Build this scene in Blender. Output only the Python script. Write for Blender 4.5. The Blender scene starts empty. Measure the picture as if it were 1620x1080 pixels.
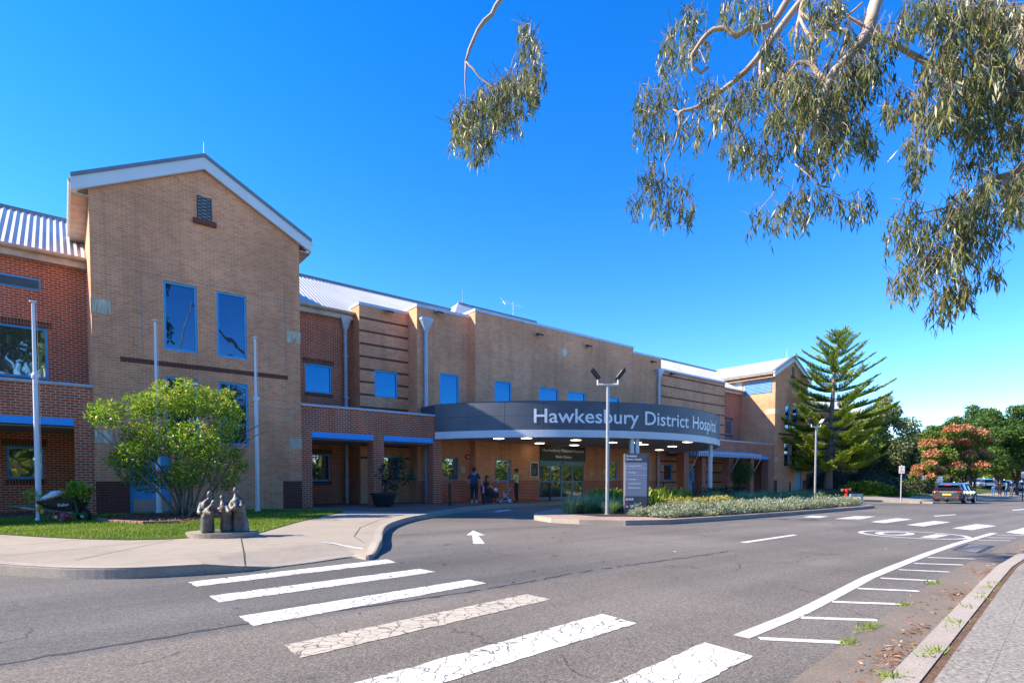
import bpy, bmesh, math, random
import numpy as np
from mathutils import Vector, Matrix, Quaternion
random.seed(7); rng = np.random.default_rng(11)
S = bpy.context.scene
COL = S.collection
R = math.radians
# ------------------------------------------------------------------ camera
HC = 1.18; F = 868.0; YAW = R(39.3); PITCH = R(1.9); CX = 810.0; CY = 758 + F*math.tan(PITCH)
cam = bpy.data.objects.new('camera', bpy.data.cameras.new('camera'))
COL.objects.link(cam); S.camera = cam
cam.location = (0, 0, HC); cam.rotation_euler = (R(90)-PITCH, 0, -YAW)
cam.data.sensor_width = 36; cam.data.lens = 36*F/1620
cam.data.shift_y = (CY-540)/1620
cam.data.clip_start = .05; cam.data.clip_end = 3000
RM = cam.rotation_euler.to_matrix()
def ray(px, py): return RM @ Vector(((px-CX)/F, (CY-py)/F, -1))
def W(px, py, Y):                       # photo point on a plane facing the road
    d = ray(px, py); t = Y/d.y
    return (d.x*t, HC+d.z*t)
def WX(px, py, X):                      # photo point on a plane across the facade
    d = ray(px, py); t = X/d.x
    return (d.y*t, HC+d.z*t)
def at(px, py, dep):                    # photo point at a given distance along the view axis
    d = ray(px, py); f = Vector((math.sin(YAW), math.cos(YAW), 0)); t = dep/(d.dot(f))
    return Vector((0, 0, HC)) + d*t
def sstep(a, b, x):
    t = min(1, max(0, (x-a)/(b-a))); return t*t*(3-2*t)
def base(x, y):                         # the land falls gently along the street, level at the building
    return -0.0105*min(90, max(0, x-8))*(1-sstep(12.5, 22, y))
def gp(px, py, off=0.0):
    d = ray(px, py); z = off
    for _ in range(25):
        t = (z-HC)/d.z; x, y = d.x*t, d.y*t; z = base(x, y)+off
    return (x, y)
# ------------------------------------------------------------------ tagging
def tag(o, label=None, cat=None, group=None, kind=None):
    if label: o['label'] = label
    if cat: o['category'] = cat
    if group: o['group'] = group
    if kind: o['kind'] = kind
    return o
ORG = {}
def thing(name, loc, label, cat, group=None, local=False, rz=0):
    o = bpy.data.objects.new(name, None); COL.objects.link(o); o.location = loc; o.rotation_euler = (0, 0, rz)
    o.empty_display_size = .2
    ORG[o.name] = Vector((0, 0, 0)) if local else Vector(loc)
    return tag(o, label, cat, group)
def copy_tree(o, parent=None):
    c = o.copy(); COL.objects.link(c)
    if parent: c.parent = parent
    for ch in list(o.children): copy_tree(ch, c)
    return c
# ------------------------------------------------------------------ materials
MATS = {}
def nmat(name):
    m = bpy.data.materials.new(name); m.use_nodes = True; MATS[name] = m
    nt = m.node_tree; return m, nt, nt.nodes['Principled BSDF']
def nd(nt, t, **kw):
    n = nt.nodes.new(t)
    for k, v in kw.items():
        if k in n.inputs: n.inputs[k].default_value = v
        else: setattr(n, k, v)
    return n
def mixc(nt, fac, a, b, bt='MIX'):
    n = nt.nodes.new('ShaderNodeMix'); n.data_type = 'RGBA'; n.blend_type = bt
    def put(i, v):
        if isinstance(v, bpy.types.NodeSocket): nt.links.new(v, n.inputs[i])
        else: n.inputs[i].default_value = v if i == 0 else (*v, 1)
    put(0, fac); put(6, a); put(7, b)
    return n.outputs[2]
def ramp(nt, src, stops):
    r = nt.nodes.new('ShaderNodeValToRGB'); e = r.color_ramp.elements
    while len(e) > 1: e.remove(e[-1])
    e[0].position = stops[0][0]; c = stops[0][1]; e[0].color = (*c, 1) if len(c) == 3 else c
    for p, c in stops[1:]:
        k = e.new(p); k.color = (*c, 1)
    nt.links.new(src, r.inputs[0]); return r.outputs[0]
def G(v): return (v, v, v)
def coord(nt, kind='Object'): return nt.nodes.new('ShaderNodeTexCoord').outputs[kind]
def noise(nt, vec, scale, detail=3, rough=.55):
    n = nd(nt, 'ShaderNodeTexNoise', Scale=scale, Detail=detail, Roughness=rough)
    nt.links.new(vec, n.inputs['Vector']); return n.outputs[0]
def bump(nt, bs, h, dist, strength=1):
    b = nd(nt, 'ShaderNodeBump', Distance=dist, Strength=strength); nt.links.new(h, b.inputs['Height'])
    nt.links.new(b.outputs[0], bs.inputs['Normal'])
def plain(name, col, rough=.6, metal=0, var=.12, scale=3.0, spec=.5, emit=None, es=1, coat=0):
    m, nt, b = nmat(name)
    c = noise(nt, coord(nt), scale, 5)
    k = ramp(nt, c, [(.3, tuple(x*(1-var) for x in col)), (.7, tuple(min(1, x*(1+var)) for x in col))])
    nt.links.new(k, b.inputs['Base Color'])
    b.inputs['Roughness'].default_value = rough; b.inputs['Metallic'].default_value = metal
    b.inputs['Specular IOR Level'].default_value = spec
    if coat: b.inputs['Coat Weight'].default_value = coat; b.inputs['Coat Roughness'].default_value = .05
    if emit:
        b.inputs['Emission Color'].default_value = (*emit, 1); b.inputs['Emission Strength'].default_value = es
    return m
def brick(name, c1, c2, mortar, soldier=False, stain=.26):
    m, nt, b = nmat(name)
    uv = coord(nt, 'UV')
    br = nd(nt, 'ShaderNodeTexBrick', Scale=1.0)
    br.inputs['Brick Width'].default_value = .086 if soldier else .24
    br.inputs['Row Height'].default_value = .24 if soldier else .086
    br.inputs['Mortar Size'].default_value = .0085; br.inputs['Mortar Smooth'].default_value = .2
    br.inputs['Color1'].default_value = (*c1, 1); br.inputs['Color2'].default_value = (*c2, 1); br.inputs['Mortar'].default_value = (*mortar, 1)
    br.offset = 0 if soldier else .5
    nt.links.new(uv, br.inputs['Vector'])
    n1 = noise(nt, uv, .35, 6, .65); n2 = noise(nt, uv, 38, 3)
    st = ramp(nt, n1, [(.3, G(1-stain)), (.7, G(1+stain*.4))])
    c = mixc(nt, 1.0, br.outputs[0], st, 'MULTIPLY')
    c = mixc(nt, .5, c, ramp(nt, n2, [(.3, G(.72)), (.7, G(1.2))]), 'MULTIPLY')
    mp = nd(nt, 'ShaderNodeMapping'); mp.inputs['Scale'].default_value = (2.2, .16, 1); nt.links.new(uv, mp.inputs[0])
    c = mixc(nt, .8, c, ramp(nt, noise(nt, mp.outputs[0], 1.0, 5, .65), [(.32, G(.82)), (.5, G(1.0)), (.72, G(1.08))]), 'MULTIPLY')
    nt.links.new(c, b.inputs['Base Color']); b.inputs['Roughness'].default_value = .85
    b.inputs['Specular IOR Level'].default_value = .25
    inv = nd(nt, 'ShaderNodeMath', operation='SUBTRACT'); inv.inputs[0].default_value = 1; nt.links.new(br.outputs[1], inv.inputs[1])
    bump(nt, b, inv.outputs[0], .006, .8)
    return m
def leafmat(name, stops, rough=.5, trans=.35, spec=.4):
    m, nt, b = nmat(name)
    a = nd(nt, 'ShaderNodeAttribute', attribute_name='tint')
    c = ramp(nt, a.outputs['Fac'], stops)
    nt.links.new(c, b.inputs['Base Color']); b.inputs['Roughness'].default_value = rough; b.inputs['Specular IOR Level'].default_value = spec
    t = nt.nodes.new('ShaderNodeBsdfTranslucent')
    cc = mixc(nt, 1.0, c, (1.0, 1.05, .5), 'MULTIPLY'); nt.links.new(cc, t.inputs[0])
    mx = nd(nt, 'ShaderNodeMixShader'); mx.inputs[0].default_value = trans
    nt.links.new(b.outputs[0], mx.inputs[1]); nt.links.new(t.outputs[0], mx.inputs[2])
    nt.links.new(mx.outputs[0], nt.nodes['Material Output'].inputs[0])
    return m
# ------------------------------------------------------------------ mesh builder
class MB:
    def __init__(s): s.v = []; s.f = []; s.m = []
    def poly(s, pts, m=0):
        i = len(s.v); s.v += [tuple(p) for p in pts]; s.f.append(tuple(range(i, i+len(pts)))); s.m.append(m)
    def box(s, x0, y0, z0, x1, y1, z1, m=0, skip=''):
        i = len(s.v)
        s.v += [(x0,y0,z0),(x1,y0,z0),(x1,y1,z0),(x0,y1,z0),(x0,y0,z1),(x1,y0,z1),(x1,y1,z1),(x0,y1,z1)]
        for k, q in (('d',(3,2,1,0)),('u',(4,5,6,7)),('f',(0,1,5,4)),('r',(1,2,6,5)),('b',(2,3,7,6)),('l',(3,0,4,7))):
            if k not in skip: s.f.append(tuple(i+j for j in q)); s.m.append(m)
    def obox(s, c, size, rot, m=0):
        i = len(s.v); c = Vector(c)
        for z in (-.5, .5):
            for x, y in ((-.5,-.5),(.5,-.5),(.5,.5),(-.5,.5)):
                s.v.append(tuple(c + rot @ Vector((x*size[0], y*size[1], z*size[2]))))
        for q in ((3,2,1,0),(4,5,6,7),(0,1,5,4),(1,2,6,5),(2,3,7,6),(3,0,4,7)): s.f.append(tuple(i+j for j in q)); s.m.append(m)
    def tube(s, pts, rad, n=8, m=0, cap=True):
        pts = [Vector(p) for p in pts]; k = len(pts)
        if not hasattr(rad, '__len__'): rad = [rad]*k
        i0 = len(s.v); ref = None
        for a in range(k):
            t = (pts[min(a+1, k-1)]-pts[max(a-1, 0)]).normalized()
            if ref is None: ref = t.orthogonal().normalized()
            ref = (ref - t*ref.dot(t)); ref = ref.normalized() if ref.length > 1e-6 else t.orthogonal().normalized()
            b = t.cross(ref)
            for j in range(n):
                g = 2*math.pi*j/n; s.v.append(tuple(pts[a] + (ref*math.cos(g)+b*math.sin(g))*rad[a]))
        for a in range(k-1):
            for j in range(n):
                q = (j+1) % n; s.f.append((i0+a*n+j, i0+a*n+q, i0+a*n+n+q, i0+a*n+n+j)); s.m.append(m)
        if cap:
            s.f.append(tuple(i0+j for j in range(n))[::-1]); s.f.append(tuple(i0+(k-1)*n+j for j in range(n))); s.m += [m, m]
    def lathe(s, prof, c=(0,0,0), n=16, m=0, sx=1, sy=1):
        i0 = len(s.v); k = len(prof)
        for r, z in prof:
            for j in range(n):
                g = 2*math.pi*j/n; s.v.append((c[0]+r*sx*math.cos(g), c[1]+r*sy*math.sin(g), c[2]+z))
        for a in range(k-1):
            for j in range(n):
                q = (j+1) % n; s.f.append((i0+a*n+j, i0+a*n+q, i0+a*n+n+q, i0+a*n+n+j)); s.m.append(m)
        s.f.append(tuple(i0+j for j in range(n))[::-1]); s.f.append(tuple(i0+(k-1)*n+j for j in range(n))); s.m += [m, m]
    def ball(s, c, r, n=12, m=0, rot=None):
        if not hasattr(r, '__len__'): r = (r, r, r)
        i0 = len(s.v); k = max(4, n//2); c = Vector(c)
        for a in range(k+1):
            th = math.pi*a/k; th = min(max(th, .02), math.pi-.02)
            for j in range(n):
                g = 2*math.pi*j/n; p = Vector((r[0]*math.sin(th)*math.cos(g), r[1]*math.sin(th)*math.sin(g), -r[2]*math.cos(th)))
                if rot: p = rot @ p
                s.v.append(tuple(c+p))
        for a in range(k):
            for j in range(n):
                q = (j+1) % n; s.f.append((i0+a*n+j, i0+a*n+q, i0+a*n+n+q, i0+a*n+n+j)); s.m.append(m)
    def prism(s, outline, z0, z1, m=0):          # outline in XY
        n = len(outline)
        s.poly([(x, y, z1) for x, y in outline], m); s.poly([(x, y, z0) for x, y in outline[::-1]], m)
        for i in range(n):
            a, b = outline[i], outline[(i+1) % n]; s.poly([(a[0],a[1],z0),(b[0],b[1],z0),(b[0],b[1],z1),(a[0],a[1],z1)], m)
    def build(s, name, mats, parent=None, smooth=False, bevel=0, label=None):
        me = bpy.data.meshes.new(name)
        org = ORG.get(parent.name, Vector()) if parent else Vector()
        me.from_pydata([(x-org.x, y-org.y, z-org.z) for x, y, z in s.v], [], s.f)
        if not isinstance(mats, (list, tuple)): mats = [mats]
        for m in mats: me.materials.append(MATS[m] if isinstance(m, str) else m)
        me.polygons.foreach_set('material_index', s.m)
        me.update()
        uv = me.uv_layers.new(name='UVMap')
        co = np.array(s.v, dtype=np.float64); data = np.zeros(len(me.loops)*2)
        for p in me.polygons:
            n = p.normal; ax, ay, az = abs(n.x), abs(n.y), abs(n.z)
            for li in p.loop_indices:
                x, y, z = co[me.loops[li].vertex_index]
                if ay >= ax and ay >= az: data[2*li], data[2*li+1] = x, z
                elif ax >= az: data[2*li], data[2*li+1] = y, z
                else: data[2*li], data[2*li+1] = x, y
        uv.data.foreach_set('uv', data)
        if smooth: me.polygons.foreach_set('use_smooth', [True]*len(me.polygons))
        o = bpy.data.objects.new(name, me); COL.objects.link(o)
        if parent: o.parent = parent; ORG[o.name] = org
        if bevel:
            b = o.modifiers.new('bevel', 'BEVEL'); b.width = bevel; b.segments = 2; b.limit_method = 'ANGLE'
        if smooth and smooth != 'all':
            try: me.set_sharp_from_angle(angle=R(40))
            except Exception: pass
        if label: o['label'] = label
        return o
def leaf_obj(name, pos, axis, length, width, tint, mat, parent=None, fold=0, wide=False):
    n = len(pos)
    org = np.array(ORG.get(parent.name, Vector())) if parent else np.zeros(3)
    pos = np.asarray(pos, float)-org; axis = np.asarray(axis, float)
    axis /= np.linalg.norm(axis, axis=1, keepdims=True)+1e-9
    rv = rng.normal(size=(n, 3)); side = np.cross(axis, rv); side /= np.linalg.norm(side, axis=1, keepdims=True)+1e-9
    L = (np.broadcast_to(length, n)*rng.uniform(.7, 1.3, n))[:, None]; Wd = (np.broadcast_to(width, n)*rng.uniform(.7, 1.3, n))[:, None]
    nrm = np.cross(axis, side)
    v = np.empty((n, 4, 3)); v[:, 0] = pos; mid = pos+axis*L*.45+nrm*L*fold
    v[:, 1] = mid+side*Wd*.5; v[:, 2] = pos+axis*L; v[:, 3] = mid-side*Wd*.5
    me = bpy.data.meshes.new(name)
    me.vertices.add(4*n); me.vertices.foreach_set('co', v.reshape(-1))
    me.loops.add(4*n); me.loops.foreach_set('vertex_index', np.arange(4*n, dtype=np.int32))
    me.polygons.add(n); me.polygons.foreach_set('loop_start', np.arange(0, 4*n, 4, dtype=np.int32)); me.polygons.foreach_set('loop_total', np.full(n, 4, dtype=np.int32))
    me.update(calc_edges=True); me.validate()
    at_ = me.attributes.new('tint', 'FLOAT', 'FACE'); at_.data.foreach_set('value', np.asarray(tint, dtype=np.float32))
    me.materials.append(MATS[mat])
    o = bpy.data.objects.new(name, me); COL.objects.link(o)
    if parent: o.parent = parent; ORG[o.name] = Vector(org)
    return o
def dirs(n, bias=(0,0,0)):
    d = rng.normal(size=(n, 3)); d /= np.linalg.norm(d, axis=1, keepdims=True); return d+np.array(bias)
def text_mesh(s, height, bold=0.0, align='LEFT', shear=0, extr=0):
    cu = bpy.data.curves.new('t', 'FONT'); cu.body = s; cu.size = 1; cu.offset = bold; cu.shear = shear; cu.align_x = align; cu.resolution_u = 3
    cu.extrude = extr
    ob = bpy.data.objects.new('t', cu); COL.objects.link(ob)
    dg = bpy.context.evaluated_depsgraph_get(); me = bpy.data.meshes.new_from_object(ob.evaluated_get(dg))
    bpy.data.objects.remove(ob); bpy.data.curves.remove(cu)
    cap = .73
    for v in me.vertices: v.co *= height/cap
    return me
def put_text(mb, s, x, z, y, height, bold=.015, width=None, align='LEFT', shear=0, m=0, fn=None):
    me = text_mesh(s, height, bold, 'LEFT', shear)
    xs = [v.co.x for v in me.vertices]
    if not xs: return
    w = max(xs)-min(xs); k = (width/w) if width else 1; x0 = min(xs)
    sh = {'LEFT': 0, 'CENTER': -.5*w*k, 'RIGHT': -w*k}[align]
    i0 = len(mb.v)
    for v in me.vertices:
        a, b = (v.co.x-x0)*k+sh, v.co.y
        mb.v.append(tuple(fn(a, b)) if fn else (x+a, y, z+b))
    for p in me.polygons: mb.f.append(tuple(i0+i for i in p.vertices)); mb.m.append(m)
    bpy.data.meshes.remove(me)
# ------------------------------------------------------------------ light
SUN_A = R(36); SUN_E = R(36.5)
sv = Vector((-math.cos(SUN_E)*math.cos(SUN_A), math.cos(SUN_E)*math.sin(SUN_A), math.sin(SUN_E)))
sun = bpy.data.objects.new('sun', bpy.data.lights.new('sun', 'SUN')); COL.objects.link(sun)
sun.data.energy = 3.75; sun.data.angle = R(.5); sun.data.color = (1, .86, .70)
sun.rotation_euler = sv.to_track_quat('Z', 'Y').to_euler(); sun.location = (-20, 20, 30)
wd = bpy.data.worlds.new('World'); S.world = wd; wd.use_nodes = True
wn = wd.node_tree; bg = wn.nodes['Background']
sky = wn.nodes.new('ShaderNodeTexSky'); sky.sky_type = 'NISHITA'; sky.sun_disc = False
sky.sun_elevation = SUN_E; sky.sun_rotation = math.atan2(sv.x, sv.y); sky.altitude = 1200; sky.air_density = 1.0; sky.dust_density = .1; sky.ozone_density = 3.0
hs = wn.nodes.new('ShaderNodeHueSaturation'); hs.inputs['Saturation'].default_value = 1.37; hs.inputs['Hue'].default_value = .511
wn.links.new(sky.outputs[0], hs.inputs['Color']); wn.links.new(hs.outputs[0], bg.inputs[0]); bg.inputs[1].default_value = .136
S.view_settings.view_transform = 'Standard'; S.view_settings.look = 'None'; S.view_settings.exposure = 1.54; S.view_settings.gamma = 1
S.cycles.max_bounces = 6; S.cycles.diffuse_bounces = 4; S.cycles.transparent_max_bounces = 8
# ------------------------------------------------------------------ setting materials
def asphalt():
    m, nt, b = nmat('asphalt')
    oc = coord(nt)
    sx = nd(nt, 'ShaderNodeSeparateXYZ'); nt.links.new(oc, sx.inputs[0])
    wob = noise(nt, oc, 1.3, 4); fine = noise(nt, oc, 62, 3, .75); mid = noise(nt, oc, 28, 2, .8); big = noise(nt, oc, .22, 5, .6); sp = nd(nt, 'ShaderNodeTexVoronoi', Scale=70.0); nt.links.new(oc, sp.inputs['Vector'])
    # newer bitumen on the far lane, older browner bitumen on the near one, parted by a rough seam
    a = nd(nt, 'ShaderNodeMath', operation='MULTIPLY_ADD'); nt.links.new(wob, a.inputs[0]); a.inputs[1].default_value = .35; nt.links.new(sx.outputs[1], a.inputs[2])
    seam = nd(nt, 'ShaderNodeMapRange'); nt.links.new(a.outputs[0], seam.inputs[0]); seam.inputs[1].default_value = 5.35; seam.inputs[2].default_value = 5.5
    fx = nd(nt, 'ShaderNodeMapRange'); nt.links.new(sx.outputs[0], fx.inputs[0]); fx.inputs[1].default_value = 9; fx.inputs[2].default_value = 4
    sf = nd(nt, 'ShaderNodeMath', operation='MULTIPLY'); nt.links.new(seam.outputs[0], sf.inputs[0]); nt.links.new(fx.outputs[0], sf.inputs[1])
    c = mixc(nt, sf.outputs[0], (.172, .154, .128), (.132, .127, .116))
    c = mixc(nt, 1, c, ramp(nt, big, [(.3, G(.78)), (.7, G(1.16))]), 'MULTIPLY')
    mp = nd(nt, 'ShaderNodeMapping'); mp.inputs['Scale'].default_value = (.05, .75, 1); nt.links.new(oc, mp.inputs[0])
    c = mixc(nt, 1, c, ramp(nt, noise(nt, mp.outputs[0], 1.0, 4, .6), [(.36, G(.82)), (.5, G(1.0)), (.64, G(1.14))]), 'MULTIPLY')
    c = mixc(nt, 1, c, ramp(nt, noise(nt, oc, 3.1, 4, .6), [(.24, G(.62)), (.33, G(1.0))]), 'MULTIPLY')
    c = mixc(nt, .9, c, ramp(nt, fine, [(.32, G(.35)), (.5, G(1.0)), (.68, (1.75, 1.7, 1.62))]), 'MULTIPLY')
    c = mixc(nt, .6, c, ramp(nt, mid, [(.3, G(.6)), (.7, G(1.3))]), 'MULTIPLY')
    lim = nd(nt, 'ShaderNodeTexVoronoi', Scale=1.1, feature='DISTANCE_TO_EDGE'); 
    dv = mixc(nt, .25, oc, noise(nt, oc, 2.5, 3)) if False else None
    wv = nd(nt, 'ShaderNodeVectorMath', operation='ADD'); nt.links.new(oc, wv.inputs[0]); nn = nd(nt, 'ShaderNodeTexNoise', Scale=1.6, Detail=5.0); nt.links.new(oc, nn.inputs['Vector']); nt.links.new(nn.outputs[1], wv.inputs[1])
    cr = nd(nt, 'ShaderNodeTexVoronoi', Scale=.33, feature='DISTANCE_TO_EDGE'); nt.links.new(wv.outputs[0], cr.inputs['Vector'])
    cm = ramp(nt, noise(nt, oc, .6, 3), [(.48, G(0)), (.6, G(1))])
    ck = ramp(nt, cr.outputs['Distance'], [(.0, G(.3)), (.007, G(1))])
    c = mixc(nt, cm, c, mixc(nt, 1, c, ck, 'MULTIPLY'))
    nt.links.new(c, b.inputs['Base Color']); b.inputs['Roughness'].default_value = .8; b.inputs['Specular IOR Level'].default_value = .35
    bump(nt, b, fine, .006, .7)
asphalt()
def concrete(name, col, speck=.25, joints=None, fs=60.0, bs=.5):
    m, nt, b = nmat(name); oc = coord(nt)
    c = ramp(nt, noise(nt, oc, bs, 6, .65), [(.28, tuple(x*.78 for x in col)), (.5, col), (.75, tuple(min(1, x*1.12) for x in col))])
    c = mixc(nt, 1, c, ramp(nt, noise(nt, oc, fs, 3, .7), [(.3, G(1-speck)), (.7, G(1+speck))]), 'MULTIPLY')
    c = mixc(nt, .7, c, ramp(nt, noise(nt, oc, 5, 6, .7), [(.3, G(.85)), (.65, G(1.05))]), 'MULTIPLY')
    nt.links.new(c, b.inputs['Base Color']); b.inputs['Roughness'].default_value = .85; b.inputs['Specular IOR Level'].default_value = .25
    bump(nt, b, noise(nt, oc, fs, 3, .7), .004, .6)
concrete('concrete_path', (.355, .31, .24), .2)
concrete('concrete_kerb', (.40, .35, .29), .25)
concrete('concrete_gutter', (.205, .17, .13), .3, bs=.9)
concrete('concrete_near', (.27, .25, .21), .55, fs=34, bs=.8)
def paver(name, c1, c2, mo):
    m, nt, b = nmat(name); oc = coord(nt)
    br = nd(nt, 'ShaderNodeTexBrick', Scale=1.0); br.inputs['Brick Width'].default_value = .23; br.inputs['Row Height'].default_value = .115; br.inputs['Mortar Size'].default_value = .004
    br.inputs['Color1'].default_value = (*c1, 1); br.inputs['Color2'].default_value = (*c2, 1); br.inputs['Mortar'].default_value = (*mo, 1)
    nt.links.new(oc, br.inputs['Vector'])
    c = mixc(nt, .8, br.outputs[0], ramp(nt, noise(nt, oc, 1.2, 6, .7), [(.3, G(.7)), (.7, G(1.15))]), 'MULTIPLY')
    nt.links.new(c, b.inputs['Base Color']); b.inputs['Roughness'].default_value = .85
paver('red_paver', (.30, .15, .11), (.24, .12, .09), (.18, .12, .09))
paver('sand_paver', (.45, .33, .25), (.36, .25, .19), (.25, .18, .14))
def paint(name, col, lo, hi, cs):
    m, nt, b = nmat(name); oc = coord(nt)
    nn = nd(nt, 'ShaderNodeTexNoise', Scale=9.0, Detail=3.0); nt.links.new(oc, nn.inputs['Vector'])
    wv = nd(nt, 'ShaderNodeVectorMath', operation='MULTIPLY_ADD'); nt.links.new(nn.outputs[1], wv.inputs[0]); wv.inputs[1].default_value = (.10, .10, .10); nt.links.new(oc, wv.inputs[2])
    v = nd(nt, 'ShaderNodeTexVoronoi', Scale=cs, feature='DISTANCE_TO_EDGE'); nt.links.new(wv.outputs[0], v.inputs['Vector'])
    k = ramp(nt, v.outputs['Distance'], [(lo, G(0)), (hi, G(1))])
    gate = ramp(nt, noise(nt, oc, 1.6, 4), [(.30, G(.45)), (.52, G(1))])
    k = mixc(nt, gate, G(1), k)
    wear = ramp(nt, noise(nt, oc, 45, 4, .8), [(.26, G(.1)), (.40, G(1))])
    k = mixc(nt, 1, k, wear, 'MULTIPLY')
    c = mixc(nt, k, (.11, .098, .08), mixc(nt, 1, col, ramp(nt, noise(nt, oc, 3, 5, .7), [(.3, G(.82)), (.7, G(1.06))]), 'MULTIPLY'))
    nt.links.new(c, b.inputs['Base Color']); b.inputs['Roughness'].default_value = .6
paint('line_paint', (.74, .73, .69), .004, .02, 6.0)
paint('cracked_paint', (.72, .70, .645), .014, .038, 7.2)
paint('tan_cracked_paint', (.54, .485, .37), .014, .05, 7.8)
def ground_mat(name, stops, s1=2.0, s2=30.0):
    m, nt, b = nmat(name); oc = coord(nt)
    c = ramp(nt, noise(nt, oc, s1, 6, .7), stops)
    c = mixc(nt, .9, c, ramp(nt, noise(nt, oc, s2, 3, .8), [(.3, G(.5)), (.7, G(1.35))]), 'MULTIPLY')
    nt.links.new(c, b.inputs['Base Color']); b.inputs['Roughness'].default_value = .95; b.inputs['Specular IOR Level'].default_value = .1
    bump(nt, b, noise(nt, oc, s2, 3, .8), .03, .6)
ground_mat('lawn_soil', [(.3, (.05, .08, .018)), (.55, (.085, .125, .03)), (.75, (.16, .15, .06))])
ground_mat('mulch', [(.3, (.12, .07, .045)), (.7, (.24, .15, .10))], 6, 40)
ground_mat('dark_soil', [(.3, (.05, .04, .032)), (.7, (.09, .07, .05))], 6, 40)
ground_mat('far_ground', [(.3, (.07, .09, .03)), (.7, (.12, .12, .06))], .2, 4)
# ------------------------------------------------------------------ ground sheets
RAMP_A = Vector(gp(436, 897, -.14)); RAMP_B = Vector(gp(556, 881, -.14))
def ramp_drop(x, y):
    p = Vector((x, y)); ab = RAMP_B-RAMP_A; t = min(1, max(0, (p-RAMP_A).dot(ab)/ab.length_squared)); d = (p-(RAMP_A+ab*t)).length
    return -.135*max(0, 1-d/.95)
def sheet(name, outline, off, mat, skirt=0, drop=True, kind='structure', build=True, xcut=None):
    bm = bmesh.new()
    vs = [bm.verts.new((x, y, 0)) for x, y in outline]; f = bm.faces.new(vs); bm.normal_update()
    if f.normal.z < 0: f.normal_flip()
    def cut(co, no):
        bmesh.ops.bisect_plane(bm, geom=bm.verts[:]+bm.edges[:]+bm.faces[:], plane_co=co, plane_no=no, dist=1e-4)
    xs = [v.co.x for v in bm.verts]; ys = [v.co.y for v in bm.verts]; x0, x1, y0, y1 = min(xs), max(xs), min(ys), max(ys)
    for X in [8, 12, 16, 20, 24, 28, 32, 36, 40, 44, 48, 52, 56, 60, 65, 70, 80, 98]:
        if x0 < X < x1: cut((X, 0, 0), (1, 0, 0))
    for k in range(10):
        Y = 12.5+9.5*k/9
        if y0 < Y < y1: cut((0, Y, 0), (0, 1, 0))
    if drop and x0 < 6 and y0 < 13 and y1 > 9:
        for k in range(22):
            X = .6+.3*k
            if x0 < X < x1: cut((X, 0, 0), (1, 0, 0))
        for k in range(16):
            Y = 8.4+.3*k
            if y0 < Y < y1: cut((0, Y, 0), (0, 1, 0))
    edge = [e for e in bm.edges if len(e.link_faces) == 1]
    if skirt:
        r = bmesh.ops.extrude_edge_only(bm, edges=edge); low = {v for v in r['geom'] if isinstance(v, bmesh.types.BMVert)}
    else: low = set()
    for v in bm.verts:
        z = base(v.co.x, v.co.y)+off+(ramp_drop(v.co.x, v.co.y) if drop else 0)
        v.co.z = base(v.co.x, v.co.y)+off-skirt if v in low else z
    me = bpy.data.meshes.new(name); bm.to_mesh(me); bm.free(); me.materials.append(MATS[mat])
    o = bpy.data.objects.new(name, me); COL.objects.link(o)
    return tag(o, kind=kind)
def P(*pts, off=0): return [gp(x, y, off) for x, y in pts]
big = MB()
for i in range(-10, 10):
    for j in range(-10, 10):
        c = []
        for a, b in ((i, j), (i+1, j), (i+1, j+1), (i, j+1)): c.append((a*60, b*60, -1.35 if a*60 > 30 else -.6))
        big.poly(c)
tag(big.build('ground', 'far_ground'), kind='structure')
def gut(x): return float(np.interp(x, [-60, -8, 3.7, 10.1, 17, 40, 100, 220], [.3, .9, 1.6, 2.13, 2.40, 2.9, 3.2, 3.2]))
XS = [-60, -20, -8, 0, 2, 3.7, 5, 6.5, 8, 10.1, 12, 14, 17, 22, 30, 40, 60, 100, 220]
sheet('road', [(-60, gut(-60)-.05)]+[(x, gut(x)-.05) for x in XS[1:]]+[(220, 40), (-60, 40)], -.15, 'asphalt', drop=False)
sheet('gutter', [(x, gut(x)) for x in XS]+[(x, gut(x)-.60) for x in XS[::-1]], -.144, 'concrete_gutter', drop=False)
KW = .52
sheet('near_kerb', [(x, gut(x)-KW) for x in XS]+[(x, gut(x)-KW-.15) for x in XS[::-1]], 0.002, 'concrete_kerb', skirt=.2, drop=False)
sheet('near_verge_soil', [(x, gut(x)-KW-.12) for x in XS]+[(x, gut(x)-KW-.30) for x in XS[::-1]], -.006, 'mulch', drop=False)
sheet('near_footpath', [(x, gut(x)-KW-.205) for x in XS]+[(x, -3.0) for x in XS[::-1]], 0.0, 'concrete_near', skirt=.08, drop=False)
sheet('near_footpath_strip', [(x, gut(x)-KW-.205) for x in XS]+[(x, gut(x)-KW-.42) for x in XS[::-1]], 0.0015, 'concrete_near', drop=False)
sheet('near_lawn', [(x, -3.0) for x in XS]+[(x, -60) for x in XS[::-1]], -.01, 'lawn_soil', drop=False)
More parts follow.
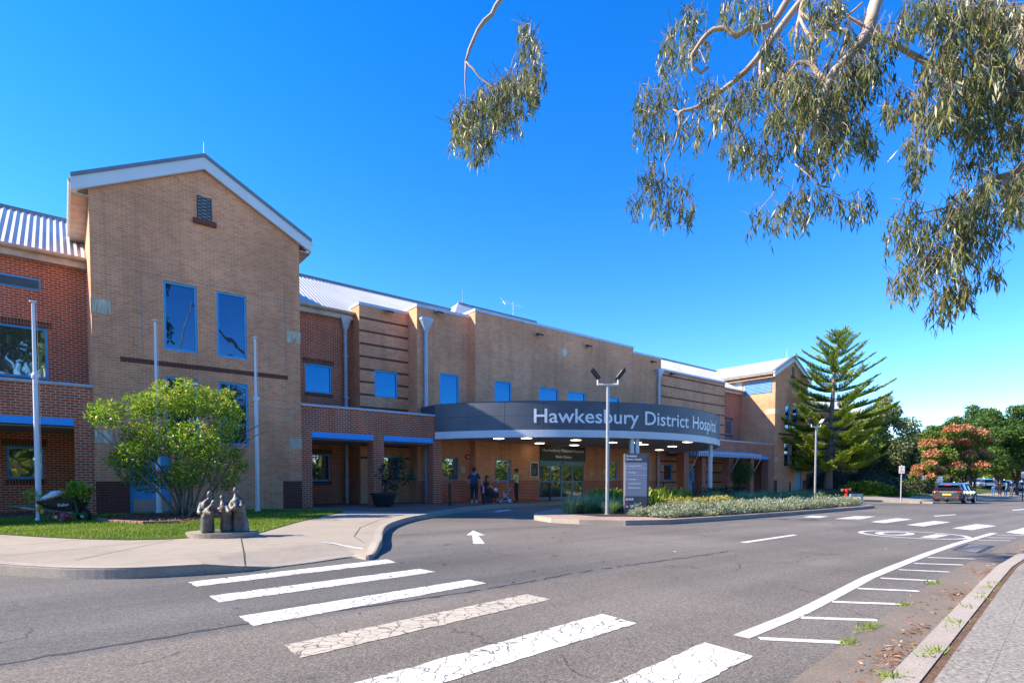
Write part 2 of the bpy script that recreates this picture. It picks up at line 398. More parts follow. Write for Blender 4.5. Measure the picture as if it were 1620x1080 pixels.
# pavement on the hospital side: kerb line traced along the drive
LK = [(-60, 10.6), (-20, 10.2)]+P((-40, 888), (0, 891), (60, 895), (120, 897.5), (200, 897.5), (300, 893), (383, 888))+[tuple(RAMP_A), tuple((RAMP_A+RAMP_B)/2), tuple(RAMP_B)]
LK += P((583, 871), (596, 863), (604, 852), (605, 842), (610, 832), (624, 824.5), (648, 817.5), (676, 812.5), (705, 808), (738, 803.2), (775, 799.6))
def catmull(p, n=5):
    p = [Vector(q) for q in p]; out = []
    for i in range(1, len(p)-2):
        for k in range(n):
            t = k/n; a, b, c, d = p[i-1], p[i], p[i+1], p[i+2]
            out.append(.5*((2*b)+(-a+c)*t+(2*a-5*b+4*c-d)*t*t+(-a+3*b-3*c+d)*t**3))
    return [tuple(p[0])]+[tuple(q) for q in out]+[tuple(p[-2]), tuple(p[-1])]
LK = LK[:2]+catmull(LK[2:9])[0:]+catmull(LK[9:])
LK += [(18, 20.25), (21, 20.8), (25, 20.95), (31, 20.9), (35, 20.2), (38.5, 18.6), (42, 16.9), (46, 15.4), (47.8, 14.3), (48.4, 12.8), (48.6, 11.4), (49.0, 11.1), (49.6, 11.2), (50.2, 12.3), (51.5, 12.9), (60, 13.0), (220, 13.0)]
sheet('pavement', LK+[(220, 120), (-60, 120)], 0, 'concrete_path', skirt=.25)
def kerb_strip(name, path, w=.16, closed=False, h=.003):
    mb = MB(); n = len(path); pts = [Vector(p) for p in path]
    dense = []
    for i in range(n if closed else n-1):
        a, b = pts[i], pts[(i+1) % n]; k = max(1, int((b-a).length/.35) if (b-a).length < 12 else 12)
        dense += [a+(b-a)*j/k for j in range(k)]
    if not closed: dense.append(pts[-1])
    m = len(dense); ins = []
    for i in range(m):
        p = dense[(i-1) % m] if (closed or i) else dense[i]; q = dense[(i+1) % m] if (closed or i < m-1) else dense[i]
        t = (q-p).normalized(); ins.append(Vector((-t.y, t.x)))
    def z(p): return base(p.x, p.y)+ramp_drop(p.x, p.y)+h
    for i in range(m if closed else m-1):
        j = (i+1) % m; a, b = dense[i]-ins[i]*.004, dense[j]-ins[j]*.004; a2, b2 = dense[i]+ins[i]*w, dense[j]+ins[j]*w; a1, b1 = dense[i]+ins[i]*.025, dense[j]+ins[j]*.025
        mb.poly([(a1.x, a1.y, z(a)), (b1.x, b1.y, z(b)), (b2.x, b2.y, z(b2)), (a2.x, a2.y, z(a2))])
        mb.poly([(a.x, a.y, z(a)-.025), (b.x, b.y, z(b)-.025), (b1.x, b1.y, z(b)), (a1.x, a1.y, z(a))])
        mb.poly([(a.x, a.y, base(a.x, a.y)-.25), (b.x, b.y, base(b.x, b.y)-.25), (b.x, b.y, z(b)-.025), (a.x, a.y, z(a)-.025)])
    o = mb.build(name, 'concrete_kerb', smooth=False); return tag(o, kind='structure')
kerb_strip('kerb', LK)
ISL = [(12.25, 11.7), (12.0, 12.7), (12.35, 13.9), (13.3, 15.0), (16, 16.6), (19, 17.35), (24, 17.6), (29, 17.3), (33, 15.6), (35.6, 13.4), (36.3, 12.1), (35.8, 11.1), (33, 10.75), (27, 10.45), (22.7, 10.25), (18, 10.1), (14.6, 10.1), (13.1, 10.6)]
ISL = ISL[::-1]
sheet('traffic_island', ISL, 0, 'sand_paver', skirt=.25, drop=False)
kerb_strip('island_kerb', ISL, closed=True, w=.15)
# sheets laid on the pavement
BED = [(15.2, 11.3), (13.9, 12.4), (14.0, 13.9), (15.0, 15.0), (17, 16.2), (20, 16.9), (24, 17.1), (28.8, 16.8), (32.6, 15.2), (35, 13.2), (35.6, 12.2), (35.2, 11.5), (32, 11.15), (27, 10.8), (22.7, 10.6), (17.2, 10.45), (15, 10.5)]
sheet('island_bed', BED, .012, 'dark_soil', drop=False)
LAWN = P((0, 845), (60, 849), (130, 852.5), (200, 854), (260, 853), (310, 850), (400, 846), (428, 838), (470, 826), (510, 816.5), (545, 809.5))
LAWN = [(-30, 14.6), (-8, 13.6)]+LAWN+[(7.9, 20.6), (7.0, 21.6), (6, 22.93), (1.5, 22.93), (-30, 21.4)]
sheet('lawn', LAWN, .01, 'lawn_soil')
sheet('entrance_paving', [(7.95, 20.55), (6.9, 22.93), (7.0, 27), (49, 27), (49, 20.2), (38.6, 18.9), (35, 20.5), (31, 21.15), (25, 21.2), (21, 21.05), (18, 20.5)]+P((775, 797.7), (738, 801.2), (705, 805.8), (672, 811)), .005, 'red_paver')
sheet('arcade_paving', [(-30, 21.5), (.6, 22.5), (.6, 27), (-30, 27)], .005, 'red_paver')
sheet('front_lawn', [(40.2, 20.6), (44, 19.2), (50, 17.5), (56, 16.3), (120, 16.0), (120, 60), (58, 60), (58, 22.9), (49, 22.9), (46, 22.4)], .012, 'lawn_soil')
bedp = P((170, 825), (172, 818), (205, 814), (270, 812.5), (310, 813.5), (330, 818), (318, 824), (280, 827), (230, 828.5))
sheet('mulch_bed', bedp, .03, 'mulch', skirt=.04)
# ------------------------------------------------------------------ road markings
def mark(name, polys, mat, label, group=None, off=-.146, cat='road marking'):
    mb = MB()
    for p in polys:
        if name == 'crossing_stripe':
            q = []
            for (xa, ya), (xb, yb) in zip(p, p[1:]+p[:1]):
                L = math.hypot(xb-xa, yb-ya); n = max(1, int(L/.07)); nx, ny = -(yb-ya)/L, (xb-xa)/L
                for i in range(n): e = rng.normal()*.006 if i else 0; q.append((xa+(xb-xa)*i/n+nx*e, ya+(yb-ya)*i/n+ny*e))
            p = q
        mb.poly([(x, y, base(x, y)+off) for x, y in p])
    o = mb.build(name, mat); tag(o, kind='structure'); return o
ST = [[(297, 920), (612, 884), (627, 889), (311, 927)], [(331, 942), (664, 899), (689, 904), (347, 952)], [(378, 974), (742, 916), (769, 922), (401, 989)],
      [(447, 1020), (833, 939), (871, 947.5), (474, 1040)], [(548, 1083), (952, 970), (1008, 985), (600, 1110)], [(935, 1094), (1115, 1015), (1191, 1037), (1010, 1130)]]
for i, q in enumerate(ST):
    mark('crossing_stripe', [P(*q, off=-.146)], ['cracked_paint', 'cracked_paint', 'cracked_paint', 'tan_cracked_paint', 'cracked_paint', 'cracked_paint'][i], '')
c7 = lambda x, y: (1350+x/6, 800+y/6)
FS = [[(-480, 104), (-400, 92), (-230, 98), (-330, 112)], [(-180, 122), (10, 96), (215, 98), (60, 124)], [(165, 150), (410, 115), (555, 125), (295, 161)], [(505, 178), (765, 141), (925, 152), (665, 192)], [(940, 210), (1170, 171), (1360, 188), (1120, 228)], [(1445, 250), (1620, 205), (1800, 215), (1640, 270)]]
for q in FS: mark('crossing_stripe', [P(*[c7(*p) for p in q], off=-.146)], 'line_paint', '')
for q in ([(1170, 857), (1254, 845), (1262, 845.8), (1180, 858.3)], [(1476, 815.4), (1511, 813), (1513, 813.8), (1480, 816.4)], [(1600, 806), (1640, 803), (1640, 804), (1604, 807)], [(868, 796), (830, 794), (826, 795), (866, 798)]):
    mark('lane_line', [P(*q, off=-.146 if q[0][0] != 508 else .006)], 'line_paint', '', off=-.146 if q[0][0] != 508 else .006)
q7 = lambda x, y: (1130+x*.3025, 780+y*.3025)
edge_line = [(170, 755), (450, 640), (620, 553), (830, 440), (980, 378), (1130, 318), (1280, 265), (1475, 208)]
pw = [gp(*q7(*p), -.146) for p in edge_line]
lines = []
for a, b in zip(pw[:-1], pw[1:]): lines.append([(a[0], a[1]-.02), (b[0], b[1]-.02), (b[0], b[1]+.12), (a[0], a[1]+.12)])
mark('edge_line', lines, 'line_paint', '')
for (x0, y0, x1, y1) in ((235, 757, 672, 778), (450, 648, 858, 662), (612, 565, 975, 578), (750, 496, 1072, 510), (870, 442, 1168, 457), (965, 398, 1237, 410), (1045, 365, 1302, 373), (1115, 334, 1362, 342), (1375, 243, 1550, 247), (1425, 230, 1578, 233), (1470, 216, 1620, 219)):
    a = Vector(gp(*q7(x0, y0), -.146)); b = Vector(gp(*q7(x1, y1), -.146)); n = (b-a).normalized(); n = Vector((-n.y, n.x))*.045
    mark('hatch_line', [[tuple(a-n), tuple(b-n), tuple(b+n), tuple(a+n)]], 'line_paint', '')
arrow = [gp(*p, -.146) for p in [(738, 846), (748.5, 838.5), (767, 846), (756.5, 846.3), (767, 859.5), (748.5, 859.5), (747, 846)]]
mark('road_arrow', [arrow], 'line_paint', '')
a2 = [gp(*p, -.146) for p in [(779, 809.5), (790, 806.7), (800, 806), (810, 805.8), (804, 807.4), (797, 808), (790, 809.2)]]
mark('road_arrow', [a2], 'line_paint', '')
# speed roundel with its numerals read by traffic coming along the near lane
oc_ = gp(1443, 845, -.146); mb = MB(); ra, rb = 1.12, 1.15
def ring(cx, cy, ax, ay, w, n=40):
    for i in range(n):
        g, h = 2*math.pi*i/n, 2*math.pi*(i+1)/n
        q = [(cx+ax*math.cos(g), cy+ay*math.sin(g)), (cx+ax*math.cos(h), cy+ay*math.sin(h)), (cx+(ax-w)*math.cos(h), cy+(ay-w)*math.sin(h)), (cx+(ax-w)*math.cos(g), cy+(ay-w)*math.sin(g))]
        mb.poly([(x, y, base(x, y)-.146) for x, y in q])
ring(*oc_, 1.25, 1.18, .12)
ring(oc_[0], oc_[1]+.38, .72, .40, .17, 24)
for q in ([(oc_[0]-.7, oc_[1]-.62), (oc_[0]+.7, oc_[1]-.62), (oc_[0]+.7, oc_[1]-.34), (oc_[0]-.7, oc_[1]-.34)],): mb.poly([(x, y, base(x, y)-.146) for x, y in q])
tag(mb.build('speed_roundel', 'line_paint'), kind='structure')
plain('patch_tar', (.035, .04, .05), .8); plain('drain_grey', (.38, .39, .40), .6, var=.35, scale=8)
dq = [c7(*p) for p in [(930, 415), (1080, 358), (1345, 378), (1200, 443)]]
mark('tar_patch', [P(*dq, off=-.146)], 'patch_tar', '')
dq = [c7(*p) for p in [(975, 415), (1105, 362), (1290, 375), (1160, 438)]]
mark('drain_lid', [P(*dq, off=-.141)], 'drain_grey', '')
# the rough joint between the two layers of bitumen
mb = MB(); prev = None
for i in range(150):
    x = -6+i*.105; y = 5.38+.05*math.sin(x*1.3)+rng.normal()*.014; w = .012+abs(rng.normal())*.012
    if prev and rng.random() > .12: mb.poly([(px_, py_, base(px_, py_)-.1475) for px_, py_ in ((prev[0], prev[1]-prev[2]), (x, y-w), (x, y+w), (prev[0], prev[1]+prev[2]))])
    prev = (x, y, w)
tag(mb.build('road_seam', 'patch_tar'), kind='structure')
# pavement joints: thin dark grooves
plain('joint', (.06, .05, .04), .9)
def pave_line(name, pts, w, mat):
    pts = [Vector(gp(*p, .0)) for p in pts]; mb = MB()
    for p, q in zip(pts[:-1], pts[1:]):
        n = max(1, int((q-p).length/.12)); d = (q-p).normalized(); o = Vector((-d.y, d.x))*w/2
        for i in range(n):
            r_, t_ = p.lerp(q, i/n), p.lerp(q, (i+1)/n)
            mb.poly([(v.x, v.y, base(v.x, v.y)+ramp_drop(v.x, v.y)+.009) for v in (r_-o, t_-o, t_+o, r_+o)])
    tag(mb.build(name, mat), kind='structure')
for pts in ([(381, 850), (388, 888)], [(0, 880), (274, 853.5)], [(118, 886), (275, 853.5)], [(-10, 864), (60, 860), (128, 853)], [(640, 813), (600, 822), (570, 834), (560, 848), (575, 858)]):
    pave_line('pavement_joint', pts, .014, 'joint')
pave_line('lane_line', [(510, 858.5), (574, 862.5)], .07, 'line_paint')
# ------------------------------------------------------------------ hospital
brick('tan_brick', (.92, .385, .185), (.77, .285, .135), (.88, .57, .38))
brick('red_brick', (.60, .135, .058), (.44, .098, .046), (.86, .62, .44))
brick('dark_band_brick', (.20, .058, .04), (.16, .05, .036), (.26, .13, .09))
brick('red_soldier', (.20, .062, .038), (.155, .05, .033), (.40, .30, .22), soldier=True)
brick('tan_soldier', (.36, .21, .125), (.30, .175, .105), (.40, .30, .21), soldier=True)
BR = ['tan_brick', 'red_brick', 'dark_band_brick', 'red_soldier', 'tan_soldier']
plain('blue_frame', (.055, .40, .78), .4, var=.06); plain('blue_beam', (.025, .38, .98), .45, var=.06)
plain('steel_roof', (.60, .59, .575), .45, metal=.1, var=.10, scale=.6)
plain('fascia_white', (.66, .70, .74), .5, var=.05, scale=1); plain('cap_grey', (.20, .22, .245), .45, metal=.3, var=.1)
plain('coping_grey', (.42, .47, .53), .45, metal=.3, var=.1); plain('cream_gutter', (.55, .47, .36), .5, var=.25, scale=2.5)
plain('pipe_grey', (.40, .47, .56), .4, metal=.2, var=.08); plain('soffit_grey', (.36, .36, .37), .8, var=.05); plain('soffit_dark', (.46, .455, .45), .7, var=.05)
plain('door_blue', (.05, .32, .58), .45, var=.04); plain('door_teal', (.12, .36, .46), .45, var=.04); plain('kick_steel', (.5, .5, .5), .35, metal=.8)
plain('dark_metal', (.03, .032, .035), .5); plain('white_paint', (.78, .78, .78), .4, var=.03); plain('stone_tile', (.70, .62, .46), .8)
plain('black_plastic', (.018, .018, .02), .45); plain('lamp_glass', (.7, .7, .66), .2)
def sandstone():
    m, nt, b = nmat('sandstone'); uv = coord(nt, 'UV')
    mp = nd(nt, 'ShaderNodeMapping'); mp.inputs['Rotation'].default_value = (0, 0, R(-52)); mp.inputs['Scale'].default_value = (1, .15, 1); nt.links.new(uv, mp.inputs[0])
    c = ramp(nt, noise(nt, mp.outputs[0], 5.5, 4, .6), [(.36, (.40, .26, .13)), (.45, (.66, .55, .38)), (.52, (.44, .40, .30)), (.6, (.74, .66, .50))])
    nt.links.new(c, b.inputs['Base Color']); b.inputs['Roughness'].default_value = .8
sandstone()
def glass(name, col, metal, rough=.02, blotch=.0, wob=.0):
    m, nt, b = nmat(name); oc = coord(nt)
    b.inputs['Base Color'].default_value = (*col, 1); b.inputs['Metallic'].default_value = metal; b.inputs['Roughness'].default_value = rough
    b.inputs['IOR'].default_value = 1.6
    bump(nt, b, noise(nt, oc, .9, 2), .02, .25)
glass('glass_blue', (.012, .11, .215), .85); glass('glass_sky', (.055, .12, .19), .85); glass('glass_dark', (.33, .36, .34), .85)
glass('glass_door', (.26, .28, .27), .8)
H = thing('hospital_building', (28, 27, 0), 'long two-storey brick hospital with gabled blocks, steel roofs and blue window frames', 'building')
YG, YC, YM, YP, YS, YR = 23.0, 23.06, 23.9, 24.4, 25.3, 26.2
def wallY(mb, X0, X1, Z0, Z1, Y, holes=(), bands=(), m=0, reveal=.12, flip=False):
    xs = sorted({X0, X1, *[h[i] for h in holes for i in (0, 1)], *[b[i] for b in bands if len(b) > 3 for i in (3, 4)]}); zs = sorted({Z0, Z1, *[h[i] for h in holes for i in (2, 3)], *[b[i] for b in bands for i in (0, 1)]})
    xs = [x for x in xs if X0-1e-6 <= x <= X1+1e-6]; zs = [z for z in zs if Z0-1e-6 <= z <= Z1+1e-6]
    for i in range(len(xs)-1):
        for j in range(len(zs)-1):
            a, b, c, d = xs[i], xs[i+1], zs[j], zs[j+1]; cx, cz = (a+b)/2, (c+d)/2
            if any(h[0] < cx < h[1] and h[2] < cz < h[3] for h in holes): continue
            k = m
            for bd in bands:
                if bd[0] < cz < bd[1] and (len(bd) == 3 or bd[3] < cx < bd[4]): k = bd[2]
            mb.poly([(a, Y, c), (b, Y, c), (b, Y, d), (a, Y, d)], k)
    for h in holes:
        x0, x1, z0, z1 = max(h[0], X0), min(h[1], X1), max(h[2], Z0), min(h[3], Z1); r = Y+reveal
        mb.poly([(x0, Y, z0), (x0, r, z0), (x0, r, z1), (x0, Y, z1)], m); mb.poly([(x1, Y, z0), (x1, r, z0), (x1, r, z1), (x1, Y, z1)], m)
        mb.poly([(x0, Y, z1), (x1, Y, z1), (x1, r, z1), (x0, r, z1)], m); mb.poly([(x0, Y, z0), (x1, Y, z0), (x1, r, z0), (x0, r, z0)], m)
def wallX(mb, Y0, Y1, Z0, Z1, X, m=0, bands=()):
    zs = sorted({Z0, Z1, *[b[i] for b in bands for i in (0, 1)]}); zs = [z for z in zs if Z0 <= z <= Z1]
    for c, d in zip(zs[:-1], zs[1:]):
        k = m
        for bd in bands:
            if bd[0] < (c+d)/2 < bd[1]: k = bd[2]
        mb.poly([(X, Y0, c), (X, Y1, c), (X, Y1, d), (X, Y0, d)], k)
def rect(xl, yt, xr, yb, Y):
    X0, Z1 = W(xl, yt, Y); _, Z0 = W(xl, yb, Y)
    lo, hi = X0, X0+40
    for _ in range(50):                       # right edge at the same height
        mid = (lo+hi)/2; d = Vector((mid, Y, Z1-HC)); cm = RM.transposed() @ d; px = CX+F*cm.x/-cm.z
        if px < xr: lo = mid
        else: hi = mid
    return (X0, lo, Z0, Z1)
def window(r, Y, glass='glass_blue', fw=.075, mull=(), label=None, rail=None):
    x0, x1, z0, z1 = r; mb = MB(); a, b = Y+.035, Y+.115
    mb.box(x0, a, z0, x0+fw, b, z1); mb.box(x1-fw, a, z0, x1, b, z1)
    mb.box(x0+fw, a+.002, z0, x1-fw, b, z0+fw*1.1); mb.box(x0+fw, a+.002, z1-fw, x1-fw, b, z1)
    for q in mull: mb.box(q-.03, a+.01, z0+fw, q+.03, b, z1-fw)
    o = mb.build('window', 'blue_frame', H, bevel=.006)
    g = MB(); g.box(x0+fw*.6, Y+.085, z0+fw*.6, x1-fw*.6, Y+.10, z1-fw*.6); g.build('pane', glass, o)
    return o
def bandset(Z, X0=None): return [(z, z+.086*1, 2) for z in Z]
DADO = 1.118
# --- gables
def gable(X0, X1, ZE, ZR, side, wins, sign=1):
    XR = (X0+X1)/2; mb = MB()
    bands = [(-.3, DADO, 2, X0, X0+1.05), (-.3, DADO, 2, X1-.75, X1)] if side == 'L' else [(-.3, DADO, 2, X0, X0+.6), (-.3, DADO, 2, X1-.8, X1)]
    x0b, zb = W(184, 567, YG) if side == 'L' else (X0+.7, 5.28)
    bands.append((5.19, 5.362, 2, X0+.75, X1-.5))
    holes = [w for w in wins]
    wallY(mb, X0, X1, -.3, ZE, YG, holes, bands)
    mb.poly([(X0, YG, ZE), (X1, YG, ZE), (XR, YG, ZR)], 0)
    for X in (X0, X1): wallX(mb, YG, YR+.2 if True else 0, -.3, ZE, X); wallX(mb, YR+.2, 31, 8.6, ZE, X)
    mb.build('gable_wall', BR, H, label='tan brick end wall under a white trimmed gable')
    pt = ZR-ZE; half = (X1-X0)/2; sl = pt/half; ov = .46
    # bargeboard, cap and roof sheets
    bb = MB(); cp = MB()
    yb0, yb1 = YG-.16, YG-.03; xo0, xo1 = X0-ov, X1+ov; zo = ZE-ov*sl
    def band(xa, za, xb, zb, t0, t1, y0, y1, M_):
        M_.poly([(xa,y0,za+t0),(xb,y0,zb+t0),(xb,y0,zb+t1),(xa,y0,za+t1)]); M_.poly([(xa,y1,za+t0),(xb,y1,zb+t0),(xb,y1,zb+t1),(xa,y1,za+t1)])
        M_.poly([(xa,y0,za+t0),(xb,y0,zb+t0),(xb,y1,zb+t0),(xa,y1,za+t0)]); M_.poly([(xa,y0,za+t1),(xb,y0,zb+t1),(xb,y1,zb+t1),(xa,y1,za+t1)])
        M_.poly([(xa,y0,za+t0),(xa,y1,za+t0),(xa,y1,za+t1),(xa,y0,za+t1)]); M_.poly([(xb,y0,zb+t0),(xb,y1,zb+t0),(xb,y1,zb+t1),(xb,y0,zb+t1)])
    for s_ in (0, 1):
        xa, xb = (xo0, XR) if s_ == 0 else (xo1, XR)
        band(xa, zo, xb, ZR, .0, .42, yb0, yb1, bb); band(xa, zo, xb, ZR, .42, .54, yb0-.05, YG+.1, cp)
    bb.build('bargeboard', 'fascia_white', H); cp.build('barge_cap', 'cap_grey', H)
    rf = MB()
    for s_ in (0, 1):
        xa = xo0-.05 if s_ == 0 else xo1+.05; za = ZE-(ov+.05)*sl+.45; yy = np.arange(YG+.1, 34.0, .05); prev = None
        for y in yy:
            h = .028*math.cos(2*math.pi*y/.2); row = ((xa, y, za+h), (XR, y, ZR+.45+h))
            if prev: rf.poly([prev[0], row[0], row[1], prev[1]])
            prev = row
    rf.build('roof', 'steel_roof', H, smooth='all')
    # eaves gutters and soffits
    for s_ in (0, 1):
        gt = MB(); sf = MB()
        xa = xo0+.08 if s_ == 0 else xo1-.08; zg = ZE-(ov+.05)*sl+.40
        pts = []
        for k in range(9):
            g = math.pi*k/8; pts.append((xa+.15*math.cos(g), zg-.16*math.sin(g)))
        for p, q in zip(pts[:-1], pts[1:]): gt.poly([(p[0], YG-.12, p[1]), (q[0], YG-.12, q[1]), (q[0], 30.0, q[1]), (p[0], 30.0, p[1])])
        gt.poly([(p[0], YG-.12, p[1]) for p in pts])
        w = X0 if s_ == 0 else X1; e = xo0 if s_ == 0 else xo1
        sf.box(min(w, e)+(.002 if s_ else -.0), YG-.02, zo-.02, max(w, e)-(0 if s_ else .002), 31, zo+.02)
        gt.build('gutter', 'cream_gutter', H, smooth=True); sf.build('eaves_soffit', 'cream_gutter', H)
    rod = MB(); rod.tube([(XR+.12, YG+.6, ZR+.5), (XR+.12, YG+.6, ZR+1.35)], [.016, .010], 6); rod.build('lightning_rod', 'white_paint', H)
GX0, GX1, GX2, GX3 = .85, 7.63, 48.9, 55.5
g_w = [rect(258, 443, 311, 552, YG), rect(342, 459.5, 389.5, 563, YG), rect(262, 594.5, 314, 705, YG), rect(345.3, 603, 392.5, 703, YG)]
g_w[2] = (g_w[0][0], g_w[0][1], g_w[3][2], g_w[3][3]); g_w[1] = (g_w[1][0], g_w[1][1], g_w[0][2], g_w[0][3])
doorL = rect(205, 764, 272, 815, YG); doorL = (doorL[0], doorL[1], 0, 2.12)
gable(GX0, GX1, 10.70, 12.47, 'L', g_w+[doorL])
for k, w in enumerate(g_w): window(w, YG, 'glass_sky')
off = GX2-GX0
r_w = [rect(1242.4, 638.8, 1250, 680.5, YG), rect(1254.0, 643.5, 1262, 681.5, YG), rect(1241, 695.8, 1248.6, 737.5, YG), rect(1253.2, 697.8, 1261, 738, YG)]
doorR = rect(1257.5, 742.8, 1268.3, 779, YG); doorR = (doorR[0], doorR[1], 0, 2.2)
gable(GX2, GX3, 10.42, 11.98, 'R', r_w+[doorR])
for w in r_w: window(w, YG, 'glass_sky')
def door(r, Y, mat, kick=True, leaves=1, label=None):
    x0, x1, z0, z1 = r; mb = MB(); mb.box(x0, Y+.04, z0, x0+.06, Y+.13, z1); mb.box(x1-.06, Y+.04, z0, x1, Y+.13, z1); mb.box(x0+.06, Y+.042, z1-.06, x1-.06, Y+.13, z1)
    n = leaves; w = (x1-x0-.12)/n
    for k in range(n): mb.box(x0+.06+k*w+.004, Y+.07, z0+.02, x0+.06+(k+1)*w-.004, Y+.11, z1-.064)
    o = mb.build('door', mat, H, label=label, bevel=.004)
    if kick:
        kb = MB(); kb.box(x0+.1, Y+.064, z0+.03, x1-.1, Y+.07, z0+.48); kb.build('kick_plate', 'kick_steel', o)
    hb = MB(); hb.tube([(x1-.2, Y+.03, z0+1.0), (x1-.09, Y+.03, z0+1.0), (x1-.09, Y+.07, z0+1.0)], .012, 6); hb.build('handle', 'kick_steel', o)
    return o
door(doorL, YG, 'door_blue', leaves=2, label='blue double door with steel kick plate')
dR = door(doorR, YG, 'door_blue', kick=False, label='light blue side door with small white notice')
for (xa, ya, xb, yb), X0 in (((312, 308, 333.5, 351), GX0), (None or (0, 0, 0, 0), GX2)):
    r = rect(312, 309, 333.5, 346, YG); r = (r[0]-GX0+X0, r[1]-GX0+X0, r[2], r[3])
    mb = MB(); x0, x1, z0, z1 = r; mb.box(x0, YG-.02, z0, x1, YG+.0, z1)
    o = mb.build('gable_vent', 'cap_grey', H); l = MB()
    for k in range(7):
        za = z0+(z1-z0)*k/7; zb = z0+(z1-z0)*(k+1)/7
        for p, q in (((x0+.03, za), (x1-.03, zb)), ((x1-.03, za), (x0+.03, zb))): l.tube([(p[0], YG-.03, p[1]), (q[0], YG-.03, q[1])], .014, 4)
    for x in (x0, x1): l.tube([(x, YG-.03, z0), (x, YG-.03, z1)], .02, 4)
    l.build('lattice', 'dark_metal', o)
    s_ = MB(); s_.box(x0-.16, YG-.09, z0-.18, x1+.16, YG-.003, z0-.001); s_.build('vent_sill', 'dark_band_brick', H)
for q in ((143, 470.5, 175, 493), (453.5, 522.5, 476, 541), (148.5, 679, 178, 700), (457, 692.5, 478, 709.5)):
    x0, x1, z0, z1 = rect(*q, YG); st = MB(); st.box(x0, YG-.012, z0, min(x1, GX1+.012), YG+.0, z1)
    if x1 > GX1-.1: st.box(GX1, YG+.001, z0, GX1+.012, YG+.55, z1)
    if x0 < GX0+.2: st.box(GX0-.012, YG-.012, z0, GX0, YG+.3, z1)
    st.build('stone_tile', 'sandstone', H)
for z0, z1 in ((7.0, 7.45), (2.75, 3.2)):
    st = MB(); st.box(GX2-.012, YG-.012, z0, GX2+.7, YG, z1); st.box(GX2-.012, YG+.0, z0, GX2, YG+.9, z1)
    st.build('stone_tile', 'sandstone', H)
# --- left wing, right wing and linking bays in red brick
def rwall(X0, X1, wins, extra=(), Z1=9.15, label=None):
    mb = MB(); holes = list(wins)
    bands = []
    for w in holes: bands += [(w[3]-.0, w[3]+.24, 3, w[0]-.12, w[1]+.12), (w[2]-.2, w[2], 3, w[0]-.05, w[1]+.05)]
    wallY(mb, X0, X1, -.3, Z1, YR, holes, bands, m=1)
    mb.build('wall', BR, H, label=label)
w_l = [rect(-14, 508.5, 75, 592, YR), rect(9, 705, 68.5, 757, YR)]
lv = rect(-25, 427, 64, 446, YR)
rwall(-32, GX0, w_l+[(-8.5, -6.2, w_l[0][2], w_l[0][3]), (-8.0, -6.3, w_l[1][2], w_l[1][3])], label='red brick wall of the wing left of the gable')
for w in w_l: window(w, YR, 'glass_dark')
window((-8.5, -6.2, w_l[0][2], w_l[0][3]), YR); window((-8.0, -6.3, w_l[1][2], w_l[1][3]), YR)
def louvre(x0, x1, z0, z1, Y, n):
    mb = MB(); mb.box(x0, Y-.03, z0, x1, Y-.002, z1); o = mb.build('louvre_vent', 'blue_frame', H); s_ = MB(); h = (z1-z0-.1)/n
    for k in range(n): s_.obox(((x0+x1)/2, Y-.05, z0+.05+h*(k+.5)), (x1-x0-.1, .05, .012), Matrix.Rotation(R(38), 3, 'X'))
    s_.build('blade', 'cap_grey', o); return o
louvre(lv[0], lv[1], lv[2], lv[3], YR, 6)
w_r = [rect(482.5, 573.5, 524.5, 619, YR), rect(483, 717, 522.7, 761, YR)]
XS0 = W(569, 600, YS)[0]; XS1 = W(657, 600, YS)[0]; XP0 = W(660, 600, YP)[0]; XM0 = W(752, 560, YM)[0]; XM1 = W(1001.5, 600, YM)[0]; XP1 = W(1045.5, 600, YP)[0]; XS2 = W(1146.5, 640, YS-.6)[0]
XS1 = XP0; YS2 = YS-.6
rwall(GX1, XS0, w_r, label='dark red brick wall between the left gable and banded panel')
window(w_r[0], YR); window(w_r[1], YR, 'glass_dark')
w_rr = [rect(1147.6, 663.5, 1159, 686.5, YR)]
rwall(XS2, GX2, w_rr, label='red brick wall beside the right gable'); window(w_rr[0], YR, 'glass_dark')
w_far = [(57.2, 58.3, 5.2, 6.9), (60, 61.2, 5.2, 6.9), (63, 64.2, 5.2, 6.9), (57.4, 58.6, 1.3, 2.9), (61, 62.2, 1.3, 2.9), (65, 66.2, 1.3, 2.9), (68, 69.2, 5.2, 6.9)]
rwall(GX3, 86, w_far, label='red brick wing beyond the right gable')
for w in w_far: window(w, YR)
# --- centre panels in tan brick
ZS, ZP, ZM = 9.58, 9.79, 10.06
dbl = lambda z0: [(z0+k*.86, z0+k*.86+.086, 2) for k in range(12)]
def panel(X0, X1, Z1, Y, wins, bands, retL, retR, label):
    mb = MB(); wallY(mb, X0, X1, -.3, Z1, Y, wins, bands)
    if retL: wallX(mb, Y, retL, -.3, Z1, X0)
    if retR: wallX(mb, Y, retR, -.3, Z1, X1)
    mb.poly([(X0, Y, Z1), (X1, Y, Z1), (X1, Y+.26, Z1), (X0, Y+.26, Z1)]); mb.poly([(X0, Y+.26, Z1-1.5), (X1, Y+.26, Z1-1.5), (X1, Y+.26, Z1), (X0, Y+.26, Z1)])
    mb.build('wall', BR, H, label=label)
    c = MB(); c.box(X0-.03, Y-.04, Z1-.012, X1+.03, Y+.30, Z1+.14)
    if retL: c.box(X0-.03, Y+.30, Z1-.012, X0+.25, retL+1.2, Z1+.14)
    if retR: c.box(X1-.25, Y+.30, Z1-.012, X1+.03, retR+1.2, Z1+.14)
    c.build('parapet_coping', 'coping_grey', H, bevel=.01)
w_s = [rect(592.4, 584.5, 628.8, 626.5, YS), rect(603, 721, 632.8, 760.5, YS)]
zb0 = W(575, 503, YS)[1]; zb1 = W(575, 523.2, YS)[1]; db = zb0-zb1
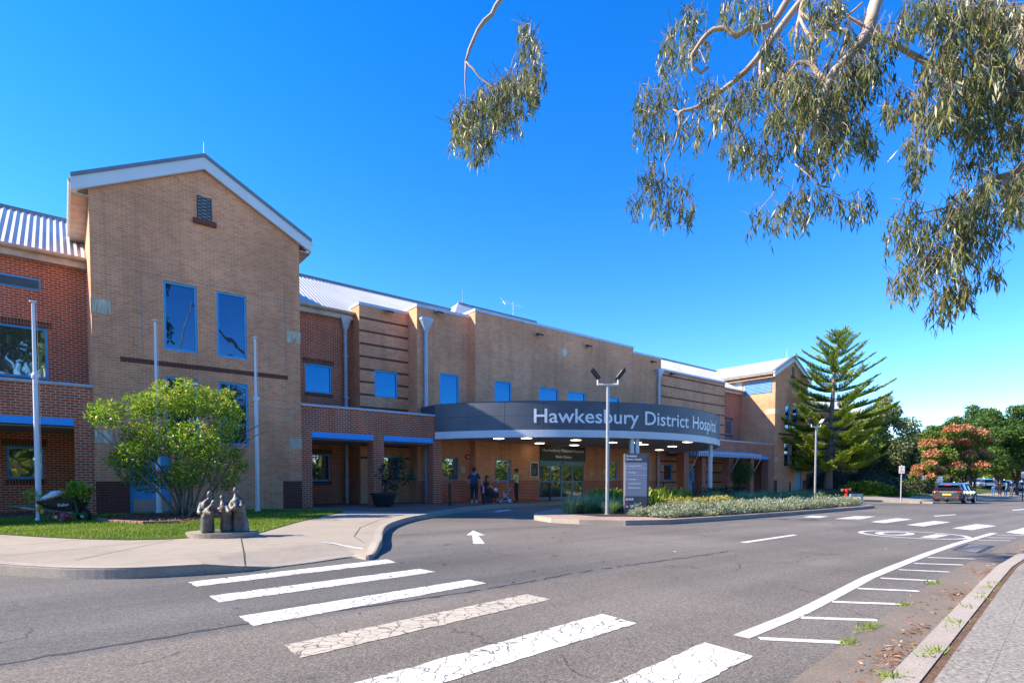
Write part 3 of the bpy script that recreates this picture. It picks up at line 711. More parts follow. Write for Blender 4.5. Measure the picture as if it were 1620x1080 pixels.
sb = [(zb0-k*db-.043, zb0-k*db+.06, 2) for k in range(12) if zb0-k*db > -.2]
panel(XS0, XP0, ZS, YS, w_s, sb, YR, None, 'tan brick panel with dark red bands'); window(w_s[0], YS); window(w_s[1], YS, 'glass_dark')
dad = [(-.3, DADO, 1)]
w_p = [rect(695.6, 589, 726.3, 640, YP), rect(697, 722.5, 725.8, 760.5, YP)]
panel(XP0, XM0, ZP, YP, w_p, dad, YS+.1, None, 'tan brick panel behind the downpipe'); window(w_p[0], YP); window(w_p[1], YP, 'glass_dark')
zlo = rect(782.5, 601, 809.2, 640, YM)
zl = zlo[3]-1.9
w_m = [(zlo[0], zlo[1], zl, zlo[3])]
for q in ((853, 611.7, 883.8), (898.6, 618.3, 926.5), (964, 628, 980)):
    r = rect(q[0], q[1], q[2], q[1]+20, YM); w_m.append((r[0], r[1], zl, zlo[3]))
g1 = rect(782.5, 725.8, 808.5, 761, YM); g2 = rect(964, 729.5, 976.8, 759.5, YM)
ent = rect(852.5, 727.2, 924.5, 788.5, YM); ent = (ent[0], ent[1], -.3, ent[3])
panel(XM0, XM1, ZM, YM, w_m+[g1, g2, ent], dad, YP+.1, YP+.1, 'long tan brick centre wall behind the canopy')
for w in w_m: window(w, YM)
window(g1, YM, 'glass_dark'); window(g2, YM, 'glass_dark')
w_p2 = [rect(1011, 635.8, 1021, 650, YP)]; w_p2 = [(w_p2[0][0], w_p2[0][1], zl, w_p2[0][3])]
panel(XM1+.001, XP1, 9.94, YP, w_p2, dad, None, None, 'tan brick panel right of the centre wall'); window(w_p2[0], YP)
zc0 = W(1050, 593, YS2)[1]
sb2 = [(zc0-k*.80-.043, zc0-k*.80+.06, 2) for k in range(13) if zc0-k*.8 > -.2]
w_s2 = [rect(1050, 734, 1063.3, 760, YS2)]
dr2 = rect(1089, 734.8, 1100.6, 777, YS2); dr2 = (dr2[0], dr2[1], 0, 2.12)
w_s2b = [(38.6, 39.7, 1.15, 2.35)]
panel(XP1, XS2, 9.27, YS2, w_s2+[dr2]+w_s2b, sb2, None, YR+.1, 'banded tan brick panel right of the canopy')
window(w_s2[0], YS2, 'glass_dark'); window(w_s2b[0], YS2, 'glass_dark'); door(dr2, YS2, 'door_teal', kick=False, label='pale blue door behind the right arcade')
# --- roofs
def xroof(X0, X1, ye, ze, yr, zr, name='roof'):
    mb = MB(); prev = None
    for x in np.arange(X0, X1+.01, .05):
        h = .028*math.cos(2*math.pi*x/.2); row = ((x, ye, ze+h), (x, yr, zr+h))
        if prev: mb.poly([prev[0], row[0], row[1], prev[1]])
        prev = row
    mb.poly([(X0, yr, zr), (X1, yr, zr), (X1, 2*yr-ye, ze), (X0, 2*yr-ye, ze)])
    mb.build(name, 'steel_roof', H, smooth='all')
    c = MB(); c.tube([(X0, yr, zr+.03), (X1, yr, zr+.03)], .09, 8); c.build('ridge_cap', 'cap_grey', H)
ZRD = 12.15; YRD = 30.4; YE = YR-.32; ZE = 9.30
xroof(-32, GX0+3.4, YE, ZE, YRD, ZRD); xroof(GX1-3.4, 21.4, YE, ZE, YRD, ZRD); xroof(27.5, GX2+3.4, YE, ZE, YRD, ZRD); xroof(GX3-3.4, 86, YE, ZE, YRD, ZRD)
hp = MB(); zt = 12.72; yh = YRD
A_, B_ = (20.3, yh, zt), (27.2, yh, zt)
hp.poly([(18.4, 28.1, 10.9), (29.1, 28.1, 10.9), B_, A_]); hp.poly([(18.4, 28.1, 10.9), A_, (18.4, 33, 10.9)]); hp.poly([(29.1, 28.1, 10.9), B_, (29.1, 33, 10.9)]); hp.poly([(18.4, 33, 10.9), (29.1, 33, 10.9), B_, A_])
hp.build('roof', 'steel_roof', H); c = MB(); c.tube([A_, B_], .08, 8); c.build('ridge_cap', 'cap_grey', H)
fl = MB(); fl.poly([(XP0, YP+.2, 9.25), (XS2, YP+.2, 9.25), (XS2, YE+.3, 9.35), (XP0, YE+.3, 9.35)]); fl.build('roof', 'cap_grey', H)
def gutter(X0, X1, Y, Z, name='gutter'):
    g = MB(); pts = [(Y-.11*math.cos(math.pi*k/8)-.02, Z-.12*math.sin(math.pi*k/8)) for k in range(9)]
    for p, q in zip(pts[:-1], pts[1:]): g.poly([(X0, p[0], p[1]), (X1, p[0], p[1]), (X1, q[0], q[1]), (X0, q[0], q[1])])
    for x in (X0, X1): g.poly([(x, p[0], p[1]) for p in pts])
    g.build(name, 'cream_gutter', H, smooth=True)
    f = MB(); f.box(X0, Y+.1, Z-.34, X1, Y+.16, Z-.01); f.box(X0, Y+.16, Z-.34, X1, YR, Z-.31); f.build('eaves_fascia', 'cream_gutter', H)
gutter(-32, GX0-.01, YE-.06, ZE-.01); gutter(GX1+.01, XS0-.005, YE-.06, ZE-.01); gutter(XS2+.02, GX2-.01, YE-.06, ZE-.01); gutter(GX3+.01, 86, YE-.06, ZE-.01)
end = MB()
for X in (-32, 86): end.poly([(X, YR, -.3), (X, 34.6, -.3), (X, 34.6, 9.2), (X, YRD, ZRD), (X, YR, 9.2)], 1)
end.poly([(-32, 34.6, -.3), (86, 34.6, -.3), (86, 34.6, 9.3), (-32, 34.6, 9.3)], 1); end.build('wall', BR, H)
# side louvre of the right gable and the white flashing below its eaves
y0, z1 = WX(1222, 595.5, GX2); y1, z1b = WX(1177.8, 602, GX2)
mb = MB(); mb.box(GX2-.03, y0, 8.9, GX2-.002, y1, 10.0); o = mb.build('louvre_vent', 'blue_frame', H); s_ = MB()
for k in range(8): s_.obox((GX2-.05, (y0+y1)/2, 8.98+.125*k), (.06, y1-y0-.1, .012), Matrix.Rotation(R(-38), 3, 'Y'))
s_.build('blade', 'coping_grey', o)
mb = MB(); mb.box(GX2-.04, y1+.25, 9.0, GX2-.002, y1+3.2, 10.25); mb.build('flashing', 'fascia_white', H)
# --- rainwater heads and pipes
def downpipe(x, Y, ztop, zbot, w=.5):
    mb = MB(); yc = Y-.17
    z0, z1 = ztop-.62, ztop
    for k, (za, zb, wa, wb) in enumerate(((z0, z1-.12, .10, w/2), (z1-.12, z1, w/2+.015, w/2+.015))):
        A = [(x-wa, yc-wa*.55, za), (x+wa, yc-wa*.55, za), (x+wa, Y-.005, za), (x-wa, Y-.005, za)]; B = [(x-wb, yc-wb*.55, zb), (x+wb, yc-wb*.55, zb), (x+wb, Y-.005, zb), (x-wb, Y-.005, zb)]
        for i in range(4): j = (i+1) % 4; mb.poly([A[i], A[j], B[j], B[i]])
        mb.poly(A[::-1]); mb.poly(B)
    rh = MB(); rh = mb
    p = MB(); p.tube([(x, yc+.03, z0+.02), (x, yc+.03, zbot)], .10, 14); po = p.build('downpipe', 'pipe_grey', H, smooth=True)
    rh.build('rainwater_head', 'pipe_grey', po)
    b = MB()
    for z in np.arange(zbot+1.2, z0-.3, 2.0): b.box(x-.13, yc-.08, z, x+.13, Y-.003, z+.05)
    b.build('pipe_bracket', 'pipe_grey', po)
downpipe(XS0-.38, YR, W(561, 503, YR-.2)[1], -.05, .52); downpipe(XP0+.42, YP, W(672, 503, YP-.2)[1], -.05, .62); downpipe(XP1-.42, YP, W(1043, 584, YP-.2)[1], -.05, .6)
# --- arcades
def arcade(X0, X1, piers, beams, zp=4.22, pw=.62, label=None, endL=None):
    zb1, zb0 = 3.16, 2.93
    mb = MB(); holes = [(a, b, -.3, zb1) for a, b in beams]
    xs = sorted(piers)
    wallY(mb, X0, X1, zb1, zp, YC, (), m=1); wallY(mb, X0, X1, zp, zp, YC)
    mb.poly([(X0, YC, zp), (X1, YC, zp), (X1, YC+.35, zp), (X0, YC+.35, zp)], 1)
    for X in (X0, X1): wallX(mb, YC, YC+.35, zb1, zp, X, 1)
    mb.poly([(X0, YC+.35, zb1), (X1, YC+.35, zb1), (X1, YC+.35, zp), (X0, YC+.35, zp)], 1)
    mb.build('arcade_wall', BR, H, label=label)
    c = MB(); c.box(X0, YC-.05, zp+.002, X1, YC+.4, zp+.10); c.build('parapet_coping', 'coping_grey', H, bevel=.01)
    for a, b in piers:
        p = MB(); p.box(a, YC, -.3, b, YC+.62, zb1, 1, skip='du'); p.build('pier', BR, H)
    for a, b in beams:
        p = MB(); p.box(a, YC-.02, zb0, b, YC+.16, zb1-.003); p.build('beam', 'blue_beam', H, bevel=.005)
    s_ = MB(); s_.box(X0, YC+.16, zb0-.06, X1, YR, zb0-.02); s_.build('soffit', 'soffit_grey', H)
    f = MB(); f.box(X0, YC+.4, zp-.25, X1, YR, zp-.15); f.build('roof', 'cap_grey', H)
xA = W(118.5, 720, YC)[0]
arcade(-32, GX0-.003, [(-32, -31), (-27.2, -26.6), (-22.4, -21.8), (-17.6, -17), (-12.8, -12.2), (-8, -7.4), (xA, GX0-.003)], [(-31, -27.2), (-26.6, -22.4), (-21.8, -17.6), (-17, -12.8), (-12.2, -8), (-7.4, xA)], label='red brick arcade left of the gable')
xa0 = W(493.6, 700, YC)[0]; xb0 = W(590.5, 700, YC)[0]; xb1 = W(607.5, 700, YC)[0]; xc0 = W(686, 700, YC)[0]; xc1 = W(699.5, 720, YC)[0]
CXL = W(690, 650, YC)[0]
arcade(GX1+.003, CXL, [(GX1+.003, xa0), (xb0, xb1)], [(xa0, xb0), (xb1, xc0-.03)], label='red brick arcade beside the canopy')
p = MB(); p.box(xc0-.03, YC+.003, -.3, xc1, YC+.62, 3.13, 1, skip='d'); p.build('pier', BR, H)
px = [W(q, 740, YC)[0] for q in (1082, 1089.8, 1110.5, 1117, 1153, 1160, 1187, 1192.8, 1215.5)]
arcade(35.05, GX2-.003, [(px[0], px[1]), (px[2], px[3]), (px[4], px[5]), (px[6], px[7]), (px[8], GX2-.003)], [(px[1], px[2]), (px[3], px[4]), (px[5], px[6]), (px[7], px[8])], label='red brick arcade right of the canopy')
# control joints and small wall fittings on the building
j = MB()
for X, z0, z1 in ((W(712+0, 600, YG)[0], 0, 0),): pass
for xp, Y in ((827.5, YM), (948, YM)):
    X = W(xp, 600, YM)[0]; j.box(X-.008, YM-.004, 4.9, X+.008, YM-.001, ZM-.02)
for xp in (224, 450):
    X = W(xp, 450, YG)[0]; j.box(X-.007, YG-.004, 5.5, X+.007, YG-.001, W(224, 430, YG)[1])
j.box(GX0+1.0, YG-.004, W(224, 430, YG)[1]-.007, GX1-.4, YG-.001, W(224, 430, YG)[1]+.007)
j.box(GX0+1, YG-.004, 4.02, GX1, YG-.001, 4.035)
j.build('control_joint', 'cap_grey', H)
dm = MB(); x, z = W(893, 557, YM); dm.poly([(x, YM-.012, z-.32), (x+.24, YM-.012, z), (x, YM-.012, z+.32), (x-.24, YM-.012, z)]); dm.build('stone_tile', 'stone_tile', H, label='pale diamond tile high on the centre wall')
# --- automatic entrance doors
x0, x1, z0, z1 = ent; z0 = 0
plain('door_frame_teal', (.10, .30, .40), .4, var=.05)
mb = MB(); a, b = YM+.05, YM+.15; zt = z1-.28
mb.box(x0, a, z0, x0+.07, b, z1); mb.box(x1-.07, a, z0, x1, b, z1); mb.box(x0+.07, a-.06, zt, x1-.07, b, z1-.002); mb.box(x0+.07, a+.002, z0, x1-.07, b, z0+.12)
eo = mb.build('entrance_door', 'door_frame_teal', H, bevel=.006, label='wide glazed sliding door with teal frame')
w4 = (x1-x0-.14)/4
for k in range(4):
    q = x0+.07+k*w4; f = MB(); f.box(q+.003, a+.02, z0+.12, q+.06, b-.02, zt); f.box(q+w4-.06, a+.02, z0+.12, q+w4-.003, b-.02, zt); f.box(q+.06, a+.022, 1.02, q+w4-.06, b-.02, 1.09); f.box(q+.06, a+.022, zt-.06, q+w4-.06, b-.02, zt)
    f.build('door_leaf', 'door_frame_teal', eo)
    g = MB(); g.box(q+.05, a+.05, z0+.1, q+w4-.05, a+.065, zt-.03); g.build('door_glass', 'glass_door', eo)
sn = MB(); sn.ball(((x0+x1)/2, a-.09, zt+.17), .045, 8); sn.build('door_sensor', 'black_plastic', eo)
# ------------------------------------------------------------------ entrance canopy
def fascia_mat():
    m, nt, b = nmat('canopy_panel'); oc = coord(nt)
    c = ramp(nt, noise(nt, oc, .8, 5), [(.3, (.07, .084, .112)), (.7, (.10, .115, .145))]); nt.links.new(c, b.inputs['Base Color'])
    b.inputs['Roughness'].default_value = .55; b.inputs['Metallic'].default_value = .25; b.inputs['Specular IOR Level'].default_value = .9
fascia_mat()
plain('downlight_lens', (.9, .88, .8), .4, emit=(1, .86, .66), es=2.4)
CC = (24.6, 27.45); CR = 11.45; ZF0, ZF1, ZR0 = 3.47, 4.80, 3.13
def arc(t, r, z): return (CC[0]+r*math.cos(t), CC[1]+r*math.sin(t), z)
T0 = math.atan2(23.03-CC[1], -math.sqrt(CR**2-(CC[1]-23.03)**2)); T1 = -math.pi-T0
CA = thing('entrance_canopy', (24.6, 20, 0), 'curved dark blue-grey canopy over the main entry with large white lettering and white rim', 'canopy')
plain('canopy_back', (.012, .014, .018), .8)
N = 84; back = MB(); pan = MB(); rim = MB(); sof = MB(); top = MB()
XL = arc(T0, CR, 0)[0]; XRr = arc(T1, CR, 0)[0]
for i in range(N):
    a, b = T0+(T1-T0)*i/N, T0+(T1-T0)*(i+1)/N
    back.poly([arc(a, CR-.03, ZF0), arc(b, CR-.03, ZF0), arc(b, CR-.03, ZF1-.01), arc(a, CR-.03, ZF1-.01)])
    rim.poly([arc(a, CR+.03, ZR0), arc(b, CR+.03, ZR0), arc(b, CR+.03, ZF0-.004), arc(a, CR+.03, ZF0-.004)]); rim.poly([arc(a, CR+.03, ZF0-.004), arc(b, CR+.03, ZF0-.004), arc(b, CR-.1, ZF0-.004), arc(a, CR-.1, ZF0-.004)])
    rim.poly([arc(a, CR+.03, ZR0), arc(b, CR+.03, ZR0), arc(b, CR-.28, ZR0), arc(a, CR-.28, ZR0)]); rim.poly([arc(a, CR-.28, ZR0), arc(b, CR-.28, ZR0), arc(b, CR-.28, ZR0+.12), arc(a, CR-.28, ZR0+.12)])
    top.poly([arc(a, CR+.02, ZF1), arc(b, CR+.02, ZF1), arc(b, CR-.2, ZF1), arc(a, CR-.2, ZF1)])
NP = 15; zm = 4.13
for k in range(NP):
    ta, tb = T0+(T1-T0)*k/NP+.0006, T0+(T1-T0)*(k+1)/NP-.0006
    for z0, z1 in ((ZF0+.004, zm-.006), (zm+.006, ZF1-.004)):
        for s_ in range(6):
            a, b = ta+(tb-ta)*s_/6, ta+(tb-ta)*(s_+1)/6
            pan.poly([arc(a, CR, z0), arc(b, CR, z0), arc(b, CR, z1), arc(a, CR, z1)])
for X in (XL, XRr):
    for z0, z1 in ((ZF0+.004, zm-.006), (zm+.006, ZF1-.004)): pan.poly([(X, 23.03, z0), (X, YP, z0), (X, YP, z1), (X, 23.03, z1)])
    rim.poly([(X, 23.03, ZR0), (X, YP, ZR0), (X, YP, ZF0-.004), (X, 23.03, ZF0-.004)])
rim.poly([(XRr, 23.0, ZR0+.001), (XL, 23.0, ZR0+.001), (XL, 23.05, ZR0+.001), (XRr, 23.05, ZR0+.001)])
outl = [arc(T0+(T1-T0)*i/N, CR-.25, ZR0+.10) for i in range(N+1)]
sof.poly(outl+[(XRr-.05, YM-.02, ZR0+.10), (XL+.05, YM-.02, ZR0+.10)])
ro = [arc(T0+(T1-T0)*i/N, CR-.15, ZF1-.25) for i in range(N+1)]
top.poly(ro+[(XRr-.05, YM-.01, ZF1-.25), (XL+.05, YM-.01, ZF1-.25)])
back.build('fascia_backing', 'canopy_back', CA); pan.build('fascia', 'canopy_panel', CA, smooth=False); rim.build('rim', 'fascia_white', CA, smooth='all' if False else False)
sof.build('soffit', 'soffit_dark', CA); top.build('roof', 'cap_grey', CA)
def ray_arc(px):
    d = ray(px, 700); d = Vector((d.x, d.y)).normalized(); c = Vector(CC); bq = d.dot(c); cq = c.length_squared-(CR+.02)**2
    t = bq-math.sqrt(max(0, bq*bq-cq)); p = d*t; return math.atan2(p.y-CC[1], p.x-CC[0])
plain('letter_white', (.92, .93, .94), .4, var=.02)
ta, tb = ray_arc(844.5), ray_arc(1132.5); Rl = CR+.015
def twid(s): me = text_mesh(s, 1); xs = [v.co.x for v in me.vertices]; bpy.data.meshes.remove(me); return min(xs), max(xs)
full = twid('Hawkesbury District Hospital'); kx = (tb-ta)*Rl/(full[1]-full[0])
for pre, wd_ in (('', 'Hawkesbury'), ('Hawkesbury ', 'District'), ('Hawkesbury District ', 'Hospital')):
    e1 = twid(pre+wd_)[1]; w1 = twid(wd_); w1 = w1[1]-w1[0]; a0 = (e1-w1-full[0])*kx
    lt = MB(); put_text(lt, wd_, 0, 0, 0, .67, bold=.010, width=w1*kx, fn=lambda a, b: arc(ta+(a0+a)/Rl, Rl, 3.80+b)); lt.build('lettering', 'letter_white', CA)
c1 = Vector((21.3, 16.77)); c2 = Vector((28.2, 16.9))
for c in (c1, c2):
    m_ = MB(); d = Vector((c.x-CC[0], c.y-CC[1])).normalized(); u = Vector((-d.y, d.x)); rot = Matrix((( u.x, d.x, 0), (u.y, d.y, 0), (0, 0, 1)))
    for s_ in (-.15, .15): m_.obox((c.x+u.x*s_, c.y+u.y*s_, 1.55), (.19, .02, 3.2), rot); m_.obox((c.x+u.x*s_+d.x*.1, c.y+u.y*s_+d.y*.1, 1.55), (.19, .02, 3.2), rot); m_.obox((c.x+u.x*s_+d.x*.05, c.y+u.y*s_+d.y*.05, 1.55), (.02, .1, 3.2), rot)
    m_.build('column', 'fascia_white', CA)
for px_, py_ in ((789, 693.5), (833, 693), (853.5, 701), (846, 690.8), (911, 696), (908.5, 704), (968.5, 699.8), (1018, 703), (1007, 700), (1036, 694), (1043, 711.5), (1063.5, 706), (1088, 699)):
    d = ray(px_, py_); t = (ZR0+.085-HC)/d.z; x, y = d.x*t, d.y*t
    if y > YM-.1 or y < 16: continue
    l = MB(); l.box(x-.19, y-.19, ZR0+.072, x+.19, y+.19, ZR0+.099); l.build('downlight', 'downlight_lens', CA)
# ------------------------------------------------------------------ signs on the walls
plain('sign_black', (.022, .022, .024), .45); plain('sign_white', (.75, .75, .74), .5, var=.02); plain('sign_yellow', (.55, .42, .12), .5); plain('sign_grey', (.36, .38, .44), .5, var=.03); plain('sign_charcoal', (.12, .125, .145), .5, var=.05); plain('sign_red', (.6, .03, .04), .5)
def flat_sign(name, r, Y, mat, label, cat='sign', t=.03, text=(), border=None, tmat='letter_white', group=None):
    x0, x1, z0, z1 = r; th = thing(name, ((x0+x1)/2, Y, (z0+z1)/2), label, cat, group)
    b = MB(); b.box(x0, Y-t, z0, x1, Y-.004, z1); b.build('board', mat, th, bevel=.004)
    if border:
        f = MB(); w = .05
        f.box(x0-w, Y-t-.01, z0-w, x0, Y-.003, z1+w); f.box(x1, Y-t-.01, z0-w, x1+w, Y-.003, z1+w); f.box(x0, Y-t-.009, z0-w, x1, Y-.003, z0); f.box(x0, Y-t-.009, z1, x1, Y-.003, z1+w); f.build('border', border, th)
    if text:
        l = MB()
        for s, x, z, h, al, wd_ in text: put_text(l, s, x, z, Y-t-.003, h, .012, wd_, al)
        l.build('lettering', tmat, th)
    return th
r = rect(853.6, 703.5, 925, 727.5, YM); xc = (r[0]+r[1])/2; w = r[1]-r[0]; h = r[3]-r[2]
flat_sign('entry_sign', r, YM-.02, 'sign_black', 'black sign reading Hawkesbury District Hospital Main Entry above the sliding doors', 'sign', .06, [('Hawkesbury District Hospital', xc, r[2]+h*.60, h*.19, 'CENTER', w*.92), ('Main Entry', xc, r[2]+h*.18, h*.19, 'CENTER', w*.35)])
r = rect(839.5, 732, 850.5, 753, YM); xc = (r[0]+r[1])/2; h = r[3]-r[2]; w = r[1]-r[0]
bs = flat_sign('information_board', r, YM, 'sign_black', 'tall black notice board with white border left of the sliding doors', 'sign', .03, border='sign_white')
l = MB()
for k in range(40):
    g, g2 = 2*math.pi*k/40, 2*math.pi*(k+1)/40; A = lambda g, s: (xc+w*.36*s*math.cos(g), YM-.033, r[3]-h*.2+h*.11*s*math.sin(g))
    l.poly([A(g, 1), A(g2, 1), A(g2, .85), A(g, .85)])
l.build('emblem', 'sign_grey', bs); l = MB()
for k in range(8): l.box(xc-w*.33, YM-.034, r[3]-h*(.42+.06*k), xc+w*.33*(1 if k % 3 else .6), YM-.031, r[3]-h*(.405+.06*k))
l.build('lettering', 'sign_grey', bs)
flat_sign('wall_plaque', rect(932, 745.5, 938.5, 752, YM), YM, 'sign_yellow', 'small yellow plaque on brick right of the sliding doors', 'plaque')
def notice(q, Y, label):
    r = rect(*q, Y); t = flat_sign('wall_notice', r, Y, 'sign_white', label, 'notice', .015, group='white notices on the entrance walls')
    x0, x1, z0, z1 = r; m_ = MB(); xc, zc = (x0+x1)/2, z0+(z1-z0)*.58; rr = (x1-x0)*.32
    for k in range(20):
        g, g2 = 2*math.pi*k/20, 2*math.pi*(k+1)/20; A = lambda g, s: (xc+rr*s*math.cos(g), Y-.018, zc+rr*s*math.sin(g))
        m_.poly([A(g, 1), A(g2, 1), A(g2, .7), A(g, .7)])
    m_.box(x0+(x1-x0)*.2, Y-.018, z0+.03, x1-(x1-x0)*.2, Y-.016, z0+.06); m_.build('symbol', 'sign_charcoal', t)
notice((729.5, 738, 735, 747), YP-.0, 'white smoke-free notice between the left canopy window and the wall corner')
notice((814, 740, 819, 748.5), YM, 'white notice behind the head of the person in yellow-green')
notice((954.5, 742, 958, 748.8), YM, 'white notice right of the yellow plaque')
notice((1046.3, 735.5, 1050, 745.5), YS2, 'white notice beside the narrow window on banded brick right of the entry')
al = thing('alarm_beacon', W(738.5, 722, YP) and (W(738.5, 722, YP)[0], YP, W(738.5, 722, YP)[1]), 'round dark red alarm beacon high on the wall left of the people', 'alarm')
x, z = W(738.5, 722.5, YP); m_ = MB(); m_.tube([(x, YP-.004, z), (x, YP-.06, z)], .14, 16); m_.build('housing', 'sign_red', al); m_ = MB(); m_.ball((x+.02, YP-.06, z), .06, 10); m_.build('lens', 'sign_white', al)
# ------------------------------------------------------------------ floodlights under the parapets
for i, (q, Y, lb) in enumerate((((613, 493.5), YS, 'black floodlight high on the left banded brick panel'), ((691.5, 494.5), YP, 'black floodlight above the left grey rainwater head'), ((850.5, 529.5), YM, 'black floodlight high on the centre wall, left one'), ((928.5, 547.5), YM, 'black floodlight high on the centre wall right of the diamond tile'), ((1031.3, 572.3), YP, 'black floodlight just left of the right rainwater head'), ((1061, 591.5), YS2, 'black floodlight on the right banded brick panel'))):
    x, z = W(*q, Y); t = thing('floodlight', (x, Y, z), lb, 'light', 'floodlights under the parapet')
    m_ = MB(); m_.box(x-.05, Y-.14, z-.03, x+.05, Y-.003, z+.03); m_.build('arm', 'dark_metal', t)
    m_ = MB(); m_.obox((x, Y-.2, z-.02), (.42, .2, .09), Matrix.Rotation(R(25), 3, 'X')); m_.build('lamp_head', 'black_plastic', t, bevel=.01)
    m_ = MB(); m_.obox((x, Y-.22, z-.07), (.36, .15, .01), Matrix.Rotation(R(25), 3, 'X')); m_.build('lens', 'lamp_glass', t)
# TV antenna, thin mast
x, z = W(812, 505, 30.4); t = thing('tv_antenna', (x, 30.4, 12.7), 'thin metal television antenna on the roof ridge', 'antenna')
m_ = MB(); m_.tube([(x, 30.4, 12.6), (x, 30.4, 13.75)], .025, 6); m_.build('mast', 'pipe_grey', t)
m_ = MB(); m_.tube([(x-.9, 30.4, 13.6), (x+1.1, 30.4, 13.52)], .014, 6)
for k in range(6): xx = x-.8+.3*k; m_.tube([(xx, 30.4-.3+.02*k, 13.60-.04*.3*k), (xx, 30.4+.3-.02*k, 13.60-.04*.3*k)], .008, 5)
for s_ in (-1, 1): m_.tube([(x-.9, 30.4, 13.6), (x-.95, 30.4+.25*s_, 13.62+.3*s_)], .016, 5)
m_.build('element_boom', 'pipe_grey', t)
x, z = W(732, 478, 30.4); t = thing('roof_mast', (x, 30.4, 12.7), 'single thin mast standing on the hipped roof ridge', 'mast')
m_ = MB(); m_.tube([(x, 30.4, 12.7), (x, 30.4, 13.7)], [.02, .01], 6); m_.build('rod', 'cap_grey', t); m_ = MB(); m_.box(x-.06, 30.33, 12.68, x+.06, 30.47, 12.82); m_.build('base', 'cap_grey', t)
# awning on the right arcade
def striped():
    m, nt, b = nmat('awning_stripe'); uv = coord(nt, 'UV'); s = nd(nt, 'ShaderNodeSeparateXYZ'); nt.links.new(uv, s.inputs[0])
    k = nd(nt, 'ShaderNodeMath', operation='PINGPONG'); k.inputs[1].default_value = .13; nt.links.new(s.outputs[0], k.inputs[0])
    g = nd(nt, 'ShaderNodeMath', operation='GREATER_THAN'); g.inputs[1].default_value = .065; nt.links.new(k.outputs[0], g.inputs[0])
    nt.links.new(mixc(nt, g.outputs[0], (.62, .64, .66), (.05, .15, .28)), b.inputs['Base Color']); b.inputs['Roughness'].default_value = .8
striped()
AX0, AX1 = 35.75, 45.2
AW = thing('awning', ((AX0+AX1)/2, YC, 3.2), 'blue and white striped awning along the right arcade', 'awning')
for xa_, xb_ in ((AX0, 41.5), (41.56, AX1)):
    m_ = MB(); ys, zs = YC-.75, 3.02
    m_.poly([(xa_, YC-.01, 3.42), (xb_, YC-.01, 3.42), (xb_, ys, zs+.16), (xa_, ys, zs+.16)], 0)
    n = int((xb_-xa_)/.26)
    for k in range(n):
        a, b = xa_+(xb_-xa_)*k/n, xa_+(xb_-xa_)*(k+1)/n
        m_.poly([(a, ys, zs+.16), (b, ys, zs+.16), (b, ys-.01, zs-.10), ((a+b)/2, ys-.01, zs-.14), (a, ys-.01, zs-.10)], 0)
    for X in (xa_, xb_): m_.poly([(X, YC-.01, 3.42), (X, ys, zs+.16), (X, ys, zs-.1), (X, YC-.01, 3.0)], 0)
    m_.build('canvas', 'awning_stripe', AW)
    b_ = MB(); b_.tube([(xa_, ys, zs+.17), (xb_, ys, zs+.17)], .03, 6); b_.build('front_bar', 'white_paint', AW)
for X in (AX0, 41.53, AX1):
    b_ = MB(); b_.tube([(X, YC-.75, 3.0), (X, YC-.05, 1.75)], .028, 6); b_.build('arm', 'white_paint', AW)
# ------------------------------------------------------------------ flagpoles
for px_, py_, lb, ztop in ((62, 824, 'tall white flagpole behind the loaded wheelbarrow', 6.35), (251.5, 811.8, 'tall white flagpole rising behind the bushy shrub', 6.35), (407.5, 809.5, 'tall white flagpole right of the bronze figure group', 6.35)):
    x, y = gp(px_, py_); t = thing('flagpole', (x, y, 0), lb, 'flagpole', 'flagpoles along the lawn', local=True); tpx = {62: (50, 475), 251.5: (248.5, 505), 407.5: (405, 532)}[px_]; ztop = at(*tpx, Vector((x, y)).dot(Vector((math.sin(YAW), math.cos(YAW))))).z-.08
    m_ = MB(); m_.tube([(0,0,-.1), (0,0,4.05), (0,0,4.1), (0,0,ztop)], [.072, .058, .045, .036], 16); m_.build('pole', 'white_paint', t, smooth=True)
    m_ = MB(); m_.lathe([(.03, 0), (.085, .03), (.085, .06), (.03, .075)], (0, 0, ztop), 14); m_.build('cap', 'white_paint', t, smooth=True)
    m_ = MB(); m_.lathe([(.05, -.12), (.085, -.09), (.085, 0), (.05, .06)], (0, 0, 4.1), 14); m_.box(.03, -.03, 4.05, .12, .03, 4.15); m_.build('collar', 'white_paint', t)
    m_ = MB(); m_.tube([(.085, 0, 1.2), (.085, -.01, 3.0), (.07, 0, ztop-.05)], .006, 4); m_.build('halyard', 'sign_white', t)
    m_ = MB(); m_.lathe([(.16, 0), (.16, .02), (.09, .03), (.09, .09)], (0, 0, 0), 16); m_.build('base_plate', 'white_paint', t)
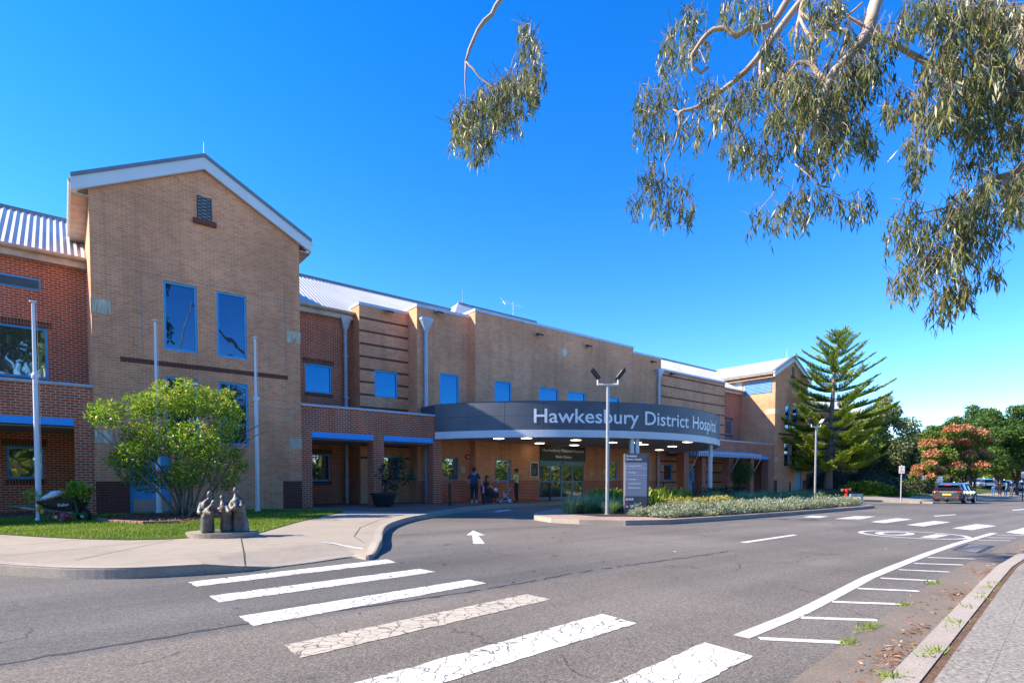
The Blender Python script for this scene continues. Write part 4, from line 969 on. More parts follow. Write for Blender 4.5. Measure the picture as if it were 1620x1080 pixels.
# ------------------------------------------------------------------ floodlight masts
plain('galv', (.45, .47, .50), .4, metal=.5, var=.1)
def mast(x, y, z0, hgt, label, rz):
    t = thing('light_pole', (x, y, z0), label, 'light pole', 'twin floodlight poles by the driveway', local=True, rz=rz)
    m_ = MB(); m_.tube([(0,0,-.1), (0,0,hgt*.5), (0,0,hgt)], [.065, .06, .052], 14); m_.build('pole', 'galv', t, smooth=True)
    m_ = MB(); m_.tube([(-.36,0,hgt-.02), (.36,0,hgt-.02)], .035, 8); m_.tube([(-.36,0,hgt-.05), (-.36,0,hgt+.16)], .03, 8); m_.tube([(.36,0,hgt-.05), (.36,0,hgt+.16)], .03, 8); m_.build('crossarm', 'white_paint', t)
    for s_ in (-1, 1):
        rot = Matrix.Rotation(s_*R(38), 3, 'Y'); h_ = MB(); h_.obox((s_*.44, -.02, hgt+.34), (.09, .36, .44), rot)
        ho = h_.build('floodlight', 'dark_metal', t, bevel=.012)
        g_ = MB(); o_ = rot @ Vector((s_*-.0-.05*1, 0, 0)); g_.obox((s_*.44+o_.x*(1 if s_ > 0 else -1)*1.02, -.02, hgt+.34+o_.z*(1 if s_ > 0 else -1)), (.012, .28, .30), rot); g_.build('lens', 'lamp_glass', ho)
        f_ = MB()
        for k in range(5): f_.obox(Vector((s_*.44, -.02, hgt+.34))+rot @ Vector((s_*.06, 0, -.16+.08*k)), (.05, .3, .012), rot)
        f_.build('cooling_fin', 'dark_metal', ho)
    m_ = MB(); m_.lathe([(.14, 0), (.14, .015), (.07, .02), (.07, .3)], (0,0,.0), 14); m_.build('base', 'galv', t)
x, y = gp(960.5, 813.5); dd = (758-597)/F; dep = Vector((x, y)).dot(Vector((math.sin(YAW), math.cos(YAW)))); mast(x, y, base(x, y), HC+dd*dep-base(x, y)-.25, 'slim galvanised pole with twin floodlights beside the grey directory sign', -YAW)
x, y = gp(1289, 791); dep = Vector((x, y)).dot(Vector((math.sin(YAW), math.cos(YAW)))); mast(x, y, base(x, y), HC+(758-670)/F*dep-base(x, y)-.2, 'slim pole with twin floodlights in front of the conifer', -YAW+.2)
# ------------------------------------------------------------------ directory totem
x0, y0 = gp(988, 812.5); x1, y1 = gp(1023, 812.0)
ang = -YAW+.02; tz = base(x0, y0); dep = Vector((x0, y0)).dot(Vector((math.sin(YAW), math.cos(YAW))))
TW = (1023-988)/F*dep; TH = (812-718.5)/F*dep+.05
t = thing('directory_sign', ((x0+x1)/2, (y0+y1)/2, tz), 'tall grey directory sign listing hospital entry and parking on the garden bed', 'sign', local=True, rz=ang)
b_ = MB(); b_.box(-TW/2-.01, .04, -.2, TW/2+.09, .24, TH); b_.build('body', 'sign_charcoal', t, bevel=.01)
for (za, zb), mt in (((TH*.855, TH+.01), 'sign_charcoal'), ((TH*.292, TH*.853), 'sign_grey'), ((-.1, TH*.29), 'sign_charcoal')):
    b_ = MB(); b_.box(-TW/2, -.01, za, TW/2, .038, zb); b_.build('panel', mt, t)
l = MB(); s_ = TW/.87
for tx, xx, zz, hh, ww in (('Hawkesbury', -.40, .945, .060, .44), ('District Hospital', -.40, .892, .060, .62), ('Hospital Entry', -.30, .782, .055, .54), ('Parking', -.30, .674, .055, .28), ('Parking', -.30, .562, .055, .28), ('Loading Dock', -.30, .492, .055, .50), ('Maintenance', -.30, .420, .055, .47)):
    put_text(l, tx, xx*s_, zz*TH, -.0135, hh*s_*1.35, .03, ww*s_)
l.build('lettering', 'letter_white', t)
for zz in (.792, .684, .572):
    l = MB(); c_ = zz*TH; l.box(-.40*s_, -.0135, c_-.008, -.335*s_, -.0115, c_+.008)
    l.poly([(-.42*s_, -.013, c_), (-.385*s_, -.013, c_+.03), (-.385*s_, -.013, c_-.03)]); l.build('arrow', 'letter_white', t)
for zz in (.752, .640): l = MB(); l.box(-TW/2, -.013, zz*TH-.006, TW/2, -.0115, zz*TH+.006); l.build('divider', 'letter_white', t)
for xx in (-.40, -.29, -.18): l = MB(); l.box(xx*s_, -.013, .222*TH, (xx+.085)*s_, -.0115, .222*TH+.085*s_); l.build('pictogram', 'letter_white', t)
l = MB()
put_text(l, 'P', .04*s_, .676*TH, -.0135, .05*s_, .03); put_text(l, 'P', .04*s_, .564*TH, -.0135, .05*s_, .03)
for k, ww in enumerate((.34, .30)): l.box(-.24*s_, -.013, (.135-.022*k)*TH, (-.24+ww)*s_, -.0115, (.145-.022*k)*TH)
l.box(-.40*s_, -.013, .105*TH, -.30*s_, -.0115, .135*TH)
l.build('lettering', 'letter_white', t)
e_ = MB(); e_.ball((-.35*s_, -.011, .155*TH), (.05*s_, .004, .05*s_), 12); e_.build('emblem', 'sign_red', t)
# ------------------------------------------------------------------ bollards
for i, (q, lb) in enumerate((((711.7, 800.2), 'black bollard leftmost on the drive kerb, before the canopy window'), ((765.5, 797), 'black bollard in front of the seated person in maroon'), ((818, 794.2), 'black bollard in front of the person in yellow-green'), ((870, 791.5), 'black bollard in front of the sliding doors'), ((1050, 785), 'black bollard below the narrow window right of the entry'), ((1096.5, 783), 'black bollard before the pale blue door'), ((1249.5, 779.5), 'black bollard on the lawn edge by the right gable'))):
    x, y = gp(*q); t = thing('bollard', (x, y, base(x, y)), lb, 'bollard', 'black bollards along the drive', local=True)
    m_ = MB(); m_.tube([(0,0,-.1), (0,0,.95)], .06, 14); m_.build('post', 'black_plastic', t, smooth=True)
    m_ = MB(); m_.lathe([(.062, .95), (.062, .97), (.045, .99), (.01, 1.0)], (0,0,0), 14); m_.build('cap', 'dark_metal', t, smooth=True)
    m_ = MB(); m_.lathe([(.09, 0), (.09, .012), (.062, .015)], (0,0,0), 14); m_.build('base_flange', 'dark_metal', t)
# ------------------------------------------------------------------ bronze figure group
def bronze():
    m, nt, b = nmat('bronze'); oc = coord(nt)
    c = ramp(nt, noise(nt, oc, 4.5, 6, .7), [(.3, (.075, .055, .045)), (.48, (.14, .115, .095)), (.6, (.15, .20, .19)), (.75, (.22, .28, .27))])
    nt.links.new(c, b.inputs['Base Color']); b.inputs['Roughness'].default_value = .5; b.inputs['Metallic'].default_value = .45
    bump(nt, b, noise(nt, oc, 30, 4, .7), .012, .9)
bronze()
sx_, sy_ = gp(352, 848); dep = Vector((sx_, sy_)).dot(Vector((math.sin(YAW), math.cos(YAW)))); k_ = dep/F
SC = thing('sculpture', (sx_, sy_, 0), 'bronze sculpture of four robed figures gathered on a low oval concrete slab', 'sculpture', local=True, rz=-YAW)
pl = MB(); o_ = [(55*k_*math.cos(2*math.pi*i/36), .02+.48*math.sin(2*math.pi*i/36)) for i in range(36)]; pl.prism(o_, -.1, .10); pl.build('plinth', 'concrete_path', SC, bevel=.012)
def figure(dx, dy, hgt, lean, wid, robe_pts, arms, head, headtilt=0, label=None):
    m_ = MB(); n = 20; i0 = 0; rings = robe_pts
    prev = None; pts = []
    for z, ox, oy, rx, ry in rings: pts.append([(dx+ox+rx*math.cos(2*math.pi*j/n), dy+oy+ry*math.sin(2*math.pi*j/n), .10+z) for j in range(n)])
    for a in range(len(pts)-1):
        for j in range(n): q = (j+1) % n; m_.poly([pts[a][j], pts[a][q], pts[a+1][q], pts[a+1][j]])
    m_.poly(pts[0][::-1]); m_.poly(pts[-1])
    hx, hy, hz, hr = head; rot = Matrix.Rotation(headtilt, 3, 'Y')
    m_.ball((dx+hx, dy+hy, .10+hz), (hr*.82, hr*.9, hr*1.18), 14, rot=rot); m_.tube([(dx+hx*.92, dy+hy, .10+hz-hr*1.9), (dx+hx, dy+hy, .10+hz-hr*.6)], [hr*.62, hr*.5], 10)
    for pa in arms: m_.tube([(dx+x, dy+y, .10+z) for x, y, z, r in pa], [r for x, y, z, r in pa], 10)
    f = bm = None
    me_o = m_.build('figure', 'bronze', SC, smooth='all', label=label)
    # weld and remesh so the body is one continuous cast surface
    md = me_o.modifiers.new('cast', 'REMESH'); md.mode = 'VOXEL'; md.voxel_size = .016; md.use_smooth_shade = True
    sm = me_o.modifiers.new('soften', 'SMOOTH'); sm.iterations = 4; sm.factor = .5
    return me_o
u = k_
def zz(py): return max(0, (846-py)*u-.06)
# left standing figure
figure(-30*u, .14, 0, 0, 0, [(0, -1*u, 0, 9*u, .14), (.25, 0, 0, 8*u, .14), (zz(812), 0, 0, 8.2*u, .145), (zz(800), .5*u, 0, 7.6*u, .14), (zz(793), 2*u, 0, 5.8*u, .12), (zz(789), 4*u, 0, 3*u, .06)],
       [[(-5*u, -.04, zz(796), .06), (-6*u, -.1, zz(806), .06), (-3.5*u, -.2, zz(811), .05), (1*u, -.24, zz(812), .04)], [(7*u, -.02, zz(796), .055), (8*u, -.1, zz(806), .055), (4*u, -.22, zz(812), .045)]], (6.2*u, -.03, zz(782.5), 5.0*u), .15, 'tall bronze figure standing at left')
# front bowed figure
figure(-13*u, -.24, 0, 0, 0, [(0, 0, 0, 9*u, .15), (.3, 0, 0, 8.2*u, .15), (zz(816), .5*u, 0, 7.8*u, .15), (zz(808), 3*u, 0, 7*u, .14), (zz(801), 7*u, 0, 5.2*u, .11), (zz(797), 9*u, 0, 3*u, .06)],
       [[(4*u, -.08, zz(806), .06), (9*u, -.13, zz(811), .055), (14*u, -.15, zz(812), .05)], [(8*u, .10, zz(806), .055), (12*u, .05, zz(811), .05), (15*u, .0, zz(813), .04)]], (10.5*u, -.02, zz(795), 4.6*u), .35, 'bowed bronze figure in front')
# middle figure behind
figure(6*u, .02, 0, 0, 0, [(0, 1*u, 0, 10*u, .15), (.3, 1*u, 0, 9*u, .14), (zz(812), 0, 0, 9*u, .14), (zz(803), -1*u, 0, 8*u, .14), (zz(797), -3*u, 0, 5.5*u, .11), (zz(793), -5*u, 0, 3*u, .06)],
       [[(4*u, -.05, zz(802), .06), (9*u, -.12, zz(809), .055), (13*u, -.2, zz(811), .05)], [(-8*u, -.05, zz(804), .05), (-9*u, -.1, zz(812), .05), (-5*u, -.18, zz(816), .045)]], (-6*u, 0, zz(788.5), 4.6*u), -.2, 'bronze figure in the middle with both arms forward')
# right tall figure holding a bundle
figure(24*u, .12, 0, 0, 0, [(0, 1*u, 0, 13*u, .18), (.2, 0, 0, 11*u, .16), (zz(815), -1*u, 0, 9*u, .15), (zz(801), -2*u, 0, 9.5*u, .15), (zz(791), -3*u, 0, 8.5*u, .14), (zz(786), -5*u, 0, 4.5*u, .08), (zz(782), -6*u, 0, 2.6*u, .05)],
       [[(5*u, -.05, zz(794), .065), (8*u, -.12, zz(803), .06), (3*u, -.25, zz(807), .05)], [(-10*u, -.05, zz(794), .065), (-9*u, -.14, zz(803), .06), (0, -.26, zz(806), .05)], [(0, -.22, zz(804), .09), (5*u, -.2, zz(802), .10)]], (-6.5*u, 0, zz(776.5), 5.2*u), .12, 'tall bronze figure at right holding a bundle')
# tap standpipe behind the sculpture
x, y = gp(337.5, 826); dep = Vector((x, y)).dot(Vector((math.sin(YAW), math.cos(YAW)))); hh = (826-777)/F*dep
t = thing('garden_tap', (x, y, 0), 'thin black garden tap standpipe behind the bronze figures', 'tap', local=True, rz=-YAW)
m_ = MB(); m_.tube([(0,0,-.1), (0,0,hh)], .022, 8); m_.build('pipe', 'black_plastic', t); m_ = MB(); m_.tube([(.02,0,hh-.02), (-.06,0,hh+.04), (-.09,-.02,hh-.0)], .02, 8); m_.build('spout', 'black_plastic', t); m_ = MB(); m_.box(-.06, -.02, hh+.03, .04, .02, hh+.07); m_.build('handle', 'dark_metal', t)
# ------------------------------------------------------------------ vegetation
leafmat('leaf_gum', [(0, (.06, .075, .03)), (.35, (.15, .175, .065)), (.7, (.29, .31, .12)), (.88, (.42, .44, .09)), (1, (.44, .25, .11))], .38, .42, .6)
leafmat('leaf_shrub', [(0, (.075, .16, .018)), (.4, (.18, .33, .03)), (.7, (.36, .50, .05)), (.9, (.62, .56, .08)), (1, (.62, .34, .08))], .4, .5, .5)
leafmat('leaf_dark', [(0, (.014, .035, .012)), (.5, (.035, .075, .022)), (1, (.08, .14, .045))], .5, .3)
leafmat('leaf_tree', [(0, (.045, .10, .022)), (.5, (.11, .20, .045)), (.85, (.20, .30, .07)), (1, (.36, .40, .10))], .5, .45)
leafmat('leaf_olive', [(0, (.09, .12, .05)), (.5, (.21, .26, .11)), (1, (.38, .36, .16))], .5, .3)
leafmat('leaf_lime', [(0, (.10, .18, .02)), (.5, (.24, .34, .04)), (1, (.45, .48, .08))], .5, .4)
leafmat('leaf_pink', [(0, (.07, .15, .02)), (.34, (.17, .27, .03)), (.45, (.46, .22, .10)), (.75, (.74, .26, .16)), (1, (.80, .40, .25))], .55, .35)
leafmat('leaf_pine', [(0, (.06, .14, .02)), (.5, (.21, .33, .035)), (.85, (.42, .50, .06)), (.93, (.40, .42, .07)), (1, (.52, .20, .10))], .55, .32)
leafmat('leaf_silver', [(0, (.13, .18, .11)), (.5, (.28, .33, .22)), (.9, (.46, .48, .36)), (1, (.5, .36, .22))], .6, .3)
leafmat('leaf_strap', [(0, (.10, .19, .09)), (.5, (.27, .41, .20)), (1, (.50, .58, .34))], .45, .25)
leafmat('leaf_gold', [(0, (.14, .17, .025)), (.5, (.36, .34, .06)), (1, (.55, .38, .13))], .5, .35)
leafmat('grass_blade', [(0, (.10, .19, .02)), (.5, (.22, .34, .035)), (.85, (.36, .42, .07)), (1, (.46, .38, .16))], .55, .35, .3)
leafmat('litter', [(0, (.14, .07, .035)), (.5, (.28, .15, .08)), (.8, (.36, .12, .09)), (1, (.5, .4, .25))], .7, .05)
plain('bark', (.20, .155, .115), .9, var=.35, scale=9); plain('bark_dark', (.075, .058, .045), .9, var=.35, scale=9)
def gumbark():
    m, nt, b = nmat('gum_bark'); oc = coord(nt)
    c = ramp(nt, noise(nt, oc, 2.2, 5, .6), [(.3, (.30, .19, .13)), (.5, (.42, .31, .23)), (.7, (.52, .44, .36))]); nt.links.new(c, b.inputs['Base Color']); b.inputs['Roughness'].default_value = .75
gumbark()
def fuzz(n, c, r):
    d = rng.normal(size=(n, 3)); d /= np.linalg.norm(d, axis=1, keepdims=True)
    return np.array(c)+d*np.array(r)*(rng.uniform(0, 1, (n, 1))**(1/2.6))
def limb(mb, p, q, r0, r1, bend=.12, n=5, sides=7):
    p, q = Vector(p), Vector(q); L = (q-p).length; off = Vector(rng.normal(size=3))*L*bend; pts = []
    for i in range(n+1):
        t = i/n; pts.append(p.lerp(q, t)+off*math.sin(math.pi*t)*(1-.3*t))
    mb.tube(pts, [r0+(r1-r0)*i/n for i in range(n+1)], sides); return pts
# --- overhanging gum tree (trunk stands on the near footpath, out of the frame to the right)
GT = thing('gum_tree', (14.2, -.6, 0), 'tall gum tree with pale limbs and drooping leaves hanging into the upper right', 'tree')
tr = MB(); lb = MB(); tw = MB()
trunk = [(14.2, -.6, -.2), (14.0, -.4, 2.5), (13.7, -.1, 5), (13.2, .4, 7.5), (12.6, 1.0, 10), (11.8, 1.6, 12)]
tr.tube(trunk, [.42, .34, .29, .25, .2, .14], 14)
def C(x, y, d): return at(980+x*.4631, y*.4631, d)
def A_(x, y, d): return at(x, y, d)
polys = [
 ([A_(900, -330, 9.2), A_(840, -150, 9.2), A_(792, 0, 9.2), A_(778, 24, 9.15), A_(756, 48, 9.1), A_(742, 80, 9.1), A_(737, 98, 9.05)], .05, .022),
 ([A_(737, 98, 9.05), A_(736, 130, 9.0), A_(738, 165, 9.0)], .018, .008), ([A_(737, 98, 9.05), A_(748, 108, 9.0), A_(760, 124, 9.0), A_(785, 143, 8.9), A_(802, 150, 8.85)], .02, .007),
 ([A_(785, 143, 8.9), A_(808, 110, 9.0), A_(818, 80, 9.1)], .012, .005),
 ([C(590, -60, 8.8), C(575, 0, 8.8), C(540, 60, 8.8), C(500, 92, 8.75), C(440, 97, 8.7), C(400, 124, 8.7), C(365, 96, 8.75), C(320, 102, 8.8), C(280, 140, 8.9), C(247, 190, 8.95), C(250, 228, 9), C(280, 250, 9), C(302, 232, 9)], .055, .022),
 ([C(302, 232, 9), C(285, 195, 9.1), C(268, 165, 9.1)], .014, .008),
 ([C(680, -70, 8.5), C(625, 0, 8.5), C(560, 82, 8.45), C(492, 180, 8.4), C(465, 205, 8.4), C(400, 270, 8.45), C(350, 310, 8.5), C(290, 345, 8.55), C(240, 375, 8.6), C(203, 385, 8.65)], .06, .022),
 ([C(203, 385, 8.65), C(207, 430, 8.6), C(190, 490, 8.6), C(155, 560, 8.6), C(165, 610, 8.6)], .02, .009), ([C(203, 385, 8.65), C(170, 370, 8.8), C(120, 385, 8.9)], .016, .007),
 ([C(492, 180, 8.4), C(480, 240, 8.3), C(490, 290, 8.2)], .03, .014), ([C(520, 100, 8.6), C(500, 150, 8.5), C(482, 215, 8.35)], .024, .016),
 ([C(930, -140, 8.0), C(880, 0, 8.0), C(862, 60, 7.95), C(842, 120, 7.9), C(808, 170, 7.85), C(758, 222, 7.8), C(720, 268, 7.8), C(702, 310, 7.8), C(682, 370, 7.75), C(660, 470, 7.7)], .095, .04),
 ([C(705, 300, 7.8), C(690, 262, 7.9), C(655, 220, 8), C(610, 214, 8.05), C(560, 275, 8.1), C(520, 300, 8.1)], .05, .014), ([C(660, 222, 8), C(662, 165, 8.1), C(640, 110, 8.2), C(615, 60, 8.4)], .03, .02),
 ([C(625, 0, 8.5), C(620, 50, 8.4), C(680, 76, 8.3), C(740, 100, 8.2), C(782, 108, 8.1), C(772, 150, 8.1), C(755, 195, 8.0)], .045, .014), ([C(618, 52, 8.4), C(606, 130, 8.4), C(597, 205, 8.4)], .03, .01),
 ([C(700, 340, 7.8), C(650, 330, 7.9), C(590, 290, 8)], .02, .008), ([C(720, 100, 8.2), C(690, 130, 8.1), C(660, 165, 8)], .02, .01), ([C(760, 45, 8.3), C(720, 100, 8.2), C(770, 60, 8.2), C(830, 10, 8.2)], .018, .014),
 ([C(1480, 520, 7.6), C(1382, 572, 7.6), C(1300, 605, 7.6), C(1232, 640, 7.6), C(1210, 690, 7.6), C(1150, 735, 7.6), C(1085, 790, 7.6)], .05, .014), ([C(1215, 650, 7.6), C(1165, 668, 7.7), C(1110, 712, 7.7), C(1000, 735, 7.8)], .018, .008), ([C(1210, 700, 7.6), C(1180, 800, 7.5), C(1150, 880, 7.5), C(1120, 960, 7.5)], .018, .006),
 ([C(1440, -80, 7.2), C(1395, 40, 7.2), C(1372, 130, 7.2), C(1382, 240, 7.2), C(1420, 400, 7.3), C(1450, 540, 7.5)], .07, .045), ([C(1382, 245, 7.2), C(1335, 236, 7.3), C(1278, 232, 7.4)], .03, .012), ([C(1380, 120, 7.2), C(1290, 130, 7.4), C(1180, 190, 7.6)], .022, .008),
 ([C(1300, 280, 7.6), C(1200, 290, 7.6), C(1100, 285, 7.7), C(1020, 305, 7.7)], .014, .008), ([C(560, 600, 7.9), C(520, 670, 7.9), C(470, 730, 7.9)], .008, .005), ([C(600, 560, 7.9), C(690, 650, 7.8), C(780, 690, 7.8), C(830, 700, 7.8)], .009, .004), ([C(1000, 60, 7.9), C(950, 80, 8), C(900, 85, 8)], .012, .006),
]
for pts, r0, r1 in polys:
    n = len(pts); jp = []
    for a in range(n-1):
        jp.append(pts[a]); jp.append((pts[a]+pts[a+1])/2+Vector(rng.normal(size=3))*.012)
    jp.append(pts[-1]); lb.tube(jp, list(np.linspace(r0, r1, len(jp))), 8)
for k, tp in ((0, (12.6, 1.0, 10)), (4, (12.6, 1, 10)), (6, (12.4, 1.15, 10.5)), (11, (13.2, .4, 7.5)), (18, (13.5, .1, 6)), (21, (13.2, .4, 7.6))):
    q = polys[k][0][0]; limb(lb, tp, q, .11 if k != 11 else .13, polys[k][1], .06, 6)
blobs = [(430,30,90,50),(240,70,70,50),(190,140,50,60),(170,220,50,50),(260,170,60,50),(110,340,60,50),(170,330,50,50),(90,420,50,60),(130,480,60,50),(240,440,50,60),(300,330,50,50),(360,400,60,90),(430,330,60,80),(400,500,50,60),(450,540,50,60),(480,60,50,40),
 (530,300,70,100),(600,380,90,110),(560,470,80,90),(520,560,60,40),(680,400,90,110),(760,330,90,110),(820,280,80,80),(860,240,50,60),(740,480,80,80),(660,560,80,70),(850,500,50,50),(650,680,90,40),(580,730,60,40),(480,740,40,30),(750,700,60,40),(830,690,40,40),(540,180,60,50),(640,150,60,60),(720,50,70,50),(830,130,60,60),(700,10,80,40),(800,440,60,60),(610,300,70,70),(700,330,70,60),
 (120,620,70,50),(90,690,50,40),(150,710,60,50),(220,640,40,50),(240,720,30,40),
 (1010,60,60,60),(1090,120,70,100),(1180,60,90,60),(1280,80,100,80),(1350,150,60,120),(1100,260,70,100),(1180,210,80,90),(1290,200,80,80),(1080,400,80,110),(1160,420,90,110),(1250,450,90,90),(1340,420,60,100),(940,370,50,70),(1010,500,50,60),(1000,590,20,40),(1210,540,60,50),(1330,520,50,50),(910,140,50,60),(1120,20,90,40),(1260,20,90,40),(1300,300,90,80),(1220,330,80,80),(1380,300,60,100),
 (990,700,40,30),(950,780,50,50),(1020,830,60,60),(1100,760,80,60),(1180,720,70,70),(1280,660,80,60),(1350,700,50,90),(1250,770,80,60),(980,950,70,60),(1060,900,80,60),(1150,860,80,70),(1220,850,60,60),(1120,1000,70,50),(1180,1000,60,60),(1100,1050,40,30),(1280,920,25,40),(1400,640,70,90)]
blobs = [(x, y, rx, ry, None) for x, y, rx, ry in blobs]
for x, y, rx, ry in ((835,70,18,28),(838,115,22,26),(820,145,28,28),(790,158,28,26),(765,172,28,26),(738,188,26,26),(726,212,18,20),(760,214,28,20),(800,190,26,24),(845,145,14,24),(750,232,20,10)): blobs.append(((x-980)/.4631, y/.4631, rx/.4631, ry/.4631, 9.0))
LP, LA, LT = [], [], []
for bx, by, rx, ry, dfix in blobs:
    d0 = dfix or (9.0 if bx < 350 else 8.4 if bx < 600 else 7.9 if bx < 920 else 7.5) + rng.normal()*.25
    area = rx*ry; nt_ = max(7, int(area/185)) if dfix is None else max(12, int(area/95))
    for _ in range(nt_):
        a = rng.uniform(0, 2*math.pi); rr = math.sqrt(rng.uniform(0, 1)); 
        dd = d0+rng.normal()*.35
        p = C(bx+rx*rr*math.cos(a)*.92, by+ry*rr*math.sin(a)*.85-ry*.58, dd)
        dr = Vector((rng.normal()*.35, rng.normal()*.35, -1)).normalized(); L = rng.uniform(.15, .34)
        q1 = p+dr*L*.5+Vector((rng.normal(), rng.normal(), 0))*.03; q2 = p+dr*L+Vector((0, 0, -.04)); st_ = p+Vector((rng.normal()*.08, rng.normal()*.08, .1))
        tw.tube([st_, p, q1, q2], [.0045, .004, .003, .002], 3, cap=False)
        nl = int(rng.integers(10, 17)); base_t = np.clip(rng.normal(.38, .17), 0, .8)
        for k in range(nl):
            t = rng.uniform(0.05, 1); s = p.lerp(q1, t*2) if t < .5 else q1.lerp(q2, t*2-1)
            LP.append(tuple(s+Vector(rng.normal(size=3))*.018)); LA.append((rng.normal()*.36, rng.normal()*.36, -1+rng.normal()*.28)); LT.append(float(np.clip(base_t+rng.normal()*.16 + (.5 if rng.random() < .05 else 0), 0, 1)))
tr.build('trunk', 'gum_bark', GT, smooth='all'); lb.build('limbs', 'gum_bark', GT, smooth='all'); tw.build('twigs', 'bark', GT)
leaf_obj('foliage', np.array(LP), np.array(LA), .15, .020, np.array(LT), 'leaf_gum', GT)
# --- bushy multi-stemmed shrub on the lawn
bx, by = gp(292, 818); dep = Vector((bx, by)).dot(Vector((math.sin(YAW), math.cos(YAW)))); k = dep/F
SH = thing('shrub', (bx, by, 0), 'large bushy multi-stemmed shrub with glossy green and yellow leaves on the mulch bed', 'shrub')
st = MB(); rt = Vector((math.cos(YAW), -math.sin(YAW), 0)); fw = Vector((math.sin(YAW), math.cos(YAW), 0)); B0 = Vector((bx, by, 0))
def sp(px, py, dz=0): return B0+rt*((px-292)*k)+fw*dz+Vector((0, 0, (818-py)*k))
for k2 in range(13):
    a = -1+2*k2/12; tip = sp(292+a*70+rng.normal()*6, 722+abs(a)*10, rng.uniform(-.6, .6)); pts = limb(st, B0+rt*a*.16+fw*rng.normal()*.1+Vector((0,0,-.05)), tip, .05, .025, .05, 5, 8)
    for _ in range(3): limb(st, pts[-1], pts[-1]+Vector((rng.normal()*.6+a*.5, rng.normal()*.5, rng.uniform(.5, 1.4))), .022, .008, .1, 4, 6)
limb(st, B0+rt*.1, sp(372, 735, -.2), .04, .02, .08)
st.build('stems', 'bark', SH, smooth='all')
cl = [(200,660,30),(185,700,24),(215,690,32),(235,655,32),(262,635,32),(292,640,36),(320,650,34),(345,662,32),(365,690,26),(350,720,34),(318,700,42),(280,695,44),(240,720,36),(205,740,28),(185,728,18),(225,760,26),(260,745,34),(300,745,36),(338,752,28),(372,728,18),(270,613,16),(300,612,16),(350,640,20),(180,660,12),(168,655,8),(335,625,14),(230,640,16),(380,712,10)]
PP, TT, AX = [], [], []
for x, y, r in cl:
    n = int(r*r*.85)+45; r = r*rng.uniform(.78, 1.03); c = sp(x+rng.normal()*5, y+rng.normal()*5, rng.normal()*.4); p = fuzz(n, c, (r*k, r*k*1.1, r*k*.85)); PP.append(p)
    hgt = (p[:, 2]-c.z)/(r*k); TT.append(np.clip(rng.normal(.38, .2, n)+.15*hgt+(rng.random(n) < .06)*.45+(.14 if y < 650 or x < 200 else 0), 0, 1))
    out = (p-np.array(c)); AX.append(out/(np.linalg.norm(out, axis=1, keepdims=True)+1e-6)*.8+dirs(n, (0, 0, .25)))
PP = np.concatenate(PP); leaf_obj('foliage', PP, np.concatenate(AX), .085, .045, np.concatenate(TT), 'leaf_shrub', SH)
